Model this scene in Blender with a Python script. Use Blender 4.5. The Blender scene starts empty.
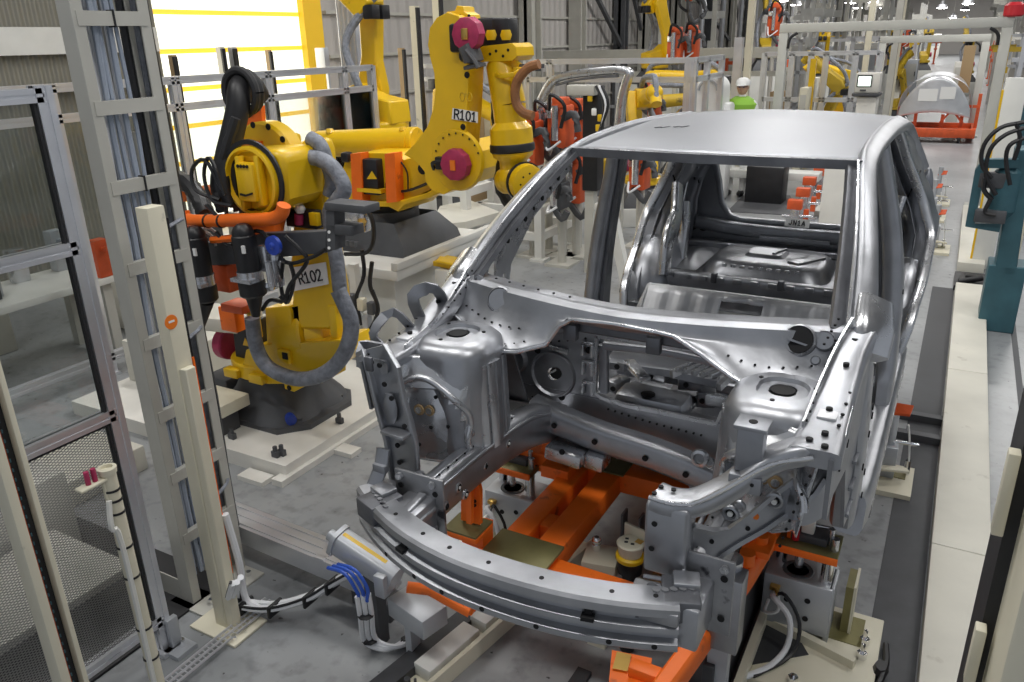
import bpy, bmesh, math, random
from mathutils import Vector, Matrix
random.seed(7)
V = Vector
PI = math.pi
C = bpy.context.scene.collection
sc = bpy.context.scene

# ------------------------------------------------------------------ camera
F = 787.0
EYE = V((0, 0, 2.4))
def _cam_axes():
    Y = V((980-512, 28-341, F)).normalized()
    D = V((565-512, 2400-341, F)); D = (D - D.dot(Y)*Y).normalized()
    Z = -D
    X = Y.cross(Z)
    return X, Y, Z
_X, _Y, _Z = _cam_axes()
RIGHT = V((_X.x, _Y.x, _Z.x)); DOWN = V((_X.y, _Y.y, _Z.y)); FWD = V((_X.z, _Y.z, _Z.z))
def at(px, py, X=None, Y=None, Z=None):
    """the point of the photograph's pixel on a plane of the place"""
    d = RIGHT*(px-512) + DOWN*(py-341) + FWD*F
    if X is not None: t = (X-EYE.x)/d.x
    elif Y is not None: t = (Y-EYE.y)/d.y
    else: t = (Z-EYE.z)/d.z
    return EYE + d*t
cd = bpy.data.cameras.new('camera'); cam = bpy.data.objects.new('camera', cd); C.objects.link(cam)
m = Matrix((( RIGHT.x, -DOWN.x, -FWD.x, EYE.x), (RIGHT.y, -DOWN.y, -FWD.y, EYE.y), (RIGHT.z, -DOWN.z, -FWD.z, EYE.z), (0,0,0,1)))
cam.matrix_world = m
cd.sensor_width = 36; cd.lens = F/1024*36; cd.clip_start = .05; cd.clip_end = 400
sc.camera = cam
sc.view_settings.view_transform = 'Standard'; sc.view_settings.look = 'None'
sc.view_settings.gamma = 1; sc.view_settings.use_curve_mapping = False

# ------------------------------------------------------------------ materials
M = {}
def mat(name, col, rough=.5, metal=0., var=0., vscale=6., bump=0., bscale=30., emit=None, estr=1., alpha=None, spec=None, wear=None, coat=0., stretch=None):
    m = bpy.data.materials.new(name); m.use_nodes = True
    nt = m.node_tree; N = nt.nodes; L = nt.links
    b = N['Principled BSDF']
    b.inputs['Base Color'].default_value = (*col, 1); b.inputs['Roughness'].default_value = rough; b.inputs['Metallic'].default_value = metal
    if coat: b.inputs['Coat Weight'].default_value = coat
    if spec is not None: b.inputs['Specular IOR Level'].default_value = spec
    tc = N.new('ShaderNodeTexCoord'); src = tc.outputs['Object']
    if stretch:
        mp = N.new('ShaderNodeMapping'); mp.inputs['Scale'].default_value = stretch; L.new(src, mp.inputs[0]); src = mp.outputs[0]
    if var:
        n = N.new('ShaderNodeTexNoise'); n.inputs['Scale'].default_value = vscale; n.inputs['Detail'].default_value = 5; L.new(src, n.inputs['Vector'])
        r = N.new('ShaderNodeMapRange'); r.inputs[1].default_value = .3; r.inputs[2].default_value = .7; r.inputs[3].default_value = 1-var; r.inputs[4].default_value = 1+var
        L.new(n.outputs['Fac'], r.inputs[0])
        mx = N.new('ShaderNodeVectorMath'); mx.operation = 'SCALE'; mx.inputs[0].default_value = col; L.new(r.outputs[0], mx.inputs['Scale'])
        out = mx.outputs[0]
        if wear:
            n2 = N.new('ShaderNodeTexNoise'); n2.inputs['Scale'].default_value = wear[1]; n2.inputs['Detail'].default_value = 8; L.new(src, n2.inputs['Vector'])
            r2 = N.new('ShaderNodeMapRange'); r2.inputs[1].default_value = wear[2]; r2.inputs[2].default_value = wear[2]+.08; L.new(n2.outputs['Fac'], r2.inputs[0])
            mc = N.new('ShaderNodeMix'); mc.data_type = 'RGBA'; L.new(r2.outputs[0], mc.inputs[0]); L.new(out, mc.inputs[6]); mc.inputs[7].default_value = (*wear[0], 1)
            out = mc.outputs[2]
        L.new(out, b.inputs['Base Color'])
        rr = N.new('ShaderNodeMapRange'); rr.inputs[3].default_value = max(.03, rough*.8); rr.inputs[4].default_value = min(1, rough*1.25); L.new(n.outputs['Fac'], rr.inputs[0]); L.new(rr.outputs[0], b.inputs['Roughness'])
    if bump:
        n = N.new('ShaderNodeTexNoise'); n.inputs['Scale'].default_value = bscale; n.inputs['Detail'].default_value = 3; L.new(src, n.inputs['Vector'])
        bp = N.new('ShaderNodeBump'); bp.inputs['Strength'].default_value = bump; bp.inputs['Distance'].default_value = .01; L.new(n.outputs['Fac'], bp.inputs['Height']); L.new(bp.outputs[0], b.inputs['Normal'])
    if emit:
        b.inputs['Emission Color'].default_value = (*emit, 1); b.inputs['Emission Strength'].default_value = estr
    if alpha is not None: b.inputs['Alpha'].default_value = alpha
    M[name] = m
    return m
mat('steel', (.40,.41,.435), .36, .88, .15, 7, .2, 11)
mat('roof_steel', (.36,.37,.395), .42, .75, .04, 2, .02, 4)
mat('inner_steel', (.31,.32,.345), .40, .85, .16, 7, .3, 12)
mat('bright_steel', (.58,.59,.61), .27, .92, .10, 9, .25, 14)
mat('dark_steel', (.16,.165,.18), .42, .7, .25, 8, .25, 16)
mat('spot_steel', (.34,.345,.36), .42, .8, .2, 10, .2, 20, wear=((.07,.07,.08), 16, .6))
mat('hole', (.006,.006,.007), .8)
mat('bore', (.012,.012,.013), .6)
mat('aluminium', (.74,.75,.78), .33, .75, .05, 6)
mat('machined', (.62,.63,.66), .25, .9, .08, 10)
mat('galvanised', (.66,.67,.69), .40, .45, .10, 8, .25, 14)
mat('gate_grey', (.50,.50,.46), .45, 0, .05, 4)
mat('chrome', (.85,.85,.86), .12, 1.)
mat('cylinder_grey', (.47,.49,.52), .4, .35, .07, 6)
mat('yellow', (.80,.50,.006), .36, 0, .07, 4, 0, 1, coat=.25, wear=((.35,.22,.03), 7, .70))
mat('yellow_old', (.62,.42,.03), .45, 0, .12, 6, wear=((.2,.14,.04), 6, .62))
mat('orange', (.93,.17,.012), .42, 0, .1, 5, wear=((.45,.09,.02), 9, .64))
mat('red_orange', (.66,.10,.025), .45, 0, .15, 8)
mat('magenta', (.40,.03,.10), .45, 0, .15, 20)
mat('red', (.55,.02,.03), .4)
mat('cast_grey', (.085,.088,.095), .5, .1, .15, 6, .1, 20)
mat('black', (.012,.012,.014), .42, 0, .2, 12)
mat('rubber', (.02,.02,.022), .6, 0, .2, 10)
mat('hose_grey', (.22,.235,.27), .55, .1, .3, 25, .6, 50)
mat('beige', (.70,.66,.52), .42, 0, .05, 3, wear=((.42,.40,.32), 11, .68))
mat('beige_worn', (.66,.64,.56), .5, 0, .08, 3, .05, 40, wear=((.50,.47,.40), 7, .68))
mat('rack_grey', (.52,.51,.46), .4, .1, .06, 4)
mat('white_paint', (.72,.72,.68), .4, 0, .05, 4)
mat('white', (.85,.85,.83), .5)
mat('warm_white', (.78,.76,.70), .5, 0, .05, 5)
mat('olive', (.21,.19,.08), .42, .35, .2, 8)
mat('brass', (.65,.42,.12), .3, .9)
mat('blue', (.02,.06,.42), .4)
mat('teal', (.045,.125,.155), .45, .1, .15, 6)
mat('tan', (.36,.25,.13), .6)
mat('brown_hose', (.30,.13,.05), .6, 0, .2, 20, .5, 40)
mat('green_vest', (.28,.55,.06), .7)
mat('skin', (.55,.32,.22), .6)
mat('navy', (.04,.06,.13), .7)
mat('orange_dark', (.42,.075,.01), .5, 0, .2, 7)
mat('dark_track', (.06,.062,.068), .5, .3, .2, 8)
mat('sticker_orange', (.9,.22,.02), .5)
mat('ink', (.015,.015,.02), .6)
mat('blue_cable', (.03,.10,.5), .45)
mat('cable_white', (.75,.76,.78), .5)
mat('cable_blue_grey', (.38,.43,.52), .5)
mat('screen', (.8,.9,.8), .4, emit=(.85,1,.88), estr=1.6)
mat('lamp_glow', (1,1,1), .5, emit=(1,.98,.95), estr=30)
mat('daylight_panel', (.9,.9,.85), .6, emit=(1,.985,.80), estr=1.25)
mat('amber_panel', (.9,.6,.05), .5, emit=(1,.58,.05), estr=.85)
mat('yellow_trim', (.9,.55,.02), .5, emit=(1,.6,.02), estr=.12)
def clear_pane():
    m = bpy.data.materials.new('clear_pane'); m.use_nodes = True; nt = m.node_tree; N = nt.nodes; L = nt.links
    N.clear(); o = N.new('ShaderNodeOutputMaterial'); t = N.new('ShaderNodeBsdfTransparent'); g = N.new('ShaderNodeBsdfGlossy'); mx = N.new('ShaderNodeMixShader'); f = N.new('ShaderNodeFresnel')
    t.inputs[0].default_value = (.86,.88,.88,1); g.inputs['Roughness'].default_value = .04; f.inputs[0].default_value = 1.35
    L.new(f.outputs[0], mx.inputs[0]); L.new(t.outputs[0], mx.inputs[1]); L.new(g.outputs[0], mx.inputs[2]); L.new(mx.outputs[0], o.inputs[0]); M['clear_pane'] = m
clear_pane()
def mesh_sheet():
    # expanded metal: diamond openings cut by a procedural pattern
    m = bpy.data.materials.new('mesh_sheet'); m.use_nodes = True; nt = m.node_tree; N = nt.nodes; L = nt.links
    b = N['Principled BSDF']; b.inputs['Base Color'].default_value = (.25,.25,.24,1); b.inputs['Metallic'].default_value = .4; b.inputs['Roughness'].default_value = .5
    tc = N.new('ShaderNodeTexCoord'); sp = N.new('ShaderNodeSeparateXYZ'); L.new(tc.outputs['Object'], sp.inputs[0])
    def math_(op, a, bb):
        n = N.new('ShaderNodeMath'); n.operation = op
        for i, q in enumerate((a, bb)):
            if isinstance(q, (int, float)): n.inputs[i].default_value = q
            elif q is not None: L.new(q, n.inputs[i])
        return n.outputs[0]
    u = math_('MULTIPLY', sp.outputs['Y'], 1/.022*PI); v = math_('MULTIPLY', sp.outputs['Z'], 1/.011*PI)
    a = math_('ABSOLUTE', math_('SINE', math_('ADD', u, v), 0), 0); c = math_('ABSOLUTE', math_('SINE', math_('SUBTRACT', u, v), 0), 0)
    k = math_('LESS_THAN', math_('MINIMUM', a, c), .42)
    L.new(k, b.inputs['Alpha']); M['mesh_sheet'] = m
mesh_sheet()
def floor_mat():
    m = bpy.data.materials.new('factory_floor'); m.use_nodes = True; nt = m.node_tree; N = nt.nodes; L = nt.links; b = N['Principled BSDF']
    tc = N.new('ShaderNodeTexCoord')
    n1 = N.new('ShaderNodeTexNoise'); n1.inputs['Scale'].default_value = .9; n1.inputs['Detail'].default_value = 8; L.new(tc.outputs['Object'], n1.inputs[0])
    n2 = N.new('ShaderNodeTexNoise'); n2.inputs['Scale'].default_value = 14; n2.inputs['Detail'].default_value = 8; L.new(tc.outputs['Object'], n2.inputs[0])
    cr = N.new('ShaderNodeValToRGB'); cr.color_ramp.elements[0].position = .3; cr.color_ramp.elements[0].color = (.235,.245,.255,1); cr.color_ramp.elements[1].position = .7; cr.color_ramp.elements[1].color = (.36,.37,.375,1)
    L.new(n1.outputs['Fac'], cr.inputs[0])
    cr2 = N.new('ShaderNodeValToRGB'); cr2.color_ramp.elements[0].position = .30; cr2.color_ramp.elements[0].color = (.60,.60,.60,1); cr2.color_ramp.elements[1].position = .5; cr2.color_ramp.elements[1].color = (1,1,1,1)
    L.new(n2.outputs['Fac'], cr2.inputs[0])
    mx = N.new('ShaderNodeMix'); mx.data_type = 'RGBA'; mx.blend_type = 'MULTIPLY'; mx.inputs[0].default_value = .7; L.new(cr.outputs[0], mx.inputs[6]); L.new(cr2.outputs[0], mx.inputs[7])
    # small dark scuffs
    n3 = N.new('ShaderNodeTexNoise'); n3.inputs['Scale'].default_value = 22; n3.inputs['Detail'].default_value = 2; L.new(tc.outputs['Object'], n3.inputs[0])
    r3 = N.new('ShaderNodeMapRange'); r3.inputs[1].default_value = .72; r3.inputs[2].default_value = .76; L.new(n3.outputs['Fac'], r3.inputs[0])
    m2 = N.new('ShaderNodeMix'); m2.data_type = 'RGBA'; L.new(r3.outputs[0], m2.inputs[0]); L.new(mx.outputs[2], m2.inputs[6]); m2.inputs[7].default_value = (.05,.05,.052,1)
    L.new(m2.outputs[2], b.inputs['Base Color'])
    rr = N.new('ShaderNodeMapRange'); rr.inputs[3].default_value = .22; rr.inputs[4].default_value = .42; L.new(n2.outputs['Fac'], rr.inputs[0]); L.new(rr.outputs[0], b.inputs['Roughness'])
    M['factory_floor'] = m
floor_mat()
def ribbed(name, col, scale, axis, dark=.6, rough=.5, metal=0):
    m = bpy.data.materials.new(name); m.use_nodes = True; nt = m.node_tree; N = nt.nodes; L = nt.links; b = N['Principled BSDF']
    tc = N.new('ShaderNodeTexCoord'); w = N.new('ShaderNodeTexWave'); w.bands_direction = axis; w.inputs['Scale'].default_value = scale; L.new(tc.outputs['Object'], w.inputs[0])
    n = N.new('ShaderNodeTexNoise'); n.inputs['Scale'].default_value = 2; L.new(tc.outputs['Object'], n.inputs[0])
    b.inputs['Base Color'].default_value = (*col, 1); b.inputs['Roughness'].default_value = rough; b.inputs['Metallic'].default_value = metal
    bp = N.new('ShaderNodeBump'); bp.inputs['Strength'].default_value = 1; bp.inputs['Distance'].default_value = .03; L.new(w.outputs['Fac'], bp.inputs['Height']); L.new(bp.outputs[0], b.inputs['Normal'])
    M[name] = m
ribbed('wall_cladding', (.50,.475,.45), 1.1, 'Y')
ribbed('rib_tan', (.24,.23,.19), 3.2, 'Y')

# ------------------------------------------------------------------ mesh builder
def orth(t, up=None):
    t = t.normalized()
    up = V(up) if up is not None else V((0,0,1))
    if abs(t.dot(up.normalized())) > .985: up = V((0,1,0)) if abs(t.y) < .9 else V((1,0,0))
    b = t.cross(up).normalized(); n = b.cross(t).normalized()
    return b, n
def smooth_path(pts, k=4):
    pts = [V(p) for p in pts]
    if len(pts) < 3: return pts
    out = []
    P = [pts[0]*2-pts[1]] + pts + [pts[-1]*2-pts[-2]]
    for i in range(1, len(P)-2):
        p0, p1, p2, p3 = P[i-1], P[i], P[i+1], P[i+2]
        for j in range(k):
            t = j/k
            out.append(.5*((2*p1)+(p2-p0)*t+(2*p0-5*p1+4*p2-p3)*t*t+(3*p1-p0-3*p2+p3)*t**3))
    out.append(pts[-1]); return out
def lerp_list(a, n):
    """resample list of floats/tuples to n entries"""
    if not isinstance(a, (list, tuple)) : return [a]*n
    out = []
    for i in range(n):
        t = i/(n-1)*(len(a)-1); k = min(int(t), len(a)-2) if len(a) > 1 else 0; f = t-k
        if len(a) == 1: out.append(a[0]); continue
        x, y = a[k], a[k+1]
        out.append(tuple(p*(1-f)+q*f for p, q in zip(x, y)) if isinstance(x, (tuple, list)) else x*(1-f)+y*f)
    return out
RRECT = [(-.5,-.3),(-.5,.3),(-.42,.44),(-.3,.5),(.3,.5),(.42,.44),(.5,.3),(.5,-.3),(.42,-.44),(.3,-.5),(-.3,-.5),(-.42,-.44)]
RECT = [(-.5,-.5),(-.5,.5),(.5,.5),(.5,-.5)]
class MB:
    def __init__(s): s.b = bmesh.new(); s.mi = 0; s.mats = [None]; s.x = None
    def m(s, name):
        if name not in s.mats: s.mats.append(name)
        s.mi = s.mats.index(name); return s
    def _v(s, p):
        p = V(p)
        if s.x is not None: p = s.x @ p
        return s.b.verts.new(p)
    def _f(s, vs):
        try: f = s.b.faces.new(vs); f.material_index = s.mi; return f
        except ValueError: return None
    def box(s, c, size, rot=0, bev=0, ax=None):
        """box about c; rot about z, or ax = (xdir, ydir) axes"""
        c = V(c); h = V(size)*.5
        if ax: X = V(ax[0]).normalized(); Z = X.cross(V(ax[1])).normalized(); Y = Z.cross(X)
        else: X = V((math.cos(rot), math.sin(rot), 0)); Y = V((-math.sin(rot), math.cos(rot), 0)); Z = V((0,0,1))
        vs = []
        for sx in (-1,1):
            for sy in (-1,1):
                for sz in (-1,1): vs.append(s._v(c + X*h.x*sx + Y*h.y*sy + Z*h.z*sz))
        fs = [s._f([vs[i] for i in q]) for q in ((0,1,3,2),(4,6,7,5),(0,4,5,1),(2,3,7,6),(0,2,6,4),(1,5,7,3))]
        if bev:
            es = list({e for f in fs for e in f.edges})
            r = bmesh.ops.bevel(s.b, geom=es, offset=bev, segments=2, affect='EDGES', profile=.5, clamp_overlap=True)
            for f in r['faces']: f.material_index = s.mi
        return s
    def bb(s, lo, hi, bev=0):
        lo, hi = V(lo), V(hi); return s.box((lo+hi)/2, hi-lo, 0, bev)
    def cyl(s, p, q, r, r2=None, n=16, caps=True, bev=0):
        p, q = V(p), V(q); r2 = r if r2 is None else r2
        st = [(0, r), (1, r2)]
        L = (q-p).length
        if bev and L > 0: st = [(0, r-bev), (bev/L, r), (1-bev/L, r2), (1, r2-bev)]
        b, nn = orth(q-p); rings = []
        for t, rr in st:
            c = p.lerp(q, t); rings.append([s._v(c + (b*math.cos(2*PI*i/n) + nn*math.sin(2*PI*i/n))*rr) for i in range(n)])
        for a, c in zip(rings, rings[1:]):
            for i in range(n): s._f([a[i], a[(i+1)%n], c[(i+1)%n], c[i]])
        if caps: s._f(rings[0][::-1]); s._f(rings[-1])
        return s
    def lathe(s, p, axis, prof, n=24, caps=True, up=None):
        """prof: (distance along axis, radius)"""
        p = V(p); ax = V(axis).normalized(); b, nn = orth(ax, up); rings = []
        for h, rr in prof: rings.append([s._v(p + ax*h + (b*math.cos(2*PI*i/n) + nn*math.sin(2*PI*i/n))*max(rr, 1e-4)) for i in range(n)])
        for a, c in zip(rings, rings[1:]):
            for i in range(n): s._f([a[i], a[(i+1)%n], c[(i+1)%n], c[i]])
        if caps: s._f(rings[0][::-1]); s._f(rings[-1])
        return s
    def sweep(s, path, prof=RRECT, w=1, h=1, up=None, smooth=0, caps=True, closed=True, ups=None):
        path = smooth_path(path, smooth) if smooth else [V(p) for p in path]
        n = len(path); W = lerp_list(w, n); H = lerp_list(h, n); U = lerp_list(ups, n) if ups else None
        rings = []
        for i, p in enumerate(path):
            t = (path[min(i+1, n-1)] - path[max(i-1, 0)])
            b, nn = orth(t, U[i] if U else up)
            rings.append([s._v(p + b*a*W[i] + nn*c*H[i]) for a, c in prof])
        k = len(prof)
        for a, c in zip(rings, rings[1:]):
            for i in range(k if closed else k-1): s._f([a[i], a[(i+1)%k], c[(i+1)%k], c[i]])
        if caps and closed: s._f(rings[0][::-1]); s._f(rings[-1])
        return s
    def tube(s, pts, r, n=8, smooth=4, caps=True, ring=0):
        path = smooth_path(pts, smooth) if smooth and len(pts) > 2 else [V(p) for p in pts]
        if ring:   # corrugated: alternate radii
            dense = []
            for a, b_ in zip(path, path[1:]):
                k = max(1, int((b_-a).length/ring))
                dense += [a.lerp(b_, j/k) for j in range(k)]
            path = dense + [path[-1]]
        R = lerp_list(r, len(path)); rings = []
        pb = None
        for i, p in enumerate(path):
            t = (path[min(i+1, len(path)-1)] - path[max(i-1, 0)]).normalized()
            if pb is None: b, nn = orth(t)
            else:
                b = (pb - t*pb.dot(t)); b = b.normalized() if b.length > 1e-4 else orth(t)[0]
                nn = b.cross(t)
            pb = b; rr = R[i]*(1.0 if not ring or i % 2 else .86)
            rings.append([s._v(p + (b*math.cos(2*PI*j/n) + nn*math.sin(2*PI*j/n))*rr) for j in range(n)])
        for a, c in zip(rings, rings[1:]):
            for i in range(n): s._f([a[i], a[(i+1)%n], c[(i+1)%n], c[i]])
        if caps: s._f(rings[0][::-1]); s._f(rings[-1])
        return s
    def plate(s, outer, vec, holes=(), bev=0):
        """flat (or slightly bent) outline extruded by vec; holes are inner outlines"""
        vec = V(vec)
        outer = [V(p) for p in outer]; holes = [[V(p) for p in h] for h in holes]
        if not holes and not bev:
            a = [s._v(p) for p in outer]; c = [s._v(p+vec) for p in outer]; n = len(a)
            s._f(a); s._f(c[::-1])
            for i in range(n): s._f([a[i], c[i], c[(i+1)%n], a[(i+1)%n]])
            return s
        tmp = bmesh.new(); loops = []; es = []
        for lp in [outer]+holes:
            vs = [tmp.verts.new(p) for p in lp]; loops.append(vs)
            es += [tmp.edges.new((vs[i], vs[(i+1)%len(vs)])) for i in range(len(vs))]
        bmesh.ops.triangle_fill(tmp, use_beauty=True, use_dissolve=False, edges=es)
        tmp.verts.index_update(); vs0 = [s._v(v.co) for v in tmp.verts]; vs1 = [s._v(v.co+vec) for v in tmp.verts]
        for f in tmp.faces:
            ids = [v.index for v in f.verts]; s._f([vs0[i] for i in ids]); s._f([vs1[i] for i in ids[::-1]])
        for vs in loops:
            ids = [v.index for v in vs]
            for i in range(len(ids)):
                j = (i+1) % len(ids); s._f([vs0[ids[i]], vs1[ids[i]], vs1[ids[j]], vs0[ids[j]]])
        tmp.free(); return s
    def grid(s, fn, nu, nv):
        vs = [[s._v(fn(i/nu, j/nv)) for j in range(nv+1)] for i in range(nu+1)]
        for i in range(nu):
            for j in range(nv): s._f([vs[i][j], vs[i+1][j], vs[i+1][j+1], vs[i][j+1]])
        return s
    def loft(s, rows, closed=False):
        vs = [[s._v(p) for p in r] for r in rows]; k = len(rows[0])
        for a, c in zip(vs, vs[1:]):
            for i in range(k if closed else k-1): s._f([a[i], a[(i+1)%k], c[(i+1)%k], c[i]])
        return s
    def ball(s, c, r, sc3=(1,1,1), n=12):
        c = V(c); rings = []
        for i in range(1, n//2):
            a = PI*i/(n//2); rings.append([s._v(c + V((math.sin(a)*math.cos(2*PI*j/n)*r*sc3[0], math.sin(a)*math.sin(2*PI*j/n)*r*sc3[1], math.cos(a)*r*sc3[2]))) for j in range(n)])
        for a, d in zip(rings, rings[1:]):
            for i in range(n): s._f([a[i], d[i], d[(i+1)%n], a[(i+1)%n]])
        s._f(rings[0]); s._f(rings[-1][::-1]); return s
    def disc_hole(s, p, nrm, r, depth=.004, n=12, mat_='hole'):
        """a bored hole: dark sunk disc with a thin rim"""
        k = s.mi; s.m(mat_); nrm = V(nrm).normalized(); s.cyl(V(p)-nrm*.002, V(p)+nrm*.0025, r, n=n); s.mi = k; return s

ROOT = {}
def build(name, mb, parent=None, material=None, label=None, cat=None, group=None, kind=None, angle=35, solid=0, sub=0, loc=None, bevel=0):
    """one mesh object; parent = the thing (or part) it belongs to. Vertices were given in world coordinates."""
    mb.mats = [(q or material or 'steel') for q in mb.mats]
    base = ROOT[parent.name] if parent is not None else (V(loc) if loc is not None else None)
    b = mb.b
    if base is None:
        if len(b.verts):
            lo = V([min(v.co[i] for v in b.verts) for i in range(3)]); hi = V([max(v.co[i] for v in b.verts) for i in range(3)])
            base = V(((lo.x+hi.x)/2, (lo.y+hi.y)/2, lo.z))
        else: base = V((0,0,0))
    for v in b.verts: v.co -= base
    bmesh.ops.recalc_face_normals(b, faces=b.faces)
    me = bpy.data.meshes.new(name); b.to_mesh(me); b.free()
    for n in (mb.mats or ['steel']): me.materials.append(M[n])
    for p in me.polygons: p.use_smooth = True
    me.set_sharp_from_angle(angle=math.radians(angle))
    o = bpy.data.objects.new(name, me); C.objects.link(o)
    if parent is not None: o.parent = parent
    else: o.location = base
    ROOT[o.name] = base
    if solid:
        md = o.modifiers.new('thickness', 'SOLIDIFY'); md.thickness = abs(solid); md.offset = 0
    if sub:
        md = o.modifiers.new('round', 'SUBSURF'); md.levels = sub; md.render_levels = sub
    if bevel:
        md = o.modifiers.new('bevel', 'BEVEL'); md.width = bevel; md.segments = 2; md.limit_method = 'ANGLE'; md.angle_limit = math.radians(40)
    tag(o, label, cat, group, kind)
    return o
def tag(o, label=None, cat=None, group=None, kind=None):
    if label: o['label'] = label
    if cat: o['category'] = cat
    if group: o['group'] = group
    if kind: o['kind'] = kind
    return o
def thing(name, label, cat, loc, group=None):
    o = bpy.data.objects.new(name, None); C.objects.link(o); o.location = loc; o.empty_display_size = .1
    ROOT[o.name] = V(loc); tag(o, label, cat, group); return o
def struct(name, mb, material=None, **k): return build(name, mb, None, material, kind='structure', **k)
def dup(o, loc=None, rotz=None, parent=None, label=None):
    c = o.copy(); C.objects.link(c)
    if parent is not None: c.parent = parent
    if loc is not None: c.location = loc
    if rotz is not None: c.rotation_euler = (0,0,rotz)
    if label: c['label'] = label
    ROOT[c.name] = ROOT[o.name]
    for ch in [x for x in C.objects if x.parent == o]: dup(ch, parent=c)
    return c
def text_part(name, txt, p, xdir, ydir, size, parent, material='ink', label=None, extrude=.001, bold=0, **kw):
    """lettering as a thin mesh, standing with its middle at p"""
    cu = bpy.data.curves.new(name, 'FONT'); cu.body = txt; cu.size = size; cu.extrude = extrude; cu.offset = bold; cu.align_x = 'CENTER'; cu.align_y = 'CENTER'
    t = bpy.data.objects.new(name+'_tmp', cu); C.objects.link(t)
    bpy.context.view_layer.update(); dg = bpy.context.evaluated_depsgraph_get()
    me = bpy.data.meshes.new_from_object(t.evaluated_get(dg)); bpy.data.objects.remove(t); bpy.data.curves.remove(cu)
    me.name = name; me.materials.clear(); me.materials.append(M[material])
    X = V(xdir).normalized(); Z = X.cross(V(ydir)).normalized(); Y = Z.cross(X)
    base = ROOT[parent.name]
    for v in me.vertices: v.co = V(p)-base + X*v.co.x + Y*v.co.y + Z*v.co.z
    o = bpy.data.objects.new(name, me); C.objects.link(o); o.parent = parent; ROOT[o.name] = base
    if label: o['label'] = label
    return o
def stroke_text(name, txt, p, xdir, ydir, size, parent, material='ink', w=.013):
    """plain upright lettering drawn with even strokes; p is the middle"""
    G_ = {'R': [[(0,0),(0,1),(.38,1),(.55,.88),(.55,.64),(.38,.5),(0,.5)],[(.28,.5),(.6,0)]], '1': [[(.05,.78),(.28,1),(.28,0)],[(.05,0),(.5,0)]],
          '0': [[(.3+.28*math.sin(2*PI*i/14),.5+.5*math.cos(2*PI*i/14)) for i in range(15)]], '2': [[(.02,.76),(.1,.93),(.28,1),(.48,.93),(.55,.74),(.45,.52),(.02,0),(.58,0)]],
          'J': [[(.4,1),(.4,.2),(.25,0),(.08,.05),(0,.22)]], 'N': [[(0,0),(0,1),(.5,0),(.5,1)]], 'A': [[(0,0),(.28,1),(.56,0)],[(.1,.35),(.46,.35)]]}
    X = V(xdir).normalized(); Z = X.cross(V(ydir)).normalized(); Y = Z.cross(X); adv = .78
    x0 = -(len(txt)*adv-.2)/2
    base = ROOT[parent.name]
    for i, ch in enumerate(txt):
        mb = MB()
        for ln in G_[ch]:
            P_ = [V(p)+X*(x0+i*adv+q[0])*size+Y*(q[1]-.5)*size for q in ln]
            for u_, v_ in zip(P_, P_[1:]):
                e_ = (v_-u_).normalized()*w*.4; mb.sweep([u_-e_, v_+e_], RECT, w, .003, up=Z)
        build(name, mb, parent, material)
def circ(c, a, b, r, n=16, r2=None):
    c, a, b = V(c), V(a), V(b); r2 = r2 or r
    return [c + a*math.cos(2*PI*i/n)*r + b*math.sin(2*PI*i/n)*r2 for i in range(n)]
AX, AY, AZ = V((1,0,0)), V((0,1,0)), V((0,0,1))
# ================================================================== the hall
def wallpt(px, py=30): return at(px, py, X=-9).y
mb = MB(); mb.bb((-9,-3,-.1), (12,96,0)); struct('floor', mb, 'factory_floor')
# darker lane strips on the floor beside the conveyor
mb = MB(); mb.bb((-.02,1.6,0), (.17,8.6,.004)); struct('trim_1', mb, 'dark_track')
mb = MB(); mb.bb((.62,1.2,0), (.66,12,.003)); struct('trim_2', mb, 'dark_track')
mb = MB(); mb.bb((-9,-3,7.6), (12,96,7.75)); struct('ceiling', mb, 'cast_grey')
mb = MB(); mb.bb((-9.2,-3,0), (-9,7.05,7.6)); mb.bb((-9.2,10.1,0), (-9,96,7.6)); mb.bb((-9.2,7.05,5.2), (-9,10.1,7.6)); struct('wall_left', mb, 'wall_cladding')
mb = MB(); mb.bb((-9.2,96,0), (12,96.2,7.6)); struct('wall_back', mb, 'wall_cladding')
mb = MB(); mb.bb((12,20,0), (12.2,96,7.6)); struct('wall_right', mb, 'teal')
# translucent sectional door letting daylight in
mb = MB()
for i in range(11):
    z0 = .02+i*.47
    mb.m('daylight_panel').bb((-9.10,7.05,z0+.03), (-9.06,9.72,z0+.44)); mb.m('amber_panel').bb((-9.11,7.05,z0-.03), (-9.05,9.72,z0+.03))
mb.m('yellow_trim').bb((-9.12,9.72,0), (-8.95,10.12,5.2))
struct('door_1', mb)
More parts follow.
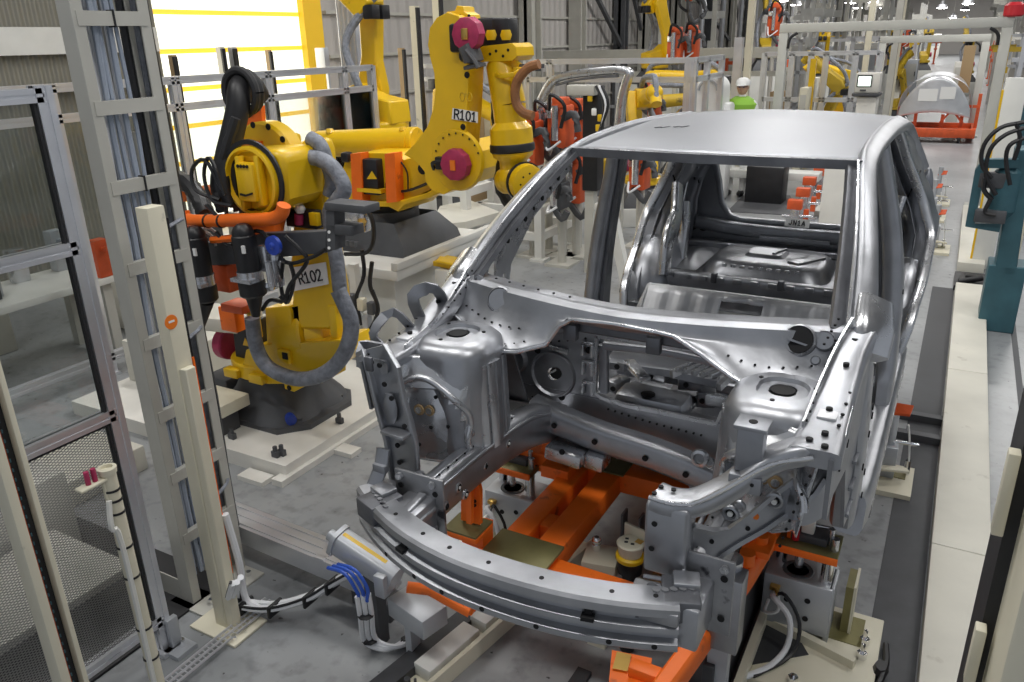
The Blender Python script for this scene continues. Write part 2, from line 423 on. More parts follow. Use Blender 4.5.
# wall girts and columns
for i, z in enumerate((.9,1.55,2.2,2.85,3.5,4.3)):
    mb = MB(); mb.bb((-9,10.2,z), (-8.93,60,z+.05)); struct('trim_%d' % (3+i), mb, 'rack_grey')
k = 10
ys = [wallpt(355), wallpt(441), wallpt(516), wallpt(566), wallpt(611), wallpt(636), wallpt(668), wallpt(700), wallpt(722), wallpt(742), 46, 54, 64, 76]
for i, y in enumerate(ys):
    mb = MB(); w = (.12, .06, .42, .3, .25, .3, .5, .35, .5, .4, .5,.5,.5,.5)[i]
    mb.bb((-8.93,y,0), (-8.6,y+.06,7.6)); mb.bb((-8.93,y+w,0), (-8.6,y+w+.06,7.6)); mb.bb((-8.8,y,0), (-8.72,y+w+.06,7.6))
    struct('trim_%d' % k, mb, 'cast_grey' if i in (4,7,9) else 'rack_grey'); k += 1
for (a, b) in ((566,611),(611,668),(668,722)):
    ya, yb = wallpt(a), wallpt(b)
    mb = MB(); mb.sweep([(-8.7,ya,4.2), (-8.7,yb,2.2)], RECT, .1, .1); mb.sweep([(-8.7,yb,4.6), (-8.7,yb+1.6,2.6)], RECT, .1, .1); struct('trim_%d' % k, mb, 'cast_grey'); k += 1
# left end of the wall: ribbed brown shutter with a white band
mb = MB(); mb.bb((-8.99,-2.5,0), (-8.9,7.02,7.5)); struct('wall_side', mb, 'rib_tan')
z1 = at(30,27,X=-8.8).z; z0 = at(30,55,X=-8.8).z; z2 = at(30,86,X=-8.8).z
mb = MB(); mb.bb((-8.88,-2.5,z0), (-8.8,6.95,z1)); struct('trim_40', mb, 'white_paint')
mb = MB(); mb.bb((-8.88,-2.5,z2-.06), (-8.75,6.95,z2)); struct('trim_41', mb, 'rack_grey')
# roof trusses, seen only far down the hall
k = 42
for y in (14,22,30,40,52,66,82):
    mb = MB(); mb.bb((-9,y,6.6), (12,y+.2,6.75)); mb.bb((-9,y,7.4), (12,y+.2,7.55))
    x = -9
    while x < 11: mb.sweep([(x,y+.1,6.7),(x+.7,y+.1,7.45),(x+1.4,y+.1,6.7)], RECT, .08, .08); x += 1.4
    struct('trim_%d' % k, mb, 'rack_grey'); k += 1
for i, x in enumerate((-5.5,-2.2,3.4)):
    mb = MB(); mb.tube([(x,12,5.9),(x,95,5.9)], .28, n=12, smooth=0); struct('trim_%d' % (60+i), mb, 'aluminium')
# round high-bay lamps
def highbay(loc, label, group):
    t = thing('high_bay_lamp', label, 'lamp', loc, group)
    x, y, z = loc
    mb = MB(); mb.lathe((x,y,z+.35), (0,0,-1), [(0,.09),(.15,.1),(.18,.2),(.34,.27)], n=20, caps=True); build('shade', mb, t, 'aluminium')
    mb = MB(); mb.lathe((x,y,z+.01), (0,0,-1), [(0,.25),(.03,.2),(.04,.05)], n=20); build('diffuser', mb, t, 'lamp_glow')
    mb = MB(); mb.cyl((x,y,z+.35), (x,y,7.5), .012, n=6); build('hanger', mb, t, 'rack_grey')
    return t
L0 = highbay((0,0,6.3), 'round white high-bay ceiling lamp glowing far down the hall', 'high-bay ceiling lamps')
pos = []
for px, py, Y in ((796,5,42),(812,9,48),(827,14,55),(851,3,40),(858,8,52),(873,2,44),(884,8,58),(906,26,70),(912,31,78),(925,31,66),(925,25,52),(942,8,50),(968,4,46),(965,10,60),(836,22,80),(782,1,38),(860,30,85),(880,22,88),(946,28,84),(953,18,70)):
    q = at(px, py, Y=Y)
    if q.x > -8.5: pos.append((q.x, Y, q.z))
for i, p in enumerate(pos):
    if i == 0: L0.location = p
    else: dup(L0, loc=p)
# the working light of the near bay: lamps above the line, over the frame
def area(name, loc, size, power, col=(1,.985,.96), rot=(0,0,0)):
    l = bpy.data.lights.new(name, 'AREA'); l.shape = 'RECTANGLE'; l.size, l.size_y = size; l.energy = power; l.color = col
    o = bpy.data.objects.new(name, l); C.objects.link(o); o.location = loc; o.rotation_euler = rot; return o
for i, (x, y) in enumerate(((-5.2,1.0),(-5.2,5.5),(-5.2,10.5),(-1.6,1.2),(-1.6,5.2),(-1.6,10.5),(2.2,1.5),(2.2,6.5),(2.2,12.5),(-3,18),(2,20))):
    area('bay_light', (x, y, 6.4), (2.4,.5), 92 if y < 16 else 300)
for x, y in ((-2.4,3.9),(-1.2,4.3),(-.4,3.2),(.3,4.9)):
    l = bpy.data.lights.new('lamp', 'SPOT'); l.energy = 60; l.shadow_soft_size = .12; l.spot_size = math.radians(120); l.spot_blend = .6
    o = bpy.data.objects.new('roof_highlight_spot', l); C.objects.link(o); o.location = (x, y+3, 6.2)  # unseen spots added only to put small highlights on the roof panel
area('far_light', (-2,42,6.5), (8,20), 1100)
area('end_light', (-2,78,6.5), (10,20), 2200)
# daylight through the sectional door
area('door_daylight', (-8.9,8.4,2.2), (2.6,3.8), 60, (1,.95,.82), (0, math.radians(-90), 0))
w = bpy.data.worlds.new('World'); sc.world = w; w.use_nodes = True
w.node_tree.nodes['Background'].inputs[0].default_value = (.75,.80,.88,1); w.node_tree.nodes['Background'].inputs[1].default_value = .44
sc.view_settings.exposure = 0.0
# ================================================================== the bare car body
XC = -.9
def cp(u, y, z, s=1): return V((XC+s*u, y, z))
car = thing('car_body', 'unpainted silver steel car body shell without doors, carried over the orange skid', 'car body', (XC, 3.6, .62))
def B(name, mb, material='steel', parent=None, **k): return build(name, mb, parent or car, material, **k)
def interp(tab, t):
    for (a, va), (b, vb) in zip(tab, tab[1:]):
        if t <= b: 
            f = max(0, (t-a)/(b-a)); f = f*f*(3-2*f)*.5+f*.5; return va+(vb-va)*f
    return tab[-1][1]
def holes(mb, pts, nrm, r=.011): 
    for p in pts: mb.disc_hole(p, nrm, r)
# ---- roof
def roofpt(a, b):
    # a 0..1 front to back, b -1..1 across
    y = 3.13 + a*2.32 + .10*b*b*(1-a) - .06*b*b*a
    u = b*(.60-.03*abs(a-.35))
    crown = interp([(0,1.955),(.12,1.985),(.4,2.012),(.7,1.995),(1,1.925)], a)
    edge = interp([(0,1.945),(.2,1.962),(.5,1.975),(.8,1.95),(1,1.90)], a)
    z = edge+(crown-edge)*(1-abs(b)**2.4)
    return cp(u, y, z)
mb = MB(); mb.grid(lambda a, b: roofpt(a, b*2-1), 26, 28); roof = B('roof_panel', mb, 'roof_steel', solid=.006, angle=60)
# black ink strokes left on the roof sheet
mb = MB()
for dx, ln in ((0,.05),(.035,.07),(.09,.04),(.13,.06)):
    q = V((-1.28+dx, 3.75, 0)); a_ = (q.y-3.13)/2.32; q.z = roofpt(a_, (q.x-XC)/.60).z; mb.box(q+V((0,0,.0045)), (.012,ln,.002), rot=-.3)
B('ink_mark', mb, 'dark_steel', parent=roof)
# ---- windshield header and roof bows
mb = MB()
path = [roofpt(0, b/6) + V((0,-.01,-.008)) for b in range(-6,7)]
mb.sweep(path, [(-.5,-.5),(-.5,.5),(.5,.5),(.5,-.5)], .05, .035); B('windshield_header', mb, 'dark_steel')
mb = MB()
path = [roofpt(0, b/6) + V((0,-.018,.004)) for b in range(-6,7)]
mb.tube(path, .007, n=6, smooth=0); B('header_flange', mb, 'bright_steel')
for a in (.3,.55,.78):
    mb = MB(); mb.sweep([roofpt(a, b/6*.97)+V((0,0,-.03)) for b in range(-6,7)], RECT, .07, .02); B('roof_bow', mb, 'inner_steel')
mb = MB(); mb.sweep([roofpt(1, b/6)+V((0,.02,-.03)) for b in range(-6,7)], RECT, .09, .06); B('rear_header', mb, 'steel')
# ---- side frames
UT = [(.6,.76),(.75,.80),(.95,.835),(1.15,.86),(1.3,.862),(1.45,.81),(1.6,.735),(1.75,.675),(1.9,.625),(1.98,.60)]
def ub(z): return interp(UT, z)
for s in (-1, 1):
    P = lambda u, y, z: cp(u, y, z, s)
    # A pillar and roof rail
    path = [P(.725,2.49,1.53),P(.692,2.72,1.69),P(.648,2.98,1.83),P(.612,3.22,1.925),P(.602,3.5,1.958),P(.603,4.0,1.968),P(.603,4.6,1.945),P(.61,5.05,1.905),P(.635,5.35,1.79),P(.69,5.54,1.62)]
    mb = MB(); mb.sweep(path, RRECT, [.085,.072,.068,.07,.078,.085,.09,.10,.12,.14], [.06,.055,.05,.046,.045,.045,.05,.055,.065,.075], smooth=4, ups=[(s*.55,-.4,.75)]*3+[(s*.5,0,.9)]*5+[(s*.6,.5,.5)]*2)
    B('roof_rail', mb, 'steel', angle=70)
    # inner flange along the windshield opening
    mb = MB(); path = [P(.655,2.47,1.535),P(.628,2.72,1.69),P(.595,2.98,1.83),P(.565,3.19,1.925)]
    mb.sweep(path, RECT, .045, .02, smooth=4, up=(s*.5,-.4,.75)); B('windshield_flange', mb, 'dark_steel')
    mb = MB(); path = [P(.685,2.47,1.565),P(.655,2.72,1.725),P(.615,2.98,1.865),P(.582,3.19,1.955)]
    mb.tube(path, .006, n=6); B('flange_edge', mb, 'bright_steel')
    # inner pillar reinforcement, a pierced triangular gusset at the pillar foot
    mb = MB(); out = [P(.70,2.52,1.50),P(.69,2.72,1.63),P(.65,3.0,1.80),P(.61,3.24,1.90),P(.60,3.28,1.84),P(.655,3.0,1.68),P(.70,2.86,1.50),P(.715,2.82,1.33),P(.72,2.52,1.33)]
    hs = [circ(P(.705,2.70,1.50), AY, AZ, .035, 12, .055), circ(P(.706,2.62,1.42), AY, AZ, .018, 10), circ(P(.70,2.80,1.46), AY, AZ, .016, 10)]
    mb.plate([V((XC+s*.69+(max(p.z,1.52)-1.6)*-.25*s, p.y, p.z)) for p in out], (s*.012,0,0), [[V((XC+s*.69+(max(p.z,1.52)-1.6)*-.25*s, p.y, p.z)) for p in h] for h in hs])
    for i in range(9):
        t = i/8; q = V((0, 2.72+.50*t, 1.59+.27*t)); mb.disc_hole((XC+s*.684+(max(q.z,1.52)-1.6)*-.25*s, q.y, q.z), (-s,0,0), .012 if i%2 else .008)
    B('pillar_reinforcement', mb, 'bright_steel')
    # hinge pillar
    mb = MB(); mb.sweep([P(.705,2.60,1.46),P(.725,2.61,1.35),P(.735,2.66,1.05),P(.735,2.74,.80)], RRECT, [.10,.20,.24,.26], [.05,.08,.085,.085], up=(s,0,.01), smooth=3)
    for q in ((.765,2.60,1.25),(.765,2.64,1.2),(.765,2.62,1.14),(.765,2.55,1.05),(.768,2.65,.98),(.768,2.7,.86)): mb.disc_hole(P(q[0]+.018,q[1],q[2]), (s,0,0), .012)
    hp = B('hinge_pillar', mb, 'steel')
    # rounded casting closing the pillar foot
    mb = MB(); mb.sweep([P(.735,2.60,1.60),P(.745,2.52,1.535),P(.75,2.47,1.47)], RRECT, [.12,.135,.12], [.08,.09,.08], smooth=4, up=(s*.6,-.5,.6)); B('pillar_foot', mb, 'bright_steel', angle=70)
    # B pillar
    mb = MB(); path = [P(.605,3.80,1.94),P(.645,3.85,1.76),P(.692,3.88,1.55),P(.730,3.89,1.30),P(.752,3.88,1.0),P(.768,3.86,.70)]
    mb.sweep(path, RRECT, [.13,.12,.14,.17,.20,.36], [.06,.07,.08,.085,.085,.07], smooth=4, up=(s,0,.15))
    for z in (1.28,1.22): mb.disc_hole(P(ub(z)-.085,3.87,z), (s,0,.1), .012)
    B('b_pillar', mb, 'steel', angle=60)
    mb = MB(); path = [P(.565,3.80,1.92),P(.60,3.85,1.76),P(.645,3.88,1.55),P(.682,3.89,1.30),P(.70,3.88,1.0)]
    mb.sweep(path, RECT, [.06,.06,.07,.08,.1], .03, smooth=3, up=(s,0,.15)); B('pillar_channel', mb, 'dark_steel')
    # sill
    mb = MB(); mb.sweep([P(.755,2.72,.76),P(.765,2.95,.71),P(.768,3.6,.70),P(.77,4.2,.70),P(.77,4.55,.72)], RRECT, .10, .15, smooth=3, up=(0,0,1))
    B('sill', mb, 'steel', angle=60)
    mb = MB(); mb.sweep([P(.81,2.95,.655),P(.818,4.5,.655)], RECT, .012, .06, up=(0,0,1)); B('sill_flange', mb, 'bright_steel')
    # rear quarter panel
    def qp(a, b, du=0):
        # a along (front edge .. rear edge), b bottom .. top
        yb = 4.43+a*1.27
        r = .37; zb = .70
        if abs(yb-4.93) < r: zb = .74+math.sqrt(max(0, r*r-(yb-4.93)**2))
        z = zb+(1.93-zb)*b
        f = interp([(.70,4.42),(.9,4.52),(1.15,4.78),(1.35,4.95),(1.55,5.0),(1.75,4.92),(1.93,4.72)], z)
        g = interp([(.70,5.70),(.95,5.76),(1.15,5.66),(1.3,5.60),(1.5,5.60),(1.7,5.52),(1.93,5.28)], z)
        y = f+(g-f)*a if z > 1.12 else max(f, yb) if z > .95 else yb
        y = f+(g-f)*a if z > 1.15 else yb+(f+(g-f)*a-yb)*max(0,(z-zb)/(1.15-zb) if 1.15 > zb else 1)
        tail = max(0, (a-.72)/.28)*interp([(.9,.02),(1.25,.10),(1.5,.07),(1.93,.02)], z)
        return P(ub(z)-du-tail, y, z)
    mb = MB(); mb.grid(lambda a, b: qp(a, b), 24, 30); B('quarter_panel', mb, 'steel', solid=.006, angle=60)
    # rear door opening edge and tail lamp recess
    mb = MB(); mb.sweep([qp(0, b/12, .02) for b in range(0,13)], RRECT, .045, .05, smooth=2, up=(s,0,0)); B('door_opening_edge', mb, 'bright_steel', angle=70)
    mb = MB(); mb.ball(P(.755,5.57,1.46), .075, (.55,.6,1.9), n=18); B('tail_lamp_recess', mb, 'inner_steel')
    # inner quarter with the wheelhouse dome
    def iq(a, b):
        p = qp(a, b, .10)
        p.y = min(p.y, 5.5); return p
    mb = MB(); mb.grid(iq, 16, 18)
    random.seed(3)
    for i in range(22):
        p = iq(random.uniform(.1,.9), random.uniform(.35,.93)); mb.ball(p+V((-s*.004,0,0)), .011, n=6) if i % 2 else mb.disc_hole(p+V((-s*.006,0,0)), (-s,0,.2), .012)
    q = P(.70,5.12,1.55); mb.disc_hole(q, (-s,0,.3), .10, n=18)
    B('inner_quarter', mb, 'inner_steel', solid=.004, angle=60)
    mb = MB(); mb.grid(lambda a, b: qp(0, b, .01).lerp(iq(.0, b)+V((-s*.06,.10,0)), a), 4, 24); B('door_jamb', mb, 'steel', solid=.004, angle=60)
    mb = MB()
    mb.grid(lambda a, b: P(.60+.17*math.cos(PI*.5*(1-b)) if False else .80-.24*math.sin(PI*b*.5)**.8*1.0, 4.93-(.42*math.cos(PI*b*.5)**.6 if b < .999 else .0)*math.cos(PI*a), .74+(.46*math.cos(PI*b*.5)**.6 if b < .999 else 0)*math.sin(PI*a)), 20, 10)
    B('rear_wheelhouse', mb, 'steel', solid=.004, angle=60)
    mb = MB(); mb.sweep([P(.60,4.62,1.0),P(.61,4.70,1.22),P(.63,4.9,1.32),P(.66,5.0,1.5)], RRECT, .12, .05, smooth=4, up=(-s,0,.2)); mb.sweep([P(.60,4.95,1.0),P(.60,5.0,1.22),P(.62,5.05,1.38)], RRECT, .07, .06, smooth=4, up=(-s,0,.2)); B('wheelhouse_brace', mb, 'bright_steel', angle=60)
    mb = MB(); mb.tube([P(.66,5.05,1.22),P(.62,5.12,1.6)], .008, n=6); B('gas_strut_pin', mb, 'bright_steel')
# ---- rear closing panel round the tailgate opening
outer = []
for u, z in ((-.80,.78),(-.83,1.2),(-.80,1.4),(-.70,1.62),(-.60,1.86),(-.56,1.90),(.56,1.90),(.60,1.86),(.70,1.62),(.80,1.4),(.83,1.2),(.80,.78)): outer.append(cp(u, 5.53-max(0,(z-1.5))*.45, z))
hole = []
for u, z in ((-.36,1.19),(-.44,1.215),(-.50,1.30),(-.53,1.45),(-.56,1.62),(-.53,1.80),(-.47,1.84),(.47,1.84),(.53,1.80),(.56,1.62),(.53,1.45),(.50,1.30),(.44,1.215),(.36,1.19)): hole.append(cp(u, 5.53-max(0,(z-1.5))*.45, z))
mb = MB(); mb.plate(outer, (0,.012,0), [hole])
for u in (-.7,-.62,.62,.7): mb.disc_hole(cp(u,5.525,1.12), (0,-1,0), .035)
B('rear_closing_panel', mb, 'inner_steel')
mb = MB(); mb.sweep(hole+[hole[0]], RRECT, .035, .045, up=(0,1,0), caps=False); B('tailgate_opening_rim', mb, 'steel', angle=60)
mb = MB(); mb.sweep([cp(-.66,5.50,1.16),cp(-.3,5.50,1.13),cp(.3,5.50,1.13),cp(.66,5.50,1.16)], RRECT, .10, .09, smooth=3); mb.sweep([cp(-.68,5.46,1.02),cp(.68,5.46,1.02)], RRECT, .12, .05); mb.bb(cp(-.2,5.42,1.09), cp(.25,5.45,1.11)); B('rear_cross_panel', mb, 'inner_steel')
tagp = at(797,226,Y=5.38)
mb = MB(); mb.box(tagp+V((0,0,.02)), (.155,.062,.004), ax=((1,.05,-.02),(0,.9,1))); pt = B('paper_tag', mb, 'white', label='white paper tag with printed letters')
stroke_text('printed_letter', 'JN1A', tagp+V((0,-.006,.022)), (1,.05,-.02), (0,.9,1), .034, pt, w=.005)
# ---- floor
def corr(y): return .006*math.sin(y*60)
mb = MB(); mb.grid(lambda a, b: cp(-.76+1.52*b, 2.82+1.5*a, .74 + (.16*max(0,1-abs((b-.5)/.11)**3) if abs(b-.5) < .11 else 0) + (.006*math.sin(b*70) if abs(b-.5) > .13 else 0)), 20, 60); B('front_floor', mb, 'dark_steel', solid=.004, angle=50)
for y, h in ((3.35,.09),(3.95,.08)):
    for s in (-1,1):
        mb = MB(); mb.sweep([cp(.12*s,y,.76),cp(.74*s,y,.76)], RRECT, .12, h); B('seat_cross_member', mb, 'steel')
# kick-up: corrugated bright panel with a window
x0, x1 = -.60, .60
def kick(u, t):
    y = 4.10+.22*t; z = .80+.22*t
    r = .012*(1 if math.sin(u*46) > 0 else -1)*math.sin(PI*min(1,max(0,t)))
    return cp(u, y-r, z)
mb = MB()
us = [x0+(x1-x0)*i/72 for i in range(73)]
win = lambda u: -.15 < u < .08
for lo, hi in ((0,.3),(.3,.85),(.85,1)):
    for i in range(72):
        if lo == .3 and win((us[i]+us[i+1])/2): continue
        mb._f([mb._v(kick(us[i],lo)), mb._v(kick(us[i+1],lo)), mb._v(kick(us[i+1],hi)), mb._v(kick(us[i],hi))])
bmesh.ops.remove_doubles(mb.b, verts=mb.b.verts, dist=.0005)
mb.loft([[kick(u,1) for u in us], [cp(u,4.36,1.02) for u in us]])
mb.plate([cp(x0,4.10,.80),cp(x0,4.32,1.02),cp(x0,4.36,1.02),cp(x0-.10,4.36,.80)], (-.004,0,0)); mb.plate([cp(x1,4.10,.80),cp(x1,4.32,1.02),cp(x1,4.36,1.02),cp(x1+.10,4.36,.80)], (.004,0,0))
B('seat_kick_up', mb, 'galvanised', solid=.003, angle=30)
o__ = V((0,.035,-.01)); mb = MB(); mb.plate([kick(-.17,.1)+o__,kick(.10,.1)+o__,kick(.10,.62)+o__,kick(-.17,.62)+o__], (0,.004,-.004)); B('white_cover_sheet', mb, 'white_paint', label='white sheet seen through the window of the kick-up')
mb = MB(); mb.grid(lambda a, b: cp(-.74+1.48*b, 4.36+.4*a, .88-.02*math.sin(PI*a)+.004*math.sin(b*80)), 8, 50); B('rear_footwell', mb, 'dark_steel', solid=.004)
mb = MB()
mb.sweep([cp(-.64,4.72,.96),cp(.64,4.72,.96)], RRECT, .07, .10)
for i in range(12): mb.box(cp(-.58+i*.105,4.68,.99), (.05,.02,.03), bev=.004)
B('rear_cross_member', mb, 'steel')
for u in (-.30,.10,.42): mb = MB(); mb.box(cp(u,4.68,1.0), (.035,.04,.06), bev=.004); B('anchor_bracket', mb, 'dark_steel')
for i in range(5): mb = MB(); mb.tube([cp(.46+.03*i,4.70,1.02),cp(.48+.03*i,4.74,1.07+.01*(i%2)),cp(.50+.03*i,4.79,1.02)], .009, n=6); B('anchor_loop', mb, 'dark_steel')
mb = MB(); mb.grid(lambda a, b: cp(-.70+1.4*b, 4.74+.76*a, .97+.03*a+.004*math.sin(b*40)*math.sin(a*30)), 14, 40); B('rear_floor', mb, 'steel', solid=.004, angle=50)
def rr(u0, u1, y0, y1, z, r, n=4):
    out = []
    for cx_, cy_, a0 in ((u1-r,y0+r,-90),(u1-r,y1-r,0),(u0+r,y1-r,90),(u0+r,y0+r,180)):
        for i in range(n+1):
            a = math.radians(a0+90*i/n); out.append(cp(cx_+r*math.cos(a), cy_+r*math.sin(a), z))
    return out
mb = MB(); mb.loft([rr(-.44,.34,4.80,5.36,.98,.14), rr(-.40,.30,4.83,5.33,1.05,.13), rr(-.36,.26,4.87,5.29,1.075,.12)], closed=True); mb._f([mb._v(p) for p in rr(-.36,.26,4.87,5.29,1.075,.12)])
bmesh.ops.remove_doubles(mb.b, verts=mb.b.verts, dist=.0005)
mb.loft([rr(-.20,.05,4.98,5.20,1.075,.05), rr(-.18,.03,5.0,5.18,1.095,.04)], closed=True); mb._f([mb._v(p) for p in rr(-.18,.03,5.0,5.18,1.095,.04)])
mb.box(cp(.18,5.02,1.08), (.09,.26,.02), rot=-.5, bev=.008); mb.box(cp(-.0,5.1,1.097), (.02,.16,.02), rot=-.3, bev=.005)
for i in range(9): mb.m('bright_steel').box(cp(-.28+.055*i,4.83,1.045), (.03,.012,.02), bev=.003)
B('rear_floor_cover', mb, 'steel', angle=40)
for u in (-.55,.55):
    mb = MB(); mb.grid(lambda a, b: cp(u-.10+.2*b, 4.8+.62*a, 1.0+.05*math.sin(PI*b)*math.sin(PI*a)), 10, 8); B('floor_stiffener', mb, 'steel', angle=60)
# ---- cowl: rear edge, trough, front lip
def cowl(b, t):
    """b -1..1 across, t 0 rear top edge .. 1 front lower lip"""
    u = b*.70
    yr = 2.36+.15*abs(b)**1.6; zr = 1.545+.005*abs(b)
    w = abs(b)
    bowl = interp([(0,.02),(.25,.03),(.36,.14),(.55,.18),(.8,.15),(1,.11)], w) if b < 0 else interp([(0,.02),(.25,.03),(.42,.07),(.65,.15),(.85,.17),(1,.15)], w)
    fwd = interp([(0,.02),(.3,.03),(.5,.10),(.7,.13),(1,.08)], w)
    prof = [(0,0,0),(.22,-.05,-.010),(.36,-.065,-.05),(1,-.065-fwd,-bowl)]
    for (t0,y0,z0),(t1,y1,z1) in zip(prof, prof[1:]):
        if t <= t1:
            f = (t-t0)/(t1-t0); return cp(u, yr+y0+(y1-y0)*f, zr+z0+(z1-z0)*f - (.02*math.sin(PI*f) if t1 == 1 else 0)*w)
mb = MB(); mb.grid(lambda a, b: cowl(a*2-1, b), 48, 14)
B('cowl_panel', mb, 'steel', solid=.005, angle=50)
mb = MB(); mb.tube([cowl(i/14-1, 1.0)+V((0,-.004,0)) for i in range(29)], .007, n=6, smooth=0); B('cowl_lip', mb, 'bright_steel')
mb = MB(); mb.sweep([cowl(i/10-1, .0)+V((0,.03,-.005)) for i in range(21)], RECT, .05, .008); 
for i in range(7): mb.disc_hole(cowl(i/10-.92, .0)+V((0,.03,0)), (0,0,1), .005, n=8)
B('cowl_rear_flange', mb, 'steel')
def cowl_n(b, t):
    p = cowl(b,t); return (cowl(b+.01,t)-p).cross(cowl(b,min(1,t+.01))-p if t < .99 else p-cowl(b,t-.01)).normalized()*-1
def cowl_ring(px, py, r, hole=True, oval=1, name='cowl_opening'):
    # find b,t closest to the ray of that pixel
    d = (at(px, py, Y=2.4)-EYE).normalized(); best = None
    for i in range(-98,99):
        for j in range(0,50):
            p = cowl(i/99, j/49); e = (p-EYE).cross(d).length
            if best is None or e < best[0]: best = (e, p, i/99, j/49)
    p = best[1]; n = V((0,-.85,.45)).normalized(); mb = MB(); a, b_ = orth(n)
    mb.m('steel'); mb.lathe(p-n*.015, n, [(0,r*1.25),(.02,r*1.2),(.026,r*1.05),(.018,r*.98)], n=24, caps=False)
    mb.m('hole' if hole else 'steel'); mb.cyl(p+n*.0, p+n*.008, r*.98, n=24)
    if hole: mb.m('steel').box(p+n*.012+V((.0,0,-.01)), (r*1.5,.006,.012), rot=.0, ax=((1,.1,-.25),(0,.3,1)))
    B(name, mb)
cowl_ring(798, 340, .042); cowl_ring(824, 340, .028, False); cowl_ring(499, 300, .042, False); cowl_ring(478, 279, .014, False); cowl_ring(816, 361, .012, False)
# ---- structure under the cowl: air box rail with brackets
mb = MB(); mb.sweep([cp(-.30,2.40,1.46),cp(0,2.38,1.47),cp(.3,2.42,1.45),cp(.62,2.5,1.40)], RRECT, .08, .05, smooth=4)
for u in (-.18,.12): mb.box(cp(u,2.33,1.45), (.05,.03,.06), bev=.006)
B('air_box_rail', mb, 'dark_steel')
# ---- dash panel
DY = 2.72
def dp(px, py, dy=0): return at(px, py, Y=DY+dy)
outer = [dp(*p) for p in ((494,330),(520,324),(560,322),(600,318),(650,322),(720,332),(780,352),(812,372),(790,400),(745,418),(712,470),(690,458),(652,446),(600,430),(560,412),(536,402),(505,385),(494,368))]
open_ = [dp(*p) for p in ((597,336),(650,343),(700,350),(735,360),(742,372),(735,392),(722,412),(716,424),(660,412),(625,405),(601,397),(595,392))]
mb = MB(); mb.plate(outer, (0,.012,0), [open_, circ(dp(553,374), AX, AZ, .028, 14)]); 
B('dash_panel', mb, 'steel')
mb = MB()
for (px,py,r,h) in ((514,358,.062,.02),(553,374,.10,.012)):
    mb.lathe(dp(px,py), (0,-1,0), [(0,r*1.1),(h*.6,r),(h,r*.93),(h*.5,r*.86)] if r < .09 else [(0,r*1.06),(h,r),(h,r*.96),(0,r*.9)], n=28, caps=False)
mb.m('inner_steel').cyl(dp(514,358)+V((0,-.012,0)), dp(514,358), .05, n=24)
mb.m('hole'); mb.cyl(dp(556,373)+V((0,-.006,0)), dp(556,373), .026, n=16); mb.m('bright_steel').box(dp(553,371)+V((0,-.012,0)), (.05,.006,.008), ax=((1,0,.7),(0,1,0)))
for p in ((562,397),(538,350),(589,350)): mb.disc_hole(dp(*p)+V((0,-.004,0)), (0,-1,0), .014)
mb.m('bright_steel'); mb.sweep([dp(550,347,-.01),dp(568,352,-.01)], RRECT, .015, .02)
B('dash_boss', mb, 'steel')
mb = MB()
for y_ in (343,362,382):
    mb = MB(); q = dp(588, y_, -.012); mb.box(q, (.05,.02,.012), bev=.003); mb.box(q+V((-.02,-.005,-.03)), (.012,.02,.05), bev=.002); mb.box(q+V((.02,-.005,-.03)), (.012,.02,.05), bev=.002); B('dash_clip', mb, 'bright_steel')
mb = MB(); mb.sweep(open_+[open_[0]], RECT, .014, .016, up=(0,1,0), caps=False); B('dash_opening_rim', mb, 'bright_steel')
mb = MB(); mb.tube([dp(503,330,-.02),dp(520,331,-.02),dp(560,331,-.03),dp(580,325,-.04),dp(600,321,-.05),dp(660,325,-.05),dp(720,345,-.03),dp(775,365,-.02)], .016, n=8); B('dash_seam_bead', mb, 'inner_steel')
# lower dash cross member, swept down to the tunnel arch
lo1 = [at(*p, Y=2.60) for p in ((532,408),(560,420),(600,436),(650,452),(690,468),(720,482))]
mb = MB(); mb.sweep(lo1, RRECT, .10, .11, smooth=4); 
for i in range(1,6): mb.disc_hole(lo1[i]+V((0,-.056,.0)), (0,-1,.0), .012)
B('dash_cross_member', mb, 'steel')
mb = MB()
for px, py, r in ((700,458,.035),(710,462,.02)):
    q = at(px, py, Y=2.53); mb.lathe(q, (0,-1,.2), [(0,r),(.012,r*.9),(.016,r*.6),(.006,r*.5)], n=20, caps=False)
B('steering_boss', mb, 'bright_steel')
mb = MB()
arch = [at(*p, Y=2.75) for p in ((560,432),(575,425),(610,425),(650,440),(680,458),(690,490),(712,512),(700,470),(670,440),(620,418),(570,410))]
mb.plate(arch, (0,.5,-.05)); B('tunnel_front', mb, 'inner_steel')
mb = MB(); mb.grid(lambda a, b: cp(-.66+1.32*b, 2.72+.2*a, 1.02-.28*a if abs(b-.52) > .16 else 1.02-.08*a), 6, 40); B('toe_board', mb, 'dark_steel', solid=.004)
# brackets hanging below the cross member
mb = MB(); mb.box(at(568,452,Y=2.55), (.16,.12,.06), bev=.012, ax=((1,0,-.1),(0,1,0))); mb.box(at(598,458,Y=2.58), (.08,.10,.07), bev=.01, ax=((1,0,-.1),(0,1,0))); mb.box(at(620,448,Y=2.6), (.05,.02,.09), bev=.004, ax=((1,0,.3),(0,1,0))); mb.m('hole').cyl(at(562,452,Y=2.485), at(562,452,Y=2.48), .012); B('mount_bracket', mb, 'bright_steel')
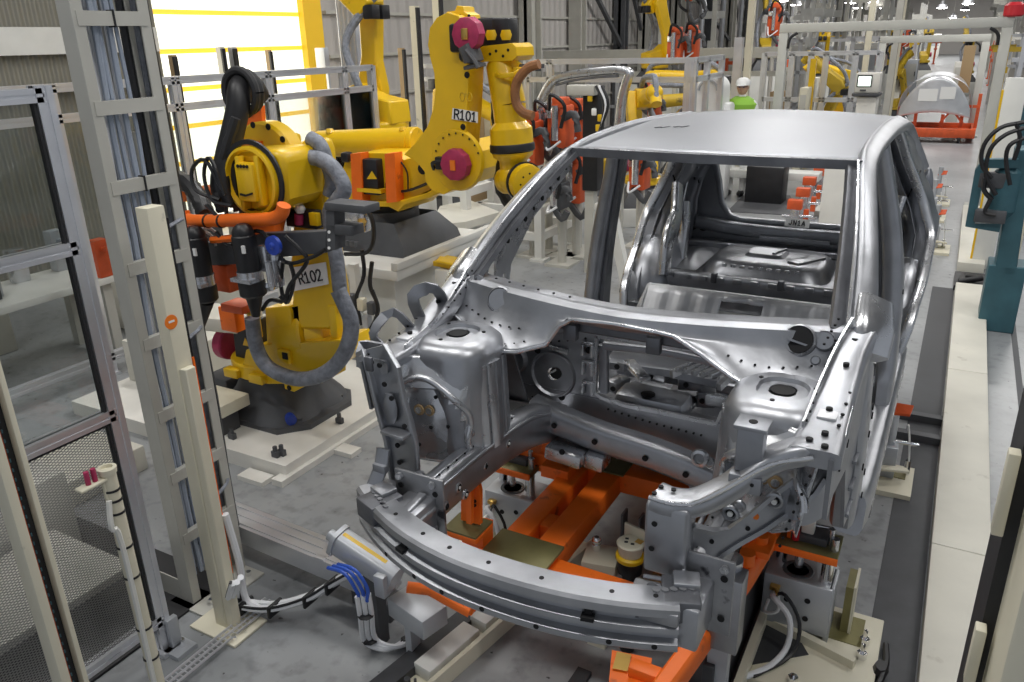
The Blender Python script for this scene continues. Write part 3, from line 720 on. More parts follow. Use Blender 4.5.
# things of the body seen through the dash opening
mb = MB(); mb.sweep([cp(-.28,2.95,1.10),cp(-.02,2.98,1.10),cp(.18,3.0,1.08)], RRECT, .14, .05); mb.sweep([cp(-.30,3.12,1.0),cp(.25,3.16,.98)], RRECT, .08, .06); mb.tube([cp(-.3,3.0,1.17),cp(.1,3.05,1.17)], .018); B('instrument_beam', mb, 'inner_steel')
mb = MB(); mb.box(cp(-.05,2.86,.98), (.3,.16,.10), bev=.03); mb.m('hole').cyl(cp(-.06,2.82,1.03), cp(-.06,2.82,1.035), .03, n=16); mb.m('steel').sweep([cp(-.22,2.86,.93),cp(-.36,2.9,.86)], RRECT, .14, .02); B('tunnel_mount', mb, 'steel')
mb = MB()
for i in range(5): mb.box(cp(.06+.035*i,2.92,1.14), (.018,.12,.02), rot=-.4, bev=.003)
mb.sweep([cp(.02,2.86,1.12),cp(.10,3.0,1.14),cp(.26,2.98,1.14),cp(.22,2.84,1.11)], RECT, .02, .03); mb.box(cp(-.12,2.84,1.12), (.05,.2,.02), rot=.7, bev=.004)
mb.box(cp(.22,2.82,1.06), (.09,.02,.05), bev=.008); B('pedal_bracket', mb, 'bright_steel')

def dots(name, pts, n, nrm, r=.0035, parent=None, mt='hole'):
    pts = smooth_path(pts, 8); L_ = [0]
    for p, q in zip(pts, pts[1:]): L_.append(L_[-1]+(q-p).length)
    mb = MB(); nrm = V(nrm).normalized()
    for i in range(n):
        t = L_[-1]*(i+.5)/n; k = max(j for j in range(len(L_)) if L_[j] <= t); k = min(k, len(pts)-2); f = (t-L_[k])/max(1e-6, L_[k+1]-L_[k]); p = pts[k].lerp(pts[k+1], f)
        mb.cyl(p-nrm*.002, p+nrm*.0035, r, n=6)
    return B(name, mb, mt)
dots('weld_row', [dp(500,366,-.002),dp(515,386,-.002),dp(545,402,-.002),dp(600,424,-.002),dp(650,440,-.002),dp(700,455,-.002)], 26, (0,-1,0), .004)
dots('weld_row', [dp(605,408,-.002),dp(650,422,-.002),dp(705,436,-.002)], 14, (0,-1,0), .005)
dots('weld_row', [dp(530,345,-.002),dp(560,341,-.002),dp(590,338,-.002)], 7, (0,-1,0), .005)
for s in (-1, 1):
    dots('weld_row', [cowl(s*.95,.55)+V((0,-.006,.0)),cowl(s*.7,.62)+V((0,-.006,0)),cowl(s*.5,.6)+V((0,-.006,0))], 8, (0,-1,.3), .004)
    dots('weld_row', [cowl(s*.9,.85)+V((0,-.006,.0)),cowl(s*.62,.88)+V((0,-.006,0)),cowl(s*.45,.8)+V((0,-.006,0))], 9, (0,-1,.3), .003)
    dots('weld_row', [cp(s*.66,2.48,1.583),cp(s*.64,2.30,1.54)], 5, (0,0,1), .004)
mb = MB(); mb.sweep([dp(604,345,.02),dp(604,392,.02)], RRECT, .04, .03, up=(0,1,0)); mb.sweep([dp(604,345,.02),dp(668,352,.03),dp(730,366,.03)], RRECT, .03, .04, up=(0,1,0), smooth=3); B('dash_stiffener', mb, 'inner_steel')
for k_, (px, py, w_, h_) in enumerate(((622,362,.10,.04),(655,372,.12,.05),(690,380,.10,.06),(640,392,.14,.04),(675,402,.16,.05),(706,396,.08,.07),(618,384,.06,.05))):
    q = dp(px, py, .22+.06*(k_%3)); mb = MB(); mb.box(q, (w_,.10,h_), rot=.3*(k_%3-1), bev=.006); mb.m('hole').cyl(q+V((0,-.055,0)), q+V((0,-.060,0)), .012, n=10); B('inner_bracket', mb, ('steel','bright_steel','inner_steel')[k_%3])
# ================================================================== front end of the body
def left_strip():
    pts = [(365,350),(385,345),(398,368),(404,400),(411,422),(416,445),(418,475),(424,505),(420,532),(404,530),(398,500),(391,465),(388,440),(377,400),(372,378)]
    mb = MB(); q3 = [at(x, y, Y=1.86+(.04 if y < 360 else 0)-(.05 if y > 500 else 0)) for x, y in pts]
    mb.plate(q3, (0,.012,0))
    mb.sweep([q3[0]]+q3[:8:-1], RRECT, .016, .035, up=(0,1,0)); mb.sweep(q3[1:7], RRECT, .014, .02, up=(0,1,0))
    mb.box(at(396,433,Y=1.84), (.10,.05,.012), rot=-.1, bev=.003)
    mb.m('hole')
    for x, y in ((385,384),(372,362),(392,398),(405,426),(398,445),(400,462),(408,500),(380,365)): 
        p = at(x,y,Y=1.855); mb.cyl(p, p+V((0,-.006,0)), .009, n=8)
    mb.m('dark_steel').box(at(369,364,Y=1.84), (.03,.012,.05), bev=.003); mb.m('inner_steel').ball(at(390,408,Y=1.86), .05, (.6,.25,1.2), n=12)
    B('front_strip', mb, 'steel')
def continue_front(s, P):
    # crash box and spot-welded end plate
    mb = MB(); mb.box(P(.45,1.70,.97), (.11,.15,.13), bev=.008)
    for z_ in (.93,1.0): mb.sweep([P(.393,1.63,z_),P(.393,1.76,z_)], RRECT, .012, .02)
    mb.sweep([P(.43,1.64,1.04),P(.44,1.76,1.04)], RRECT, .03, .016)
    B('crash_box', mb, 'steel')
    mb = MB(); mb.m('spot_steel').box(P(.46,1.775,.985), (.19,.012,.24), bev=.004)
    mb.m('hole')
    for t in ((.395,1.05),(.40,.92),(.53,1.05),(.53,.92)): mb.cyl(P(t[0],1.768,t[1]), P(t[0],1.765,t[1]), .010, n=10)
    mb.m('bright_steel')
    for t in ((.40,1.085),(.53,1.085)): mb.cyl(P(t[0],1.768,t[1]), P(t[0],1.755,t[1]), .013, n=6)
    B('crash_box_plate', mb)
    if s > 0: return
    # folded fender brackets over the apron rail
    mb = MB()
    mb.sweep([P(.73,2.22,1.43),P(.75,2.20,1.54),P(.70,2.26,1.56),P(.69,2.33,1.47)], RECT, .05, .008, smooth=3, up=(0,1,0)); mb.sweep([P(.76,2.02,1.40),P(.80,2.02,1.45),P(.77,2.10,1.51),P(.72,2.16,1.42)], RECT, .035, .008, smooth=3, up=(0,1,0)); mb.sweep([P(.76,2.02,1.40),P(.82,1.98,1.41),P(.80,1.94,1.36)], RECT, .05, .008, smooth=3, up=(0,1,.3))
    B('fender_bracket', mb, 'inner_steel')
for s in (-1, 1):
    P = lambda u, y, z: cp(u, y, z, s)
    # strut tower: domed top, barrel, flared foot
    mb = MB(); c0 = P(.56,2.195,0)
    def tower(a, b):
        ang = 2*PI*a
        h, r = [(1.430,.04),(1.425,.07),(1.437,.075),(1.433,.115),(1.415,.145),(1.385,.158),(1.25,.162),(1.15,.165),(1.08,.168),(1.03,.168)][min(9,int(b*9+.5))]
        if s > 0 and h < 1.2: h += .06*(1.2-h)/.17
        sq = 1+.10*abs(math.sin(2*ang))
        return V((c0.x+math.cos(ang)*r*sq*.95, c0.y+math.sin(ang)*r*sq*1.05, h))
    mb.grid(tower, 40, 9); 
    mb.m('hole').cyl((c0.x,c0.y,1.425),(c0.x,c0.y,1.4325),.035,n=18)
    for i in range(3):
        a = 2*PI*i/3+.4; mb.cyl((c0.x+.093*math.cos(a),c0.y+.093*math.sin(a),1.430),(c0.x+.093*math.cos(a),c0.y+.093*math.sin(a),1.4385),.007,n=8)
    mb.m('steel')
    B('strut_tower', mb, 'steel', angle=50)
    # pressed ribs and bosses on the tower
    mb = MB()
    mb.m('bright_steel')
    for (ang, z) in ((-1.25,1.28),(-.9,1.12),(-1.9,1.2)):
        n = V((-s*math.cos(ang)*-1 if False else math.cos(ang)*-s, math.sin(ang), 0)); p = V((c0.x,c0.y,z))+n*.172
        mb.lathe(p, n, [(-.01,.03),(.008,.026),(.012,.018),(.004,.01)], n=16, caps=False); mb.disc_hole(p+n*.004, n, .007)
    for ang in (-.5,-.25): 
        n = V((math.cos(ang)*-s, math.sin(ang), 0)); mb.sweep([V((c0.x,c0.y,1.36))+n*.158, V((c0.x,c0.y,1.2))+n*.165, V((c0.x,c0.y,1.04))+n*.175], RRECT, .035, .016, up=n)
    mb.m('inner_steel')
    for ang in (-.05,.3): 
        n = V((math.cos(ang)*-s, math.sin(ang), 0)); mb.sweep([V((c0.x,c0.y,1.36))+n*.158, V((c0.x,c0.y,1.05))+n*.165], RRECT, .03, .02, up=n)
    B('tower_rib', mb, 'bright_steel', angle=60)
    # front wheelhouse skin between tower and apron
    def wh(a, b):
        # a: along from apron front corner to tower inner side ; b: top to bottom
        pts_t = [P(.715,1.90,1.39), P(.66,2.02,1.395), P(.56,2.06,1.40), P(.44,2.10,1.38), P(.40,2.2,1.34)]
        pts_b = [*[P(u_,y_,z_+(.07 if s > 0 else 0)) for u_,y_,z_ in ((.68,1.90,1.08),(.61,1.93,1.03),(.53,1.96,1.02),(.46,2.02,1.04),(.42,2.1,1.06))]]
        t = lerp_list(pts_t and [tuple(p) for p in pts_t], 21)[int(a*20+.5)]; q = lerp_list([tuple(p) for p in pts_b], 21)[int(a*20+.5)]
        p = V(t).lerp(V(q), b); bulge = .035*math.sin(PI*min(1,b*1.1))*math.sin(PI*a)
        dd = math.hypot((a-.42)/.46, (b-1.0)/.84)
        dish = -.035 if dd < .86 else (.010 if dd < 1.0 else 0)
        return p + V((0,-1,0.1))*(bulge+dish)
    mb = MB(); mb.grid(lambda a, b: wh(round(a*20)/20, b), 20, 22); B('wheelhouse_panel', mb, 'bright_steel', solid=.004, angle=70)
    mb = MB()
    arc = [wh(round((.42+.46*math.cos(t))*20)/20, min(1,1.0-.82*math.sin(t)))+V((0,-.012,0)) for t in [PI*(i/14) for i in range(0,13)]]
    mb.tube(arc, .012, n=8, smooth=3)
    B('wheelhouse_bead', mb, 'bright_steel', angle=70)
    for a, b in ((.34,.50),(.44,.50)):
        mb = MB(); p = wh(round(a*20)/20, b)+V((0,-.004,0)); mb.m('tan').cyl(p, p+V((0,-.006,0)), .020, n=16); mb.m('bright_steel').cyl(p, p+V((0,-.010,0)), .012, n=12); B('locating_pin', mb)
    mb = MB(); mb.m('hole')
    for a, b in ((.5,.38),(.58,.50),(.46,.66),(.62,.66),(.66,.80),(.7,.92),(.3,.85)):
        p = wh(round(a*20)/20, b); mb.cyl(p+V((0,-.001,0)), p+V((0,-.007,0)), .007, n=8)
    B('drilled_hole', mb)
    # apron upper rail
    mb = MB(); path = [P(.735,2.56,1.53),P(.715,2.40,1.49),P(.705,2.22,1.43),P(.70,2.05,1.40),P(.70,1.88,1.40)]
    mb.sweep(path, RRECT, [.10,.09,.10,.12,.13], [.09,.08,.07,.06,.05], smooth=4)
    mb.m('hole')
    for t in ((.715,2.42,1.535),(.71,2.3,1.50),(.70,2.1,1.442),(.71,1.97,1.432),(.68,1.92,1.430),(.72,1.9,1.430)): mb.cyl(P(*t)+V((0,0,-.01)), P(*t)+V((0,0,.004)), .009, n=10)
    B('apron_rail', mb, 'steel', angle=60)
    mb = MB(); mb.sweep([P(.695,2.49,1.575),P(.672,2.36,1.525),P(.655,2.2,1.465),P(.65,2.0,1.43)], RECT, .006, .018, smooth=4); mb.tube([P(.760,2.5,1.50),P(.748,2.3,1.462),P(.752,2.1,1.425),P(.755,1.90,1.405)], .006, n=6); B('apron_flange', mb, 'bright_steel')
    # apron side wall, outboard
    mb = MB(); out = [P(.735,1.87,1.41),P(.74,2.10,1.41),P(.745,2.5,1.50),P(.75,2.66,1.2),P(.75,2.74,.80),P(.745,2.46,.86),P(.74,2.44,.95),P(.735,2.32,1.15),P(.735,2.0,1.24),P(.735,1.9,1.22)]
    mb.plate(out, (s*.012,0,0)); 
    for z_ in (.90,1.0,1.10): mb.sweep([P(.757,2.47,z_),P(.757,2.64,z_)], RRECT, .02, .012, up=(0,0,1))
    for t in ((2.53,.95),(2.58,1.05),(2.52,1.15),(2.2,1.3),(2.05,1.3)): mb.disc_hole(P(.750,t[0],t[1]), (s,0,0), .013)
    B('apron_side', mb, 'inner_steel')
    # wheelhouse rear wall, from rail to hinge pillar
    mb = MB(); mb.plate([P(.42,2.60,1.0),P(.74,2.56,1.0),P(.745,2.70,.86),P(.60,2.64,.90),P(.42,2.62,.92)], (0,.01,0)); mb.plate([P(.52,2.45,1.40),P(.74,2.56,1.48),P(.745,2.62,.95),P(.50,2.62,.95)], (0,.01,0)); B('toe_side_panel', mb, 'dark_steel')
    # front rail
    mb = MB(); path = [P(.45,1.78,.99),P(.45,2.05,.99),P(.44,2.35,.98),P(.42,2.62,.92),P(.40,2.85,.80)]
    mb.sweep(path, RRECT, [.085,.09,.10,.11,.12], [.15,.15,.16,.16,.14], smooth=4)
    mb.sweep([P(.405,1.80,1.045),P(.395,2.1,1.05),P(.385,2.4,1.035),P(.365,2.62,.975)], RRECT, .012, .016, smooth=4)
    mb.sweep([P(.45,1.80,1.068),P(.45,2.1,1.068),P(.44,2.35,1.062)], RRECT, .03, .01, smooth=3)
    for t in ((1.84,.96),(1.92,.99),(1.96,.94),(2.1,.98),(2.25,1.0),(2.45,.98),(2.52,.93)):
        p = P(.405-max(0,(t[0]-2.1))*.05, t[0], t[1]); n = V((-s,0,0)); mb.m('bright_steel').lathe(p+n*-.005, n, [(0,.019),(.006,.018),(.008,.013)], n=14, caps=False); mb.m('hole').cyl(p-n*.004, p+n*.002, .013, n=12); mb.m('white' if t[0] in (1.92,2.25,1.96) else 'hole').cyl(p, p+n*.005, .006, n=8)
    B('front_rail', mb, 'steel', angle=50)
    if s < 0: left_strip(); continue_front(s, P); continue
    # front gusset closing rail to apron, pierced
    def gx(px, py):
        return at(px, py, Y=1.80+.22*max(0, min(1, (px-692)/125)))
    out = [gx(*p) for p in ((688,548),(692,526),(712,531),(729,530),(752,514),(775,494),(800,476),(808,464),(832,460),(826,478),(815,494),(790,512),(765,529),(740,543),(722,555),(706,575),(694,590),(686,588))]
    mb = MB(); mb.plate(out, (0,.010,0), [[gx(699+7*math.cos(i*PI/6), 554+8*math.sin(i*PI/6)) for i in range(12)]])
    mb.sweep(out[1:9], RECT, .012, .02, up=(0,1,0)); mb.sweep(out[9:17], RECT, .012, .02, up=(0,1,0))
    for px, py, r in ((731,512,.024),(740,505,.018),(775,499,.026),(797,485,.024)):
        mb.lathe(gx(px,py)+V((0,-.004,0)), (0,-1,0), [(0,r),(.008,r*.92),(.010,r*.7),(.003,r*.5)], n=18, caps=False)
    for px, py in ((731,512),(775,500)): mb.m('hole').cyl(gx(px,py)+V((0,-.004,0)), gx(px,py)+V((0,-.008,0)), .016, n=12); mb.m('white').cyl(gx(px,py)+V((0,-.004,0)), gx(px,py)+V((0,-.014,0)), .008, n=10)
    mb.m('hole')
    for px, py in ((804,475),(810,487),(748,528),(790,502),(712,541)): mb.cyl(gx(px,py)+V((0,-.001,0)), gx(px,py)+V((0,-.005,0)), .007, n=8)
    mb.m('sticker_orange').cyl(gx(756,516), gx(756,516)+V((0,-.005,0)), .009, n=10)
    B('front_gusset', mb, 'steel')
    # radiator support link tube: from apron corner sweeping inboard and down, ending in a box
    mb = MB(); path = [P(.715,1.93,1.395),P(.66,1.91,1.395),P(.58,1.89,1.35),P(.50,1.85,1.275),P(.43,1.81,1.235),P(.37,1.79,1.23),P(.325,1.79,1.235)]
    mb.sweep(path, RRECT, [.05,.085,.085,.085,.09,.10,.10], [.05,.06,.055,.05,.05,.05,.05], smooth=5, up=(0,0,1))
    mb.box(P(.37,1.785,1.13), (.12,.085,.22), bev=.012)
    for t in ((.33,1.76,1.262),(.37,1.80,1.262),(.335,1.80,1.262)): mb.disc_hole(P(*t), (0,0,1), .007)
    mb.m('bright_steel'); mb.tube([P(.70,1.872,1.405),P(.60,1.845,1.372),P(.50,1.80,1.297),P(.43,1.76,1.257),P(.37,1.745,1.253),P(.32,1.745,1.255)], .006, n=6, smooth=4)
    for (u,z) in ((.34,1.18),(.335,1.10)): mb.disc_hole(P(u,1.742,z), (0,-1,0), .008)
    B('radiator_support', mb, 'steel', angle=50)
    # stand-up bracket on the tube
    mb = MB(); q = P(.545,1.88,1.36); mb.box(q+V((0,0,.035)), (.07,.05,.13), bev=.006); mb.box(q+V((0,.0,.102)), (.085,.075,.012), bev=.003); mb.disc_hole(q+V((0,0,.107)), (0,0,1), .012)
    mb.box(q+V((0,-.03,-.055)), (.085,.03,.05), bev=.004)
    for du in (-.02,.02): mb.disc_hole(q+V((du,-.045,-.05)), (0,-1,0), .005)
    B('tube_bracket', mb, 'inner_steel')
    continue_front(s, P)
# ---- hat-shaped bumper beam with three ridges, ends swept back
def bb(u): return 1.50+.30*(abs(u)/.56)**2.2*.9
prof = [(-.035,.074),(.04,.074),(.04,-.074),(-.035,-.074),(-.045,-.062),(-.045,-.044),(-.026,-.036),(-.026,-.018),(-.045,-.010),(-.045,.008),(-.026,.016),(-.026,.034),(-.045,.042),(-.045,.066)]
mb = MB(); path = []
for i in range(41):
    u = -.575+1.075*i/40; path.append(cp(u-.055, 1.545+(.15 if u < 0 else .11)*(abs(u)/.5)**2.2*.9, .975))
mb.sweep(path, [(-a, b) for a, b in prof], 1, 1.0, up=(0,0,1))
bumper = B('bumper_beam', mb, 'steel', angle=25)
mb = MB(); mb.m('hole')
for u in (-.36,.23):
    i = min(39,max(1,int((u+.63)/1.075*40))); q = path[i]; t = (path[i+1]-path[i-1]).normalized(); n = V((t.y,-t.x,0)); mb.box(q+n*.040+V((0,0,.012)), (.035,.012,.024), ax=(t,(0,0,1)))
    mb.box(q+n*.030+V((0,0,.030)), (.02,.03,.012), ax=(t,(0,0,1)))
for u in (-.44,-.30,-.2,-.05,.1,.3,.4):
    i = min(39,max(1,int((u+.63)/1.075*40))); q = path[i]; t = (path[i+1]-path[i-1]).normalized(); n = V((t.y,-t.x,0)); mb.cyl(q+V((0,0,.070)), q+V((0,0,.0755)), .007, n=10); mb.cyl(q+n*.040+V((0,0,-.052)), q+n*.0465+V((0,0,-.052)), .008, n=10)
build('beam_slot', mb, bumper)
# end cap plates of the beam (weld-marked)
mb = MB()
for s in (-1,1):
    mb = MB(); mb.m('dark_steel').box(cp(s*.495-.055,1.68,1.015), (.10,.12,.07), rot=s*.35, bev=.008); mb.m('steel').box(cp(s*.50-.055,1.71,1.055), (.07,.06,.02), rot=s*.35, bev=.004)
    for i in range(5): mb.m('spot_steel').ball(cp(s*(.44+.02*i)-.055,1.64+.012*i,1.052), .010, (1.3,1,.5), n=6)
    B('beam_end_cap', mb)
mb = MB(); mb.m('spot_steel').box(cp(.385,1.645,1.01), (.14,.12,.04), rot=.12, bev=.006)
mb.m('steel').tube([cp(.33,1.70,1.036),cp(.43,1.71,1.036),cp(.45,1.60,1.03)], .006, n=6, smooth=3)
for x, y in ((.36,1.68),(.40,1.65),(.34,1.62),(.42,1.61)): mb.m('dark_steel').ball(cp(x,y,1.03), .014, (1,1,.3), n=8)
B('weld_plate', mb)
# towing bracket lug at the left
mb = MB(); mb.sweep([cp(-.62,1.72,1.02),cp(-.60,1.76,1.10),cp(-.60,1.78,1.16)], RRECT, .05, .015, up=(0,1,0)); mb.box(cp(-.60,1.76,1.10), (.05,.03,.03), bev=.004); mb.box(cp(-.58,1.80,1.01), (.12,.04,.02), bev=.004); mb.tube([cp(-.56,1.84,1.02),cp(-.49,1.80,1.03)], .016, n=8); mb.tube([cp(-.54,1.78,1.0),cp(-.47,1.75,1.0)], .012, n=8); mb.ball(cp(-.505,1.84,1.05), .02, n=8); B('hose_bracket', mb, 'inner_steel')

for s in (-1, 1):
    P = lambda u, y, z: cp(u, y, z, s)
    dots('weld_row', [wh_ for wh_ in (P(.70,1.885,1.36),P(.66,1.885,1.2),P(.64,1.89,1.10))], 9, (0,-1,0), .004)
    dots('weld_row', [P(.43,1.82,1.071),P(.43,2.1,1.071),P(.42,2.35,1.066)], 10, (0,0,1), .004)
    dots('weld_row', [P(.662,2.44,1.530),P(.655,2.2,1.462),P(.655,2.0,1.428)], 10, (0,0,1), .004)
    dots('weld_row', [P(.745,2.44,1.525),P(.738,2.2,1.458),P(.735,2.0,1.428)], 8, (0,0,1), .005)
    mb = MB(); mb.box(P(.70,2.13,1.432), (.05,.16,.012), bev=.003); mb.box(P(.70,2.36,1.50), (.05,.12,.012), bev=.003, ax=((1,0,0),(0,1,.25))); B('rail_patch', mb, 'galvanised')
# ================================================================== skid, lifts and conveyor under the body
sk = thing('transport_skid', 'orange welded steel skid of square tubes carrying the silver car body', 'skid', (-.9,3.6,.12))
def S(name, mb, material='orange', parent=None, **k): return build(name, mb, parent or sk, material, **k)
def beam(lo, hi, bev=.006): mb = MB(); mb.bb(lo, hi, bev); return mb
S('side_beam', beam((-1.39,2.30,.42),(-1.29,5.6,.52))); S('side_beam', beam((-1.24,2.22,.42),(-1.13,5.6,.52)))
S('side_beam', beam((-.60,2.95,.42),(-.50,5.6,.52)))
S('cross_beam', beam((-1.29,2.47,.425),(-1.24,2.57,.515))); S('cross_beam', beam((-1.70,2.98,.43),(-.42,3.09,.53))); S('cross_beam', beam((-1.6,3.42,.43),(-.42,3.54,.53))); S('cross_beam', beam((-1.6,4.3,.43),(-.42,4.42,.53))); S('cross_beam', beam((-1.6,5.3,.43),(-.42,5.42,.53)))
S('cross_beam', beam((-1.13,2.22,.40),(-.62,2.32,.50)))
mb = MB(); mb.sweep([(-.42,3.6,.46),(-.43,3.0,.46),(-.47,2.6,.45),(-.53,2.15,.44),(-.57,1.92,.42)], RRECT, .07, .10, up=(0,0,1)); S('side_beam', mb)
mb = MB(); mb.m('olive').bb((-1.40,2.18,.52),(-1.12,2.36,.532),.002); S('support_pad', mb)
mb = MB(); mb.m('olive').bb((-.80,2.18,.50),(-.66,2.34,.512),.002); S('support_pad', mb)
mb = MB(); mb.bb((-1.43,2.06,.36),(-1.32,2.17,.50),.006); mb.bb((-1.43,2.14,.38),(-1.20,2.22,.52),.006); S('front_stop', mb)
mb = MB(); mb.m('olive').bb((-1.46,2.93,.53),(-1.36,3.0,.80),.004); mb.m('orange').bb((-1.47,2.84,.50),(-1.33,2.93,.56),.004); mb.box((-1.36,2.88,.50),(.03,.02,.12)); S('upright', mb)
mb = MB(); mb.plate([(-1.56,3.0,.50),(-1.52,3.0,.66),(-1.47,3.0,.70),(-1.47,3.0,.50)],(0,.03,0)); mb.plate([(-1.56,2.99,.60),(-1.50,2.99,.60),(-1.50,2.99,.63),(-1.56,2.99,.63)],(0,.03,0))
S('guide_bracket', mb)
mb = MB()
for x, y in ((-1.25,3.03),(-1.25,3.48)): mb.bb((x-.14,y-.07,.528),(x+.14,y+.07,.536))
S('weld_plate', mb, 'olive')
# left front post: folded orange bracket with an olive pad and a thin pin
mb = MB(); mb.plate([at(*p, Y=2.22) for p in ((461,492),(466,483),(478,482),(480,492),(480,525),(461,520))], (0,.02,0)); mb.plate([at(*p, Y=2.24) for p in ((462,525),(483,530),(483,580),(462,572))], (0,.08,0))
mb.box(at(473,470,Y=2.22),(.02,.02,.10)); mb.plate([at(*p, Y=2.20) for p in ((469,482),(474,482),(474,522),(469,521))],(0,-.02,0)); mb.m('hole')
for y_ in (501,505): q = at(475,y_,Y=2.215); mb.cyl(q,q+V((0,-.006,0)),.007,n=8)
S('front_post', mb)
c_ = at(468,527,Z=.60); mb = MB(); mb.m('olive').box(c_+V((0,0,.008)), (.15,.13,.008)); mb.m('orange').box(c_-V((0,0,.008)), (.155,.135,.022), bev=.003); S('support_pad', mb)
# right hand arms, pins and brackets standing outboard
mb = MB(); mb.sweep([(-.42,3.3,.46),(-.40,3.05,.58),(-.36,2.95,.60)], RRECT, .06, .05); mb.box((-.36,2.93,.52),(.03,.03,.16),bev=.003); mb.box((-.44,2.72,.53),(.09,.14,.03),bev=.004); mb.cyl((-.44,2.72,.54),(-.44,2.72,.575),.025); mb.cyl((-.47,2.62,.5),(-.47,2.62,.55),.03); mb.plate([(-.50,2.6,.45),(-.50,2.9,.45),(-.50,2.9,.56),(-.50,2.75,.58),(-.50,2.6,.52)],(.02,0,0)); S('locator_arm', mb)
mb = MB(); mb.sweep([at(407,587,Z=.62),at(430,590,Z=.60),at(470,612,Z=.55)], RRECT, .03, .035); S('front_link', mb); mb = MB(); mb.plate([at(*p,Y=1.98) for p in ((450,597),(471,605),(471,616),(450,608))],(0,.08,0)); S('link_foot', mb)
mb = MB(); mb.plate([at(*p,Z=.42) for p in ((612,650),(652,658),(648,690),(608,690))],(0,0,-.10)); mb.box(at(645,672,Z=.44),(.10,.05,.04),bev=.003); mb.m('brass').box(at(622,662,Z=.425),(.05,.08,.006),rot=.2); S('front_stop', mb)
for (x,y) in ((-1.02,2.86),(-1.02,4.6),(-.55,2.6)):
    mb = MB(); mb.m('rubber').lathe((x-.03,y,.20),(1,0,0),[(0,.09),(.005,.10),(.055,.10),(.06,.09)],n=24); mb.m('machined').cyl((x-.032,y,.20),(x+.032,y,.20),.045,n=16); mb.m('cast_grey').bb((x-.045,y-.03,.20),(x-.035,y+.03,.42)); mb.bb((x+.035,y-.03,.20),(x+.045,y+.03,.42)); S('caster', mb)
mb = MB(); mb.bb((-.64,2.10,.0),(-.50,6.2,.05)); mb.bb((-.51,2.2,.0),(-.47,6.2,.34)); t = build('conveyor_rail', mb, None, 'dark_track', label='tall black steel side rail of the conveyor on the right, under the car body', cat='conveyor rail', bevel=.004)
mb = MB(); mb.bb((-.44,1.9,0),(-.41,6.4,.10)); build('guide_rail', mb, None, 'beige', label='thin beige guide rail running beside the tall black conveyor rail', cat='rail')
mb = MB(); mb.sweep([(-1.70,1.55,.035),(-1.56,2.35,.035),(-1.50,3.0,.035)], RECT, .085, .07); build('conveyor_rail', mb, None, 'dark_track', label='low black conveyor rail on the floor under the left end of the bumper beam', cat='conveyor rail')
t = thing('conveyor_track', 'beige channel with screwed-down cover blocks beside the low black rail', 'conveyor track', (-1.48,2.2,0))
d = V((.165,.98,0)).normalized(); o_ = V((-1.60,1.75,0)); nrm = V((d.y,-d.x,0))
mb = MB(); mb.box(o_+d*.60+nrm*.0+V((0,0,.015)), (.20,1.5,.03), ax=((d.y,-d.x,0),d)); build('base_channel', mb, t, 'beige')
mb = MB(); mb.box(o_+d*.60+nrm*.095+V((0,0,.05)), (.02,1.5,.07), ax=((d.y,-d.x,0),d)); build('side_flange', mb, t, 'beige')
for k_ in range(2): mb = MB(); mb.box(o_+d*(.35+.34*k_)+nrm*.02+V((0,0,.06)), (.09,.30,.06), ax=((d.y,-d.x,0),d), bev=.004); build('cover_block', mb, t, 'white_paint')
for k_ in range(3): mb = MB(); q = o_+d*(.14+.34*k_)+nrm*.02; mb.cyl(q+V((-.02,0,.03)),q+V((-.02,0,.07)),.014,n=6); mb.cyl(q+V((.02,0,.03)),q+V((.02,0,.06)),.012,n=6); mb.cyl(q+V((.02,0,.05)),q+V((.02,0,.085)),.006,n=6); build('anchor_bolts', mb, t, 'cast_grey')
mb = MB(); mb.sweep([(-1.02,1.5,.01),(-1.0,2.30,.01)], RECT, .06, .02); build('floor_rail', mb, None, 'dark_track', label='short flat black rail on the floor in front of the middle of the bumper beam', cat='rail')
mb = MB(); mb.bb((-.96,2.75,.0),(-.68,4.2,.03)); build('floor_plate', mb, None, 'tan', label='brown steel plate on the floor under the middle of the orange skid', cat='plate')
# grey upright bracket at the right front corner with a round silver cap
t = thing('corner_bracket', 'grey folded sheet bracket with a round silver cap below the right end of the bumper', 'bracket', (-.46,2.25,.3))
mb = MB(); mb.bb((-.53,2.20,.42),(-.40,2.29,.72),.006); 
for z_ in (.68,.60,.50): mb.disc_hole((-.50,2.198,z_),(0,-1,0),.006)
build('upright_sheet', mb, t, 'steel')
mb = MB(); mb.lathe((-.465,2.28,.72),(0,0,1),[(0,.045),(.03,.045),(.036,.03)],n=20); build('round_cap', mb, t, 'machined')
mb = MB(); mb.bb((-.50,2.22,0),(-.43,2.27,.42)); build('foot', mb, t, 'cylinder_grey')
# little warning-striped sensor reel
q = at(630,562,Z=.46)
t = thing('sensor_unit', 'round black and yellow sensor with a cream cap standing beside the orange front cross beam', 'sensor', (q.x,q.y,.03))
mb = MB(); mb.lathe((q.x,q.y,.42),(0,0,1),[(0,.05),(.05,.05),(.06,.045)],n=20); mb.cyl((q.x,q.y,.03),(q.x,q.y,.42),.03); build('body', mb, t, 'black')
mb = MB(); mb.lathe((q.x,q.y,.475),(0,0,1),[(0,.052),(.006,.058),(.02,.058),(.026,.05)],n=24); build('yellow_ring', mb, t, 'yellow')
mb = MB(); mb.lathe((q.x,q.y,.50),(0,0,1),[(0,.045),(.03,.05),(.05,.055),(.055,.05)],n=24); mb.box((q.x+.0,q.y+.05,.56),(.10,.012,.07),rot=-.25,bev=.003); build('cap', mb, t, 'beige')
mb = MB(); 
for dx, dy in ((-.015,-.01),(.012,-.012),(-.02,.012)): mb.box((q.x+dx,q.y+dy,.5565),(.014,.010,.002),rot=.3)
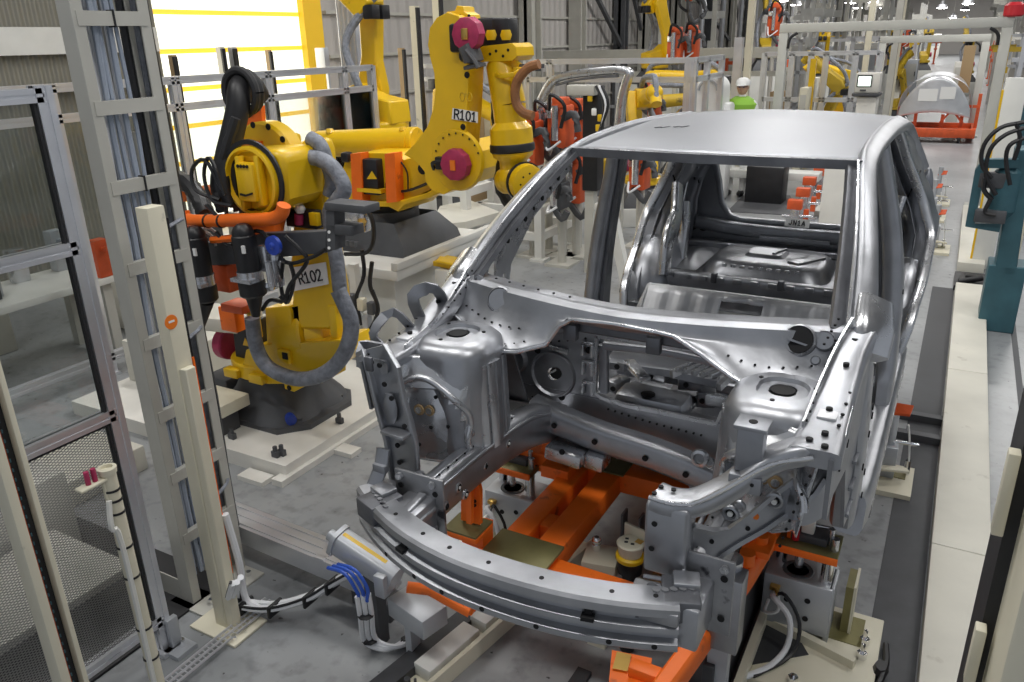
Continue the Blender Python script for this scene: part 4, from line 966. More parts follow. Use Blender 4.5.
mb.m('brass').box((q.x+.03,q.y+.015,.5565),(.028,.026,.002),rot=-.2); build('cap_mark', mb, t, 'ink')
mb = MB(); mb.box((q.x-.13,q.y+.02,.40),(.14,.14,.08),rot=.2,bev=.006); mb.box((q.x-.13,q.y+.02,.18),(.08,.08,.36)); mb.m('chrome').cyl((q.x-.16,q.y+.04,.44),(q.x-.16,q.y+.04,.47),.018); mb.ball((q.x-.16,q.y+.04,.485),.02); build('side_block', mb, t, 'beige')

def lift(cx, cy, label, name='lift_unit'):
    t = thing(name, label, 'lift', (cx,cy,0))
    mb = MB(); mb.bb((cx-.14,cy-.02,.06),(cx+.13,cy+.17,.30),.008); mb.bb((cx+.115,cy-.01,.03),(cx+.135,cy+.14,.30),.002)
    for x, z in ((cx+.04,.22),(cx+.04,.13),(cx-.04,.2)): mb.disc_hole((x,cy-.021,z),(0,-1,0),.012)
    build('cylinder_block', mb, t, 'cylinder_grey')
    mb = MB(); mb.lathe((cx-.02,cy+.06,.30),(0,0,1),[(0,.062),(.004,.06),(.004,.045),(-.005,.043),(-.005,.02)],n=24); build('bore_ring', mb, t, 'cast_grey')
    for dx, dy in ((-.095,.10),(.095,.03),(-.02,.06)):
        mb = MB(); mb.cyl((cx+dx,cy+dy,.29),(cx+dx,cy+dy,.44),.024 if dx != -.02 else .018,n=16); build('guide_rod', mb, t, 'chrome')
    mb = MB(); mb.m('olive').bb((cx-.13,cy-.04,.44),(cx+.13,cy+.14,.465),.002); mb.m('orange').bb((cx-.132,cy-.05,.438),(cx+.132,cy-.04,.467),.001); build('top_plate', mb, t)
    mb = MB(); mb.m('cast_grey').bb((cx-.06,cy+.02,.465),(cx+.08,cy+.12,.50),.004); mb.m('warm_white').box((cx+.0,cy+.06,.54),(.05,.05,.09),bev=.008); mb.m('red').cyl((cx-.04,cy+.02,.47),(cx-.04,cy+.02,.52),.014); mb.m('machined').cyl((cx+.09,cy+.05,.465),(cx+.09,cy+.05,.54),.012); mb.cyl((cx+.11,cy+.02,.465),(cx+.11,cy+.02,.52),.016); mb.m('machined').cyl((cx-.06,cy+.07,.52),(cx+.10,cy+.09,.52),.007); build('locator', mb, t)
    mb = MB(); mb.tube([(cx-.09,cy-.03,.22),(cx-.08,cy-.10,.25),(cx-.01,cy-.13,.20),(cx+.0,cy-.15,.08),(cx-.04,cy-.26,.05),(cx-.12,cy-.36,.04)],.012,n=8); mb.m('black').tube([(cx-.10,cy-.03,.20),(cx-.04,cy-.09,.27),(cx+.03,cy-.11,.17),(cx+.02,cy-.18,.06),(cx-.09,cy-.34,.04)],.008,n=6); mb.m('white').tube([(cx-.11,cy-.03,.18),(cx-.11,cy-.09,.16),(cx-.06,cy-.10,.19),(cx-.07,cy-.05,.23)],.007,n=6); build('air_hose', mb, t, 'cable_white')
    mb = MB(); mb.box((cx-.09,cy-.03,.25),(.04,.03,.02),bev=.003); mb.cyl((cx-.09,cy-.03,.25),(cx-.07,cy-.07,.25),.008); build('brass_fitting', mb, t, 'brass')
    return t
lift(-.30,2.89,'grey pneumatic lift unit with orange-edged plate standing outside the car at right front')
mb = MB(); mb.m('beige').bb((-.41,2.55,.0),(.03,3.14,.03),.004); mb.m('olive').bb((-.40,2.92,.03),(-.04,3.10,.034)); mb.m('dark_track').plate([(-.41,2.62,.03),(-.22,2.78,.03),(-.30,2.90,.03),(-.41,2.95,.03)],(0,0,.003)); mb.m('beige').sweep([(-.43,2.90,.05),(-.05,2.79,.05)], RECT, .03, .04); mb.m('olive').bb((-.13,2.98,.03),(-.10,3.12,.26)); mb.m('beige').bb((-.10,2.98,.03),(-.09,3.13,.265))
bp_ = build('base_plate', mb, None, label='beige floor plate with an olive patch carrying the lift outside the right front corner', cat='base plate')
mb = MB()
for x,y in ((-.03,2.86),(-.03,2.95),(-.01,2.62),(-.25,2.60)): mb.cyl((x,y,.03),(x,y,.06),.02,n=6); mb.cyl((x,y,.05),(x,y,.10 if y > 2.7 else .07),.008,n=8)
build('anchor_bolts', mb, bp_, 'chrome')
mb = MB(); mb.ball((.045,2.83,.03),.03,(1,1.6,1),n=8); mb.tube([(.04,2.7,.02),(.06,2.85,.04),(.05,3.0,.02)],.012,n=6); build('cable_bundle', mb, None, 'black', label='small black cable bundle at the right edge of the beige plate', cat='cable')
lift(-1.68,2.92,'grey pneumatic lift unit standing inside the frame opening behind the orange post')
mb = MB(); mb.bb((-1.92,2.60,.0),(-1.50,3.25,.03),.004); build('base_plate', mb, None, 'beige', label='beige floor plate under the lift unit behind the orange post', cat='base plate')
# further locator units along the right side of the body
def locator(x, y, label, s=1.0):
    t = thing('locator_stand', label, 'locator', (x,y,0))
    mb = MB(); mb.m('beige').bb((x-.17*s,y-.2*s,0),(x+.12*s,y+.14*s,.03)); mb.m('olive').bb((x-.13*s,y-.02,.03),(x+.08*s,y+.10,.034)); build('base', mb, t)
    mb = MB(); mb.bb((x-.09*s,y-.04,.03),(x+.02*s,y+.08,.22*s),.005); mb.cyl((x-.03,y+.02,.2*s),(x-.03,y+.02,.40*s),.03); build('column', mb, t, 'cylinder_grey')
    mb = MB(); mb.cyl((x-.12*s,y+.0,.24),(x+.12*s,y+.02,.24),.010); mb.m('beige').sweep([(x-.16*s,y-.08,.08),(x-.02*s,y-.10,.12),(x+.08*s,y-.04,.10)], RRECT, .05, .02, smooth=3); build('arm', mb, t, 'chrome')
    mb = MB(); mb.plate([(x-.06,y,.40),(x+.05,y-.02,.42),(x+.06,y+.02,.46),(x-.04,y+.04,.45)],(0,0,.012)); build('pad', mb, t, 'red_orange')
    mb = MB(); mb.tube([(x+.05,y,.36),(x+.07,y+.03,.24),(x+.09,y+.05,.05)],.006,n=6); mb.m('chrome').cyl((x+.08,y+.05,.03),(x+.08,y+.05,.12),.016); build('cable', mb, t, 'white')
    return t
locator(-.06,4.45,'beige based locating stand beside the right front door sill')
q = at(893,345,Z=.35)
t = thing('limit_switch', 'small limit switch on a slim beige post beside the right sill', 'switch', (q.x,q.y,0))
mb = MB(); mb.cyl((q.x,q.y,0),(q.x,q.y,.34),.022); build('post', mb, t, 'beige')
mb = MB(); mb.box((q.x,q.y,.38),(.09,.05,.05),rot=.5,bev=.008); build('switch_box', mb, t, 'cylinder_grey')
mb = MB(); mb.cyl((q.x,q.y,.40),(q.x+.05,q.y+.03,.44),.016); mb.m('olive').sweep([(q.x+.02,q.y,.39),(q.x+.08,q.y-.02,.37),(q.x+.05,q.y-.05,.30)],RECT,.012,.012); build('lever', mb, t, 'brass')
mb = MB(); mb.tube([(q.x-.02,q.y,.36),(q.x-.04,q.y-.02,.2),(q.x+.02,q.y-.06,.02)],.006,n=6); build('cable', mb, t, 'black')
mb = MB(); mb.bb((-.35,5.0,0),(.20,5.06,.05)); mb.bb((-.35,5.3,0),(.20,5.36,.05)); build('cable_duct', mb, None, 'cast_grey', label='dark cable duct crossing the floor between the right sill and the long beige cover', cat='duct')
for i,(px,py) in enumerate(((943,195),(938,210),(941,240))):
    p = at(px,py,Z=.12); locator(p.x-.05,p.y,['orange-topped locating stand in the aisle beyond the right rear fender, farthest of three','orange-topped locating stand beyond the right rear fender, middle of three','orange-topped locating stand beyond the right rear fender, nearest of three'][i],1.3)
# ---- extrusion beam and hoses on the floor between rack and bumper
t = thing('extrusion_beam', 'silver aluminium beam lying from the cable rack toward the left end of the bumper', 'beam', (-2.4,2.2,.05))
mb = MB()
a_, b_ = V((-3.15,2.29,.15)), V((-1.92,2.24,.15))
mb.sweep([a_,b_], RECT, .15, .10); 
for off in (-.05,0,.05): mb.sweep([a_+V((0,off,.052)),b_+V((0,off,.052))], RECT, .012, .006)
mb.box((-2.28,2.26,.152),(.06,.16,.106)); build('extrusion', mb, t, 'aluminium')
mb = MB(); mb.bb((-3.0,2.22,0),(-2.96,2.3,.10)); mb.bb((-2.12,2.20,0),(-2.04,2.28,.10)); mb.bb((-1.95,2.17,0),(-1.88,2.27,.10)); build('foot', mb, t, 'cast_grey')
q = at(368,560,Z=.42)
t = thing('air_cylinder', 'light grey pneumatic cylinder with a yellow strip under the left end of the bumper beam', 'cylinder', (q.x,q.y,.1))
ax_ = V((.9,.05,-.35)).normalized()
mb = MB(); mb.sweep([q-ax_*.16,q+ax_*.14], RRECT, .10, .10, up=(0,0,1)); mb.sweep([q-ax_*.165,q-ax_*.145], RRECT, .115, .115, up=(0,0,1)); mb.sweep([q+ax_*.12,q+ax_*.145], RRECT, .115, .115, up=(0,0,1)); build('barrel', mb, t, 'cylinder_grey')
mb = MB(); mb.sweep([q-ax_*.12+V((0,0,.052)),q+ax_*.10+V((0,0,.052))], RECT, .02, .004, up=(0,0,1)); build('yellow_strip', mb, t, 'yellow')
mb = MB(); mb.box(q+ax_*.22+V((.02,0,-.10)),(.22,.13,.09),rot=-.25,bev=.004); mb.box(q+ax_*.2+V((.02,-.02,-.24)),(.03,.06,.22)); mb.box(q+ax_*.12+V((0,-.07,.0)),(.05,.03,.10),bev=.004); mb.cyl(q-ax_*.17,q-ax_*.20,.025); build('mount', mb, t, 'cylinder_grey')
mb = MB(); mb.bb((q.x-.02,q.y-.02,.0),(q.x+.04,q.y+.04,q.z-.05)); build('stand', mb, t, 'cast_grey')
# blue hoses turning into a white loop on the floor
pts = [at(333,566,Z=.42),at(350,572,Z=.45),at(362,590,Z=.38),at(366,615,Z=.25),at(370,640,Z=.06),at(390,648,Z=.03),at(408,640,Z=.03),at(425,618,Z=.05),at(437,600,Z=.10)]
mb = MB(); 
for dy in (-.018,0,.018): mb.tube([p+V((dy,dy*.6,dy*.4)) for p in pts[:3]]+[pts[2].lerp(pts[3],.4)+V((dy,0,0))], .008, n=6)
t = thing('hose_loop', 'bundle of blue and white air hoses looping over the floor below the bumper', 'hoses', (pts[4].x,pts[4].y,0))
build('blue_hose', mb, t, 'blue_cable')
mb = MB()
for dy in (-.02,0,.02): mb.tube([p+V((dy,dy*.6,dy*.3)) for p in [pts[2].lerp(pts[3],.2)]+pts[3:]], .011, n=6)
build('white_hose', mb, t, 'cable_white')
mb = MB()
for p in (pts[3],pts[4],pts[6]): mb.ball(p,.035,(1,1,.35),n=8)
build('cable_tie', mb, t, 'black')
pts = [at(237,582,Z=.32),at(233,600,Z=.12),at(246,606,Z=.06),at(275,608,Z=.06),at(310,598,Z=.10),at(332,585,Z=.16),at(352,574,Z=.25)]
t = thing('hose_run', 'white hose bundle held by black ties from the beige post across the floor', 'hoses', (pts[3].x,pts[3].y,0))
mb = MB()
for dy in (-.022,0,.022): mb.tube([p+V((0,dy,abs(dy)*.4)) for p in pts], .014, n=6)
build('white_hose', mb, t, 'cable_white')
mb = MB(); mb.tube([p+V((0,-.03,.02)) for p in pts], .007, n=6); build('black_cable', mb, t, 'black')
mb = MB()
for p in pts[1:6]: mb.box(p,(.016,.085,.06),bev=.004)
build('cable_tie', mb, t, 'black')
# small mesh conduit on the floor at the post foot
mb = MB(); a_ = at(160,690,Z=.03); b_ = at(270,600,Z=.03)
for k_ in (-.03,.0,.03): mb.tube([a_+V((k_,0,0)),b_+V((k_,0,0))], .006, n=6, smooth=0)
n_ = 26
for i in range(n_): p = a_.lerp(b_,i/n_); mb.sweep([p+V((-.035,0,0)),p+V((.035,0,0))], RECT, .004, .004)
build('cable_tray', mb, None, 'aluminium', label='thin wire cable tray lying past the foot of the beige post', cat='cable tray')
# ---- long beige floor covers at the right
for y0, y1, lab in ((1.35,8.5,'long beige floor cover running beside the car, nearest to the camera'),(9.3,12.6,'shorter beige floor cover beyond the long one, by the teal machine')):
    t = thing('floor_cover', lab, 'floor cover', (.31,(y0+y1)/2,0)); n_ = 3 if y0 < 5 else 1
    for i in range(n_):
        mb = MB(); mb.bb((.175,y0+(y1-y0)*i/n_+.002,0),(.425,y0+(y1-y0)*(i+1)/n_-.002,.10),.006); build('cover_sheet', mb, t, 'beige_worn')
mb = MB(); mb.bb((.16,8.55,0),(.45,9.1,.05)); mb.box((.3,8.8,.08),(.1,.1,.06),bev=.01); mb.cyl((.2,8.7,.05),(.4,8.75,.1),.03); build('cable_trench', mb, None, 'black', label='black open cable trench between the two beige floor covers', cat='trench')
# ================================================================== robots
def loop(pts, mat_, r, t, name, n=8, ring=0, sm=4, **k): mb = MB(); mb.tube(pts, r, n=n, smooth=sm, ring=ring); return build(name, mb, t, mat_, **k)
# ---- R102, nearest robot, on its floor plate
mb = MB(); mb.plate([(-5.2,2.87,0),(-3.17,2.87,0),(-3.17,3.95,0),(-3.55,4.35,0),(-5.2,4.35,0)],(0,0,.10)); mb.bb((-3.22,2.80,0),(-3.14,4.0,.04)); 
for x,y in ((-3.35,2.80),(-3.9,2.80),(-3.10,3.3)): mb.bb((x-.1,y-.05,.0),(x+.1,y+.05,.03))
pd = build('robot_base_plate', mb, None, 'warm_white', label='low cream floor plate under the nearest yellow robot', cat='base plate')
mb = MB()
for x,y in ((-3.28,2.96),(-3.72,2.98),(-3.25,3.45),(-3.30,2.93)): mb.box((x,y,.12),(.05,.03,.04),bev=.004); mb.cyl((x,y,.13),(x,y,.17),.014,n=6)
build('anchor_bolts', mb, pd, 'cast_grey')
R2 = thing('industrial_robot', 'yellow industrial robot labelled R102 holding a dark gripper with two black spindles', 'robot', (-3.8,3.5,.10))
def r2(name, mb, material='yellow', parent=None, **k): return build(name, mb, parent or R2, material, **k)
cx, cy = -3.78, 3.50
mb = MB(); ft = [(cx-.42,cy-.22),(cx-.34,cy-.36),(cx+.28,cy-.36),(cx+.42,cy-.20),(cx+.42,cy+.20),(cx+.30,cy+.34),(cx-.34,cy+.34),(cx-.42,cy+.22)]
mb.plate([(x,y,.10) for x,y in ft],(0,0,.035))
def ring(r, z, sq=0): return [V((cx+r*math.cos(2*PI*i/32)*(1+sq*.25*abs(math.sin(4*PI*i/32))), cy+r*math.sin(2*PI*i/32)*(1+sq*.25*abs(math.sin(4*PI*i/32))), z)) for i in range(32)]
mb.loft([ring(.34,.135,1),ring(.32,.17,1),ring(.27,.27,.5),ring(.25,.37,0)], closed=True)
for x,y in ((cx+.33,cy-.2),(cx+.25,cy-.29),(cx+.33,cy+.2),(cx-.3,cy-.28),(cx-.2,cy-.3)): mb.cyl((x,y,.13),(x,y,.16),.022,n=6)
mb.box((cx-.42,cy-.1,.22),(.22,.2,.16),bev=.02)
r2('base', mb, 'cast_grey', angle=40)
mb = MB(); mb.cyl((cx,cy,.36),(cx,cy,.42),.235,n=32); r2('bearing', mb, 'black')
mb = MB(); mb.plate([at(*p,Y=3.22) for p in ((242,372),(246,350),(262,345),(345,340),(350,352),(338,365),(322,376),(322,383),(306,386),(294,392),(285,389),(284,384),(265,384),(264,379),(244,379)) ],(0,.22,0)); mb.cyl((cx,cy,.40),(cx,cy,.50),.30,n=32,bev=.01)
for x_ in (-.10,.12): mb.box((cx+x_,3.2,.44),(.12,.06,.06),bev=.006)
mb.disc_hole(at(289,388,Y=3.215),(0,-1,0),.018); r2('turntable', mb, bevel=.006)
mb = MB(); mb.plate([at(*p,Y=3.24) for p in ((265,308),(288,306),(291,312),(292,345),(288,362),(268,362))],(0,.40,0)); mb.box(at(285,356,Y=3.21),(.10,.04,.09),bev=.01); mb.m('hole').box(at(285,356,Y=3.185),(.045,.01,.045)); r2('shoulder_bracket', mb, bevel=.012)
mb = MB(); mb.plate([at(*p,Y=3.26) for p in ((289,308),(298,306),(302,360),(293,360))],(0,.30,0)); r2('shoulder_gap', mb, 'black')
a_ = at(298,332,Y=3.45); b_ = at(334,330,Y=3.45)
mb = MB(); mb.cyl(at(298,333,Y=3.45),at(326,330,Y=3.45),.235,n=36,bev=.012); r2('shoulder_drum', mb)
mb = MB(); mb.cyl(at(326,330,Y=3.45),at(341,330,Y=3.45),.20,.17,n=36,bev=.012); mb.box(at(336,322,Y=3.28),(.06,.06,.22),bev=.01); r2('shoulder_cap', mb)
mb = MB(); mb.plate([at(*p,Y=3.26) for p in ((294,196),(297,150),(302,140),(316,140),(320,150),(324,188),(326,232),(330,262),(335,290),(338,312),(330,330),(296,330),(291,310),(293,280),(290,262),(292,235))],(0,.13,0)); r2('lower_arm', mb, bevel=.018)
lp = at(310,275,Y=3.255); X_ = (at(328,272,Y=3.25)-at(292,278,Y=3.25))
mb = MB(); mb.plate([at(*p,Y=3.256) for p in ((289,268),(326,262),(329,284),(294,291))],(0,-.004,0)); sg = r2('name_plate', mb, 'white', label='white name plate reading R102')
stroke_text('letter', 'R102', at(309.8,276.8,Y=3.248), at(327,272,Y=3.25)-at(292,279,Y=3.25), (0,.05,1), .062, sg, w=.008)
# motor with red cap at the shoulder
mb = MB(); mb.plate([at(*p,Y=3.30) for p in ((232,328),(252,322),(256,360),(236,362))],(0,.22,0)); r2('shoulder_motor', mb, 'black', bevel=.01)
q = at(229,343,Y=3.40); mb = MB(); mb.cyl(q+V((-.05,0,0)),q+V((.03,0,0)),.11,n=24,bev=.01); r2('motor_cap', mb, 'magenta')
mb = MB(); q = at(246,342,Y=3.295); mb.plate([q+V((-.03,0,-.025)),q+V((.03,0,-.025)),q+V((0,0,.03))],(0,-.004,0)); r2('warning_mark', mb, 'yellow')
mb = MB(); mb.box(at(254,318,Y=3.24),(.07,.05,.26),bev=.01); mb.box(at(245,308,Y=3.2),(.16,.10,.04),bev=.006); r2('cable_bracket', mb, 'yellow_old')
mb = MB(); mb.box(at(240,306,Y=3.15),(.18,.14,.05),bev=.006); r2('junction_lid', mb, 'red_orange')
# elbow, forearm end pointing at the camera
c1 = at(264,165,Y=3.30)
mb = MB(); mb.cyl(c1,c1+V((0,.12,0)),.24,n=36,bev=.015)
for i in range(12): a = 2*PI*i/12+.2; mb.disc_hole(c1+V((math.cos(a)*.225,0,math.sin(a)*.225)),(0,-1,0),.018)
mb.box(at(296,160,Y=3.5),(.14,.16,.2),bev=.03); mb.box(at(287,148,Y=3.4),(.12,.14,.16),bev=.02); r2('elbow_casting', mb, bevel=.0)
mb = MB(); mb.plate([at(*p,Y=2.98) for p in ((222,160),(228,152),(276,150),(283,158),(286,200),(280,211),(240,214),(228,208))],(0,.32,0)); r2('forearm_housing', mb, bevel=.03)
c2 = at(254,181,Y=2.975)
mb = MB(); mb.lathe(c2,(0,-1,0),[(0,.185),(.03,.18),(.035,.165),(.01,.155)],n=36,caps=False); mb.box(c2+V((0,-.03,0)),(.13,.07,.20),bev=.015); mb.box(c2+V((-.06,-.02,-.01)),(.03,.05,.28),bev=.008); mb.box(c2+V((.075,-.02,.01)),(.03,.05,.26),bev=.008); r2('wrist_cover', mb)
mb = MB(); mb.lathe(c2,(0,-1,0),[(0,.215),(.012,.213),(.014,.19),(0,.188)],n=36,caps=False); mb.plate([at(*p,Y=2.975) for p in ((231,160),(235,158),(240,211),(235,212))],(0,-.012,0)); r2('seal_band', mb, 'black')
mb = MB()
for i in range(4): mb.cyl(c2+V((-.03+.022*i,-.065,.085)),c2+V((-.03+.022*i,-.07,.085)),.009,n=8)
mb.sweep([c2+V((-.04,-.068,-.06)),c2+V((.0,-.068,-.065)),c2+V((.05,-.068,-.05))],RECT,.01,.01); r2('cover_slots', mb, 'hole')
mb = MB(); mb.cyl(at(264,214,Y=3.08),at(264,204,Y=3.08),.13,n=28); r2('wrist_seal', mb, 'black')
mb = MB(); mb.cyl(at(264,233,Y=3.08),at(264,215,Y=3.08),.10,.12,n=20); mb.box(at(264,226,Y=3.0),(.20,.05,.10),bev=.006); r2('tool_flange', mb, 'orange')
mb = MB(); mb.plate([at(*p,Y=3.35) for p in ((243,112),(252,104),(261,106),(263,142),(247,142))],(0,.03,0)); mb.plate([at(*p,Y=3.34) for p in ((247,140),(268,140),(268,147),(247,147))],(0,-.06,0)); mb.disc_hole(at(250,112,Y=3.345),(0,-1,0),.018); r2('hose_bracket', mb, 'orange')
# black dress hose from the top bracket down the left
hose = [at(258,95,Y=3.35),at(250,84,Y=3.25),at(240,88,Y=3.15),at(238,108,Y=3.1),at(232,135,Y=3.05),at(226,160,Y=3.0),at(222,185,Y=2.95),at(228,205,Y=2.95)]
loop(hose,'black',.062,R2,'dress_hose',n=14)
mb = MB(); c3 = at(247,92,Y=3.2)
for r_ in (.10,.115): mb.tube([c3+V((math.cos(2*PI*i/20)*r_,-(r_-.10)*3,math.sin(2*PI*i/20)*r_)) for i in range(21)],.022,n=8,smooth=0,caps=False)
r2('hose_ring', mb, 'rubber')
loop([at(236,118,Y=3.02),at(226,150,Y=2.98),at(220,175,Y=2.95),at(219,200,Y=2.9),at(222,212,Y=2.9)],'rubber',.03,R2,'dress_hose',ring=.03)
loop([at(176,178,Y=3.2),at(190,186,Y=3.15),at(200,200,Y=3.1),at(206,215,Y=3.05)],'black',.055,R2,'dress_hose',ring=.03,n=10)
for pts in ([(222,190),(205,160),(192,170),(196,190),(220,200)],[(225,195),(210,158),(204,175),(212,200),(232,206)],[(206,205),(225,222),(226,205)],[(285,236),(300,250),(307,262),(290,285),(285,300),(281,285),(283,262)],[(290,262),(294,280),(288,302),(280,296)],[(240,237),(262,232),(285,262),(310,258),(325,250)],[(262,310),(270,300),(282,302)],[(216,232),(228,245),(243,240)]):
    loop([at(x,y,Y=2.85+.01*(i%3)) for i,(x,y) in enumerate(pts)],'black',.011,R2,'cable',n=6)
for pts in ([(190,236),(200,230),(212,236),(216,246)],[(196,238),(208,228),(225,240)]): loop([at(x,y,Y=2.9) for x,y in pts],'white',.008,R2,'cable',n=6)
# grey protective sleeve looping round the shoulder
loop([at(*p,Y=3.12) for p in ((252,318),(256,345),(266,365),(285,376),(305,379),(325,373),(340,360),(349,342),(351,322),(345,305),(338,290))],'hose_grey',.045,R2,'dress_sleeve',n=12)
loop([at(*p,Y=3.2) for p in ((282,165),(292,158),(315,158),(330,165),(340,178),(344,190),(338,200),(330,212),(333,240),(337,262),(340,290))],'hose_grey',.042,R2,'dress_sleeve',n=12)
loop([at(*p,Y=3.25) for p in ((310,138),(320,145),(326,160),(332,180),(330,195))],'hose_grey',.04,R2,'dress_sleeve',n=12)
mb = MB(); mb.box(at(304,218,Y=3.2),(.22,.06,.10),bev=.006); mb.m('magenta').cyl(at(299,214,Y=3.16),at(299,224,Y=3.16),.025); mb.m('yellow').box(at(315,219,Y=3.16),(.06,.03,.07),bev=.004); mb.m('white').ball(at(300,209,Y=3.16),.03,n=8); r2('valve_block', mb, 'black')
# ---- gripper
G = thing('gripper_tool', 'dark steel gripper beam with orange pipe frame and two black spindles held by robot R102', 'tool', at(262,245,Y=2.95))
def gg(name, mb, material='cast_grey', **k): return build(name, mb, G, material, **k)
mb = MB(); mb.plate([at(*p,Y=2.92) for p in ((174,244),(206,243),(240,240),(258,234),(326,231),(326,253),(284,257),(262,262),(238,264),(206,266),(176,266))],(0,.06,0)); gg('cross_beam', mb, bevel=.004)
mb = MB(); mb.plate([at(*p,Y=2.90) for p in ((326,211),(334,211),(335,250),(327,251))],(0,.08,0)); 
for y_ in (232,240,248): mb.m('white').cyl(at(329,y_,Y=2.90),at(329,y_,Y=2.895),.008,n=8)
gg('end_plate', mb)
mb = MB(); mb.box(at(345,228,Y=2.95),(.16,.10,.05),bev=.006); mb.box(at(352,206,Y=2.95),(.25,.12,.04),bev=.006); gg('side_arm', mb)
mb = MB(); mb.tube([at(*p,Y=2.86) for p in ((183,212),(187,219),(200,221),(240,220),(270,219),(281,214),(284,205))],.035,n=12); mb.tube([at(*p,Y=2.86) for p in ((212,240),(240,237),(250,230),(247,222))],.02,n=8); gg('pipe_frame', mb, 'orange')
mb = MB(); mb.m('black')
for p in ((208,221),(222,221)): mb.lathe(at(*p,Y=2.86)+V((-.006,0,0)),(1,0,0),[(0,.038),(.012,.038)],n=14)
gg('clamp_band', mb)
mb = MB(); mb.box(at(224,274,Y=3.0),(.24,.16,.16),bev=.01); gg('rear_plate', mb, 'red_orange')
for (x0,y0,x1,y1,x2,y2) in ((195,236,206,301,201,326),(243,234,254,296,256,316)):
    a0, a1 = at(x0,y0,Y=2.80), at(x1,y1,Y=2.80)
    mb = MB(); mb.cyl(a0,a0.lerp(a1,.60),.062,n=24,bev=.01); mb.cyl(a0.lerp(a1,.72),a1,.070,n=24,bev=.012); mb.cyl(a1,at(x2,y2,Y=2.80),.045,.022,n=16); mb.ball(a0,.058,n=14); gg('spindle_body', mb, 'black')
    mb = MB(); mb.cyl(a0.lerp(a1,.58),a0.lerp(a1,.74),.067,n=24); mb.box(a0.lerp(a1,.70)+V((0,-.05,0)),(.14,.05,.02)); gg('steel_band', mb, 'machined')
    mb = MB(); mb.box(a0.lerp(a1,.20)+V((.04,-.05,0)),(.02,.01,.04)); gg('maker_label', mb, 'white')
q = at(275,245,Y=2.84); mb = MB(); mb.lathe(q,(0,-1,0),[(0,.05),(.02,.05),(.022,.02),(.03,.01)],n=20); gg('blue_disc', mb, 'blue')
mb = MB(); mb.box(at(266,258,Y=2.86),(.06,.06,.14),bev=.01); mb.box(at(277,270,Y=2.86),(.05,.05,.18),bev=.01); mb.cyl(at(268,262,Y=2.8),at(272,286,Y=2.8),.02); mb.ball(at(270,286,Y=2.82),.03,n=8); gg('clamp_cylinder', mb, 'machined')
# ---- R101 on its tall cream pedestal
mb = MB(); mb.bb((-4.95,4.68,0),(-3.68,5.95,.72),.01); mb.bb((-5.0,4.55,.72),(-3.55,6.0,.80),.012); mb.bb((-3.60,4.55,.80),(-3.54,6.0,.86),.006)
build('robot_pedestal', mb, None, 'white_paint', label='tall cream pedestal box under the robot labelled R101', cat='pedestal')
R1 = thing('industrial_robot', 'large yellow robot labelled R101 with raised arm and magenta motor cap', 'robot', (-4.25,5.25,.80))
def r1(name, mb, material='yellow', parent=None, **k): return build(name, mb, parent or R1, material, **k)
cx, cy = -4.22, 5.30
mb = MB(); mb.loft([[V((cx+.50*sx,cy+.42*sy,.80)) for sx,sy in ((-1,-1),(1,-1),(1,1),(-1,1))],[V((cx+.48*sx,cy+.40*sy,.88)) for sx,sy in ((-1,-1),(1,-1),(1,1),(-1,1))],[V((cx+.33*sx,cy+.30*sy,1.04)) for sx,sy in ((-1,-1),(1,-1),(1,1),(-1,1))]],closed=True); mb.cyl((cx,cy,1.0),(cx,cy,1.10),.30,n=28)
for i in range(4): mb.cyl((cx-.1+.05*i,cy-.45,.86),(cx-.1+.05*i,cy-.45,.9),.022,n=6)
mb.plate([(cx+.1,cy-.42,.82),(cx+.25,cy-.42,.82),(cx+.17,cy-.30,1.03)],(0,.05,0)); r1('base', mb, 'cast_grey')
mb = MB(); mb.cyl((cx,cy,1.06),(cx,cy,1.14),.26,n=28); r1('bearing', mb, 'black'); mb = MB(); mb.box((cx-.02,cy-.27,1.08),(.08,.02,.10)); r1('dial_plate', mb, 'white')
Y1 = 5.02
def a1(*p, d=0): return at(p[0], p[1], Y=Y1+d)
mb = MB(); mb.plate([a1(*p) for p in ((340,200),(342,172),(346,158),(360,153),(392,153),(398,155),(404,160),(437,152),(448,146),(462,142),(478,152),(480,170),(472,184),(458,186),(447,186),(447,181),(420,195),(404,203),(378,207),(348,205))],(0,.42,0)); 
mb.disc_hole(a1(422.5,169)+V((0,-.002,0)),(0,-1,0),.042,n=20); r1('swivel_body', mb, bevel=.025)
mb = MB(); mb.tube([a1(398,158,d=-.02),a1(407,172,d=-.02),a1(408,190,d=-.02)],.006,n=6); mb.tube([a1(395,192,d=-.02),a1(410,190,d=-.03),a1(430,182,d=-.03),a1(448,172,d=-.03)],.012,n=6); mb.box(a1(388,186,d=-.02),(.04,.02,.05)); r1('cable', mb, 'black')
mb = MB(); mb.plate([a1(*p,d=-.05) for p in ((346,203),(402,200),(426,193),(449,180),(450,188),(430,198),(404,205),(398,212),(388,207),(350,208))],(0,.5,0)); r1('skirt', mb, bevel=.01)
for x0 in (350.5,384.5):
    mb = MB(); mb.plate([a1(*p,d=-.10) for p in ((x0,154),(x0+10,153),(x0+12,202),(x0+2,203))],(0,.10,0)); r1('fork_pocket', mb, 'orange')
mb = MB(); mb.box(a1(372,176,d=-.02),(.20,.12,.28),bev=.01); mb.m('magenta').cyl(a1(371,162,d=.02),a1(371,158,d=.02),.08); mb.m('yellow').box(a1(372,190,d=-.06),(.24,.08,.03)); mb.plate([a1(367,179,d=-.085),a1(377,179,d=-.085),a1(372,171,d=-.085)],(0,-.004,0)); r1('base_motor', mb, 'black')
mb = MB(); mb.box(a1(347,157,d=-.02),(.08,.08,.08),bev=.02); r1('cable_plug', mb, 'black')
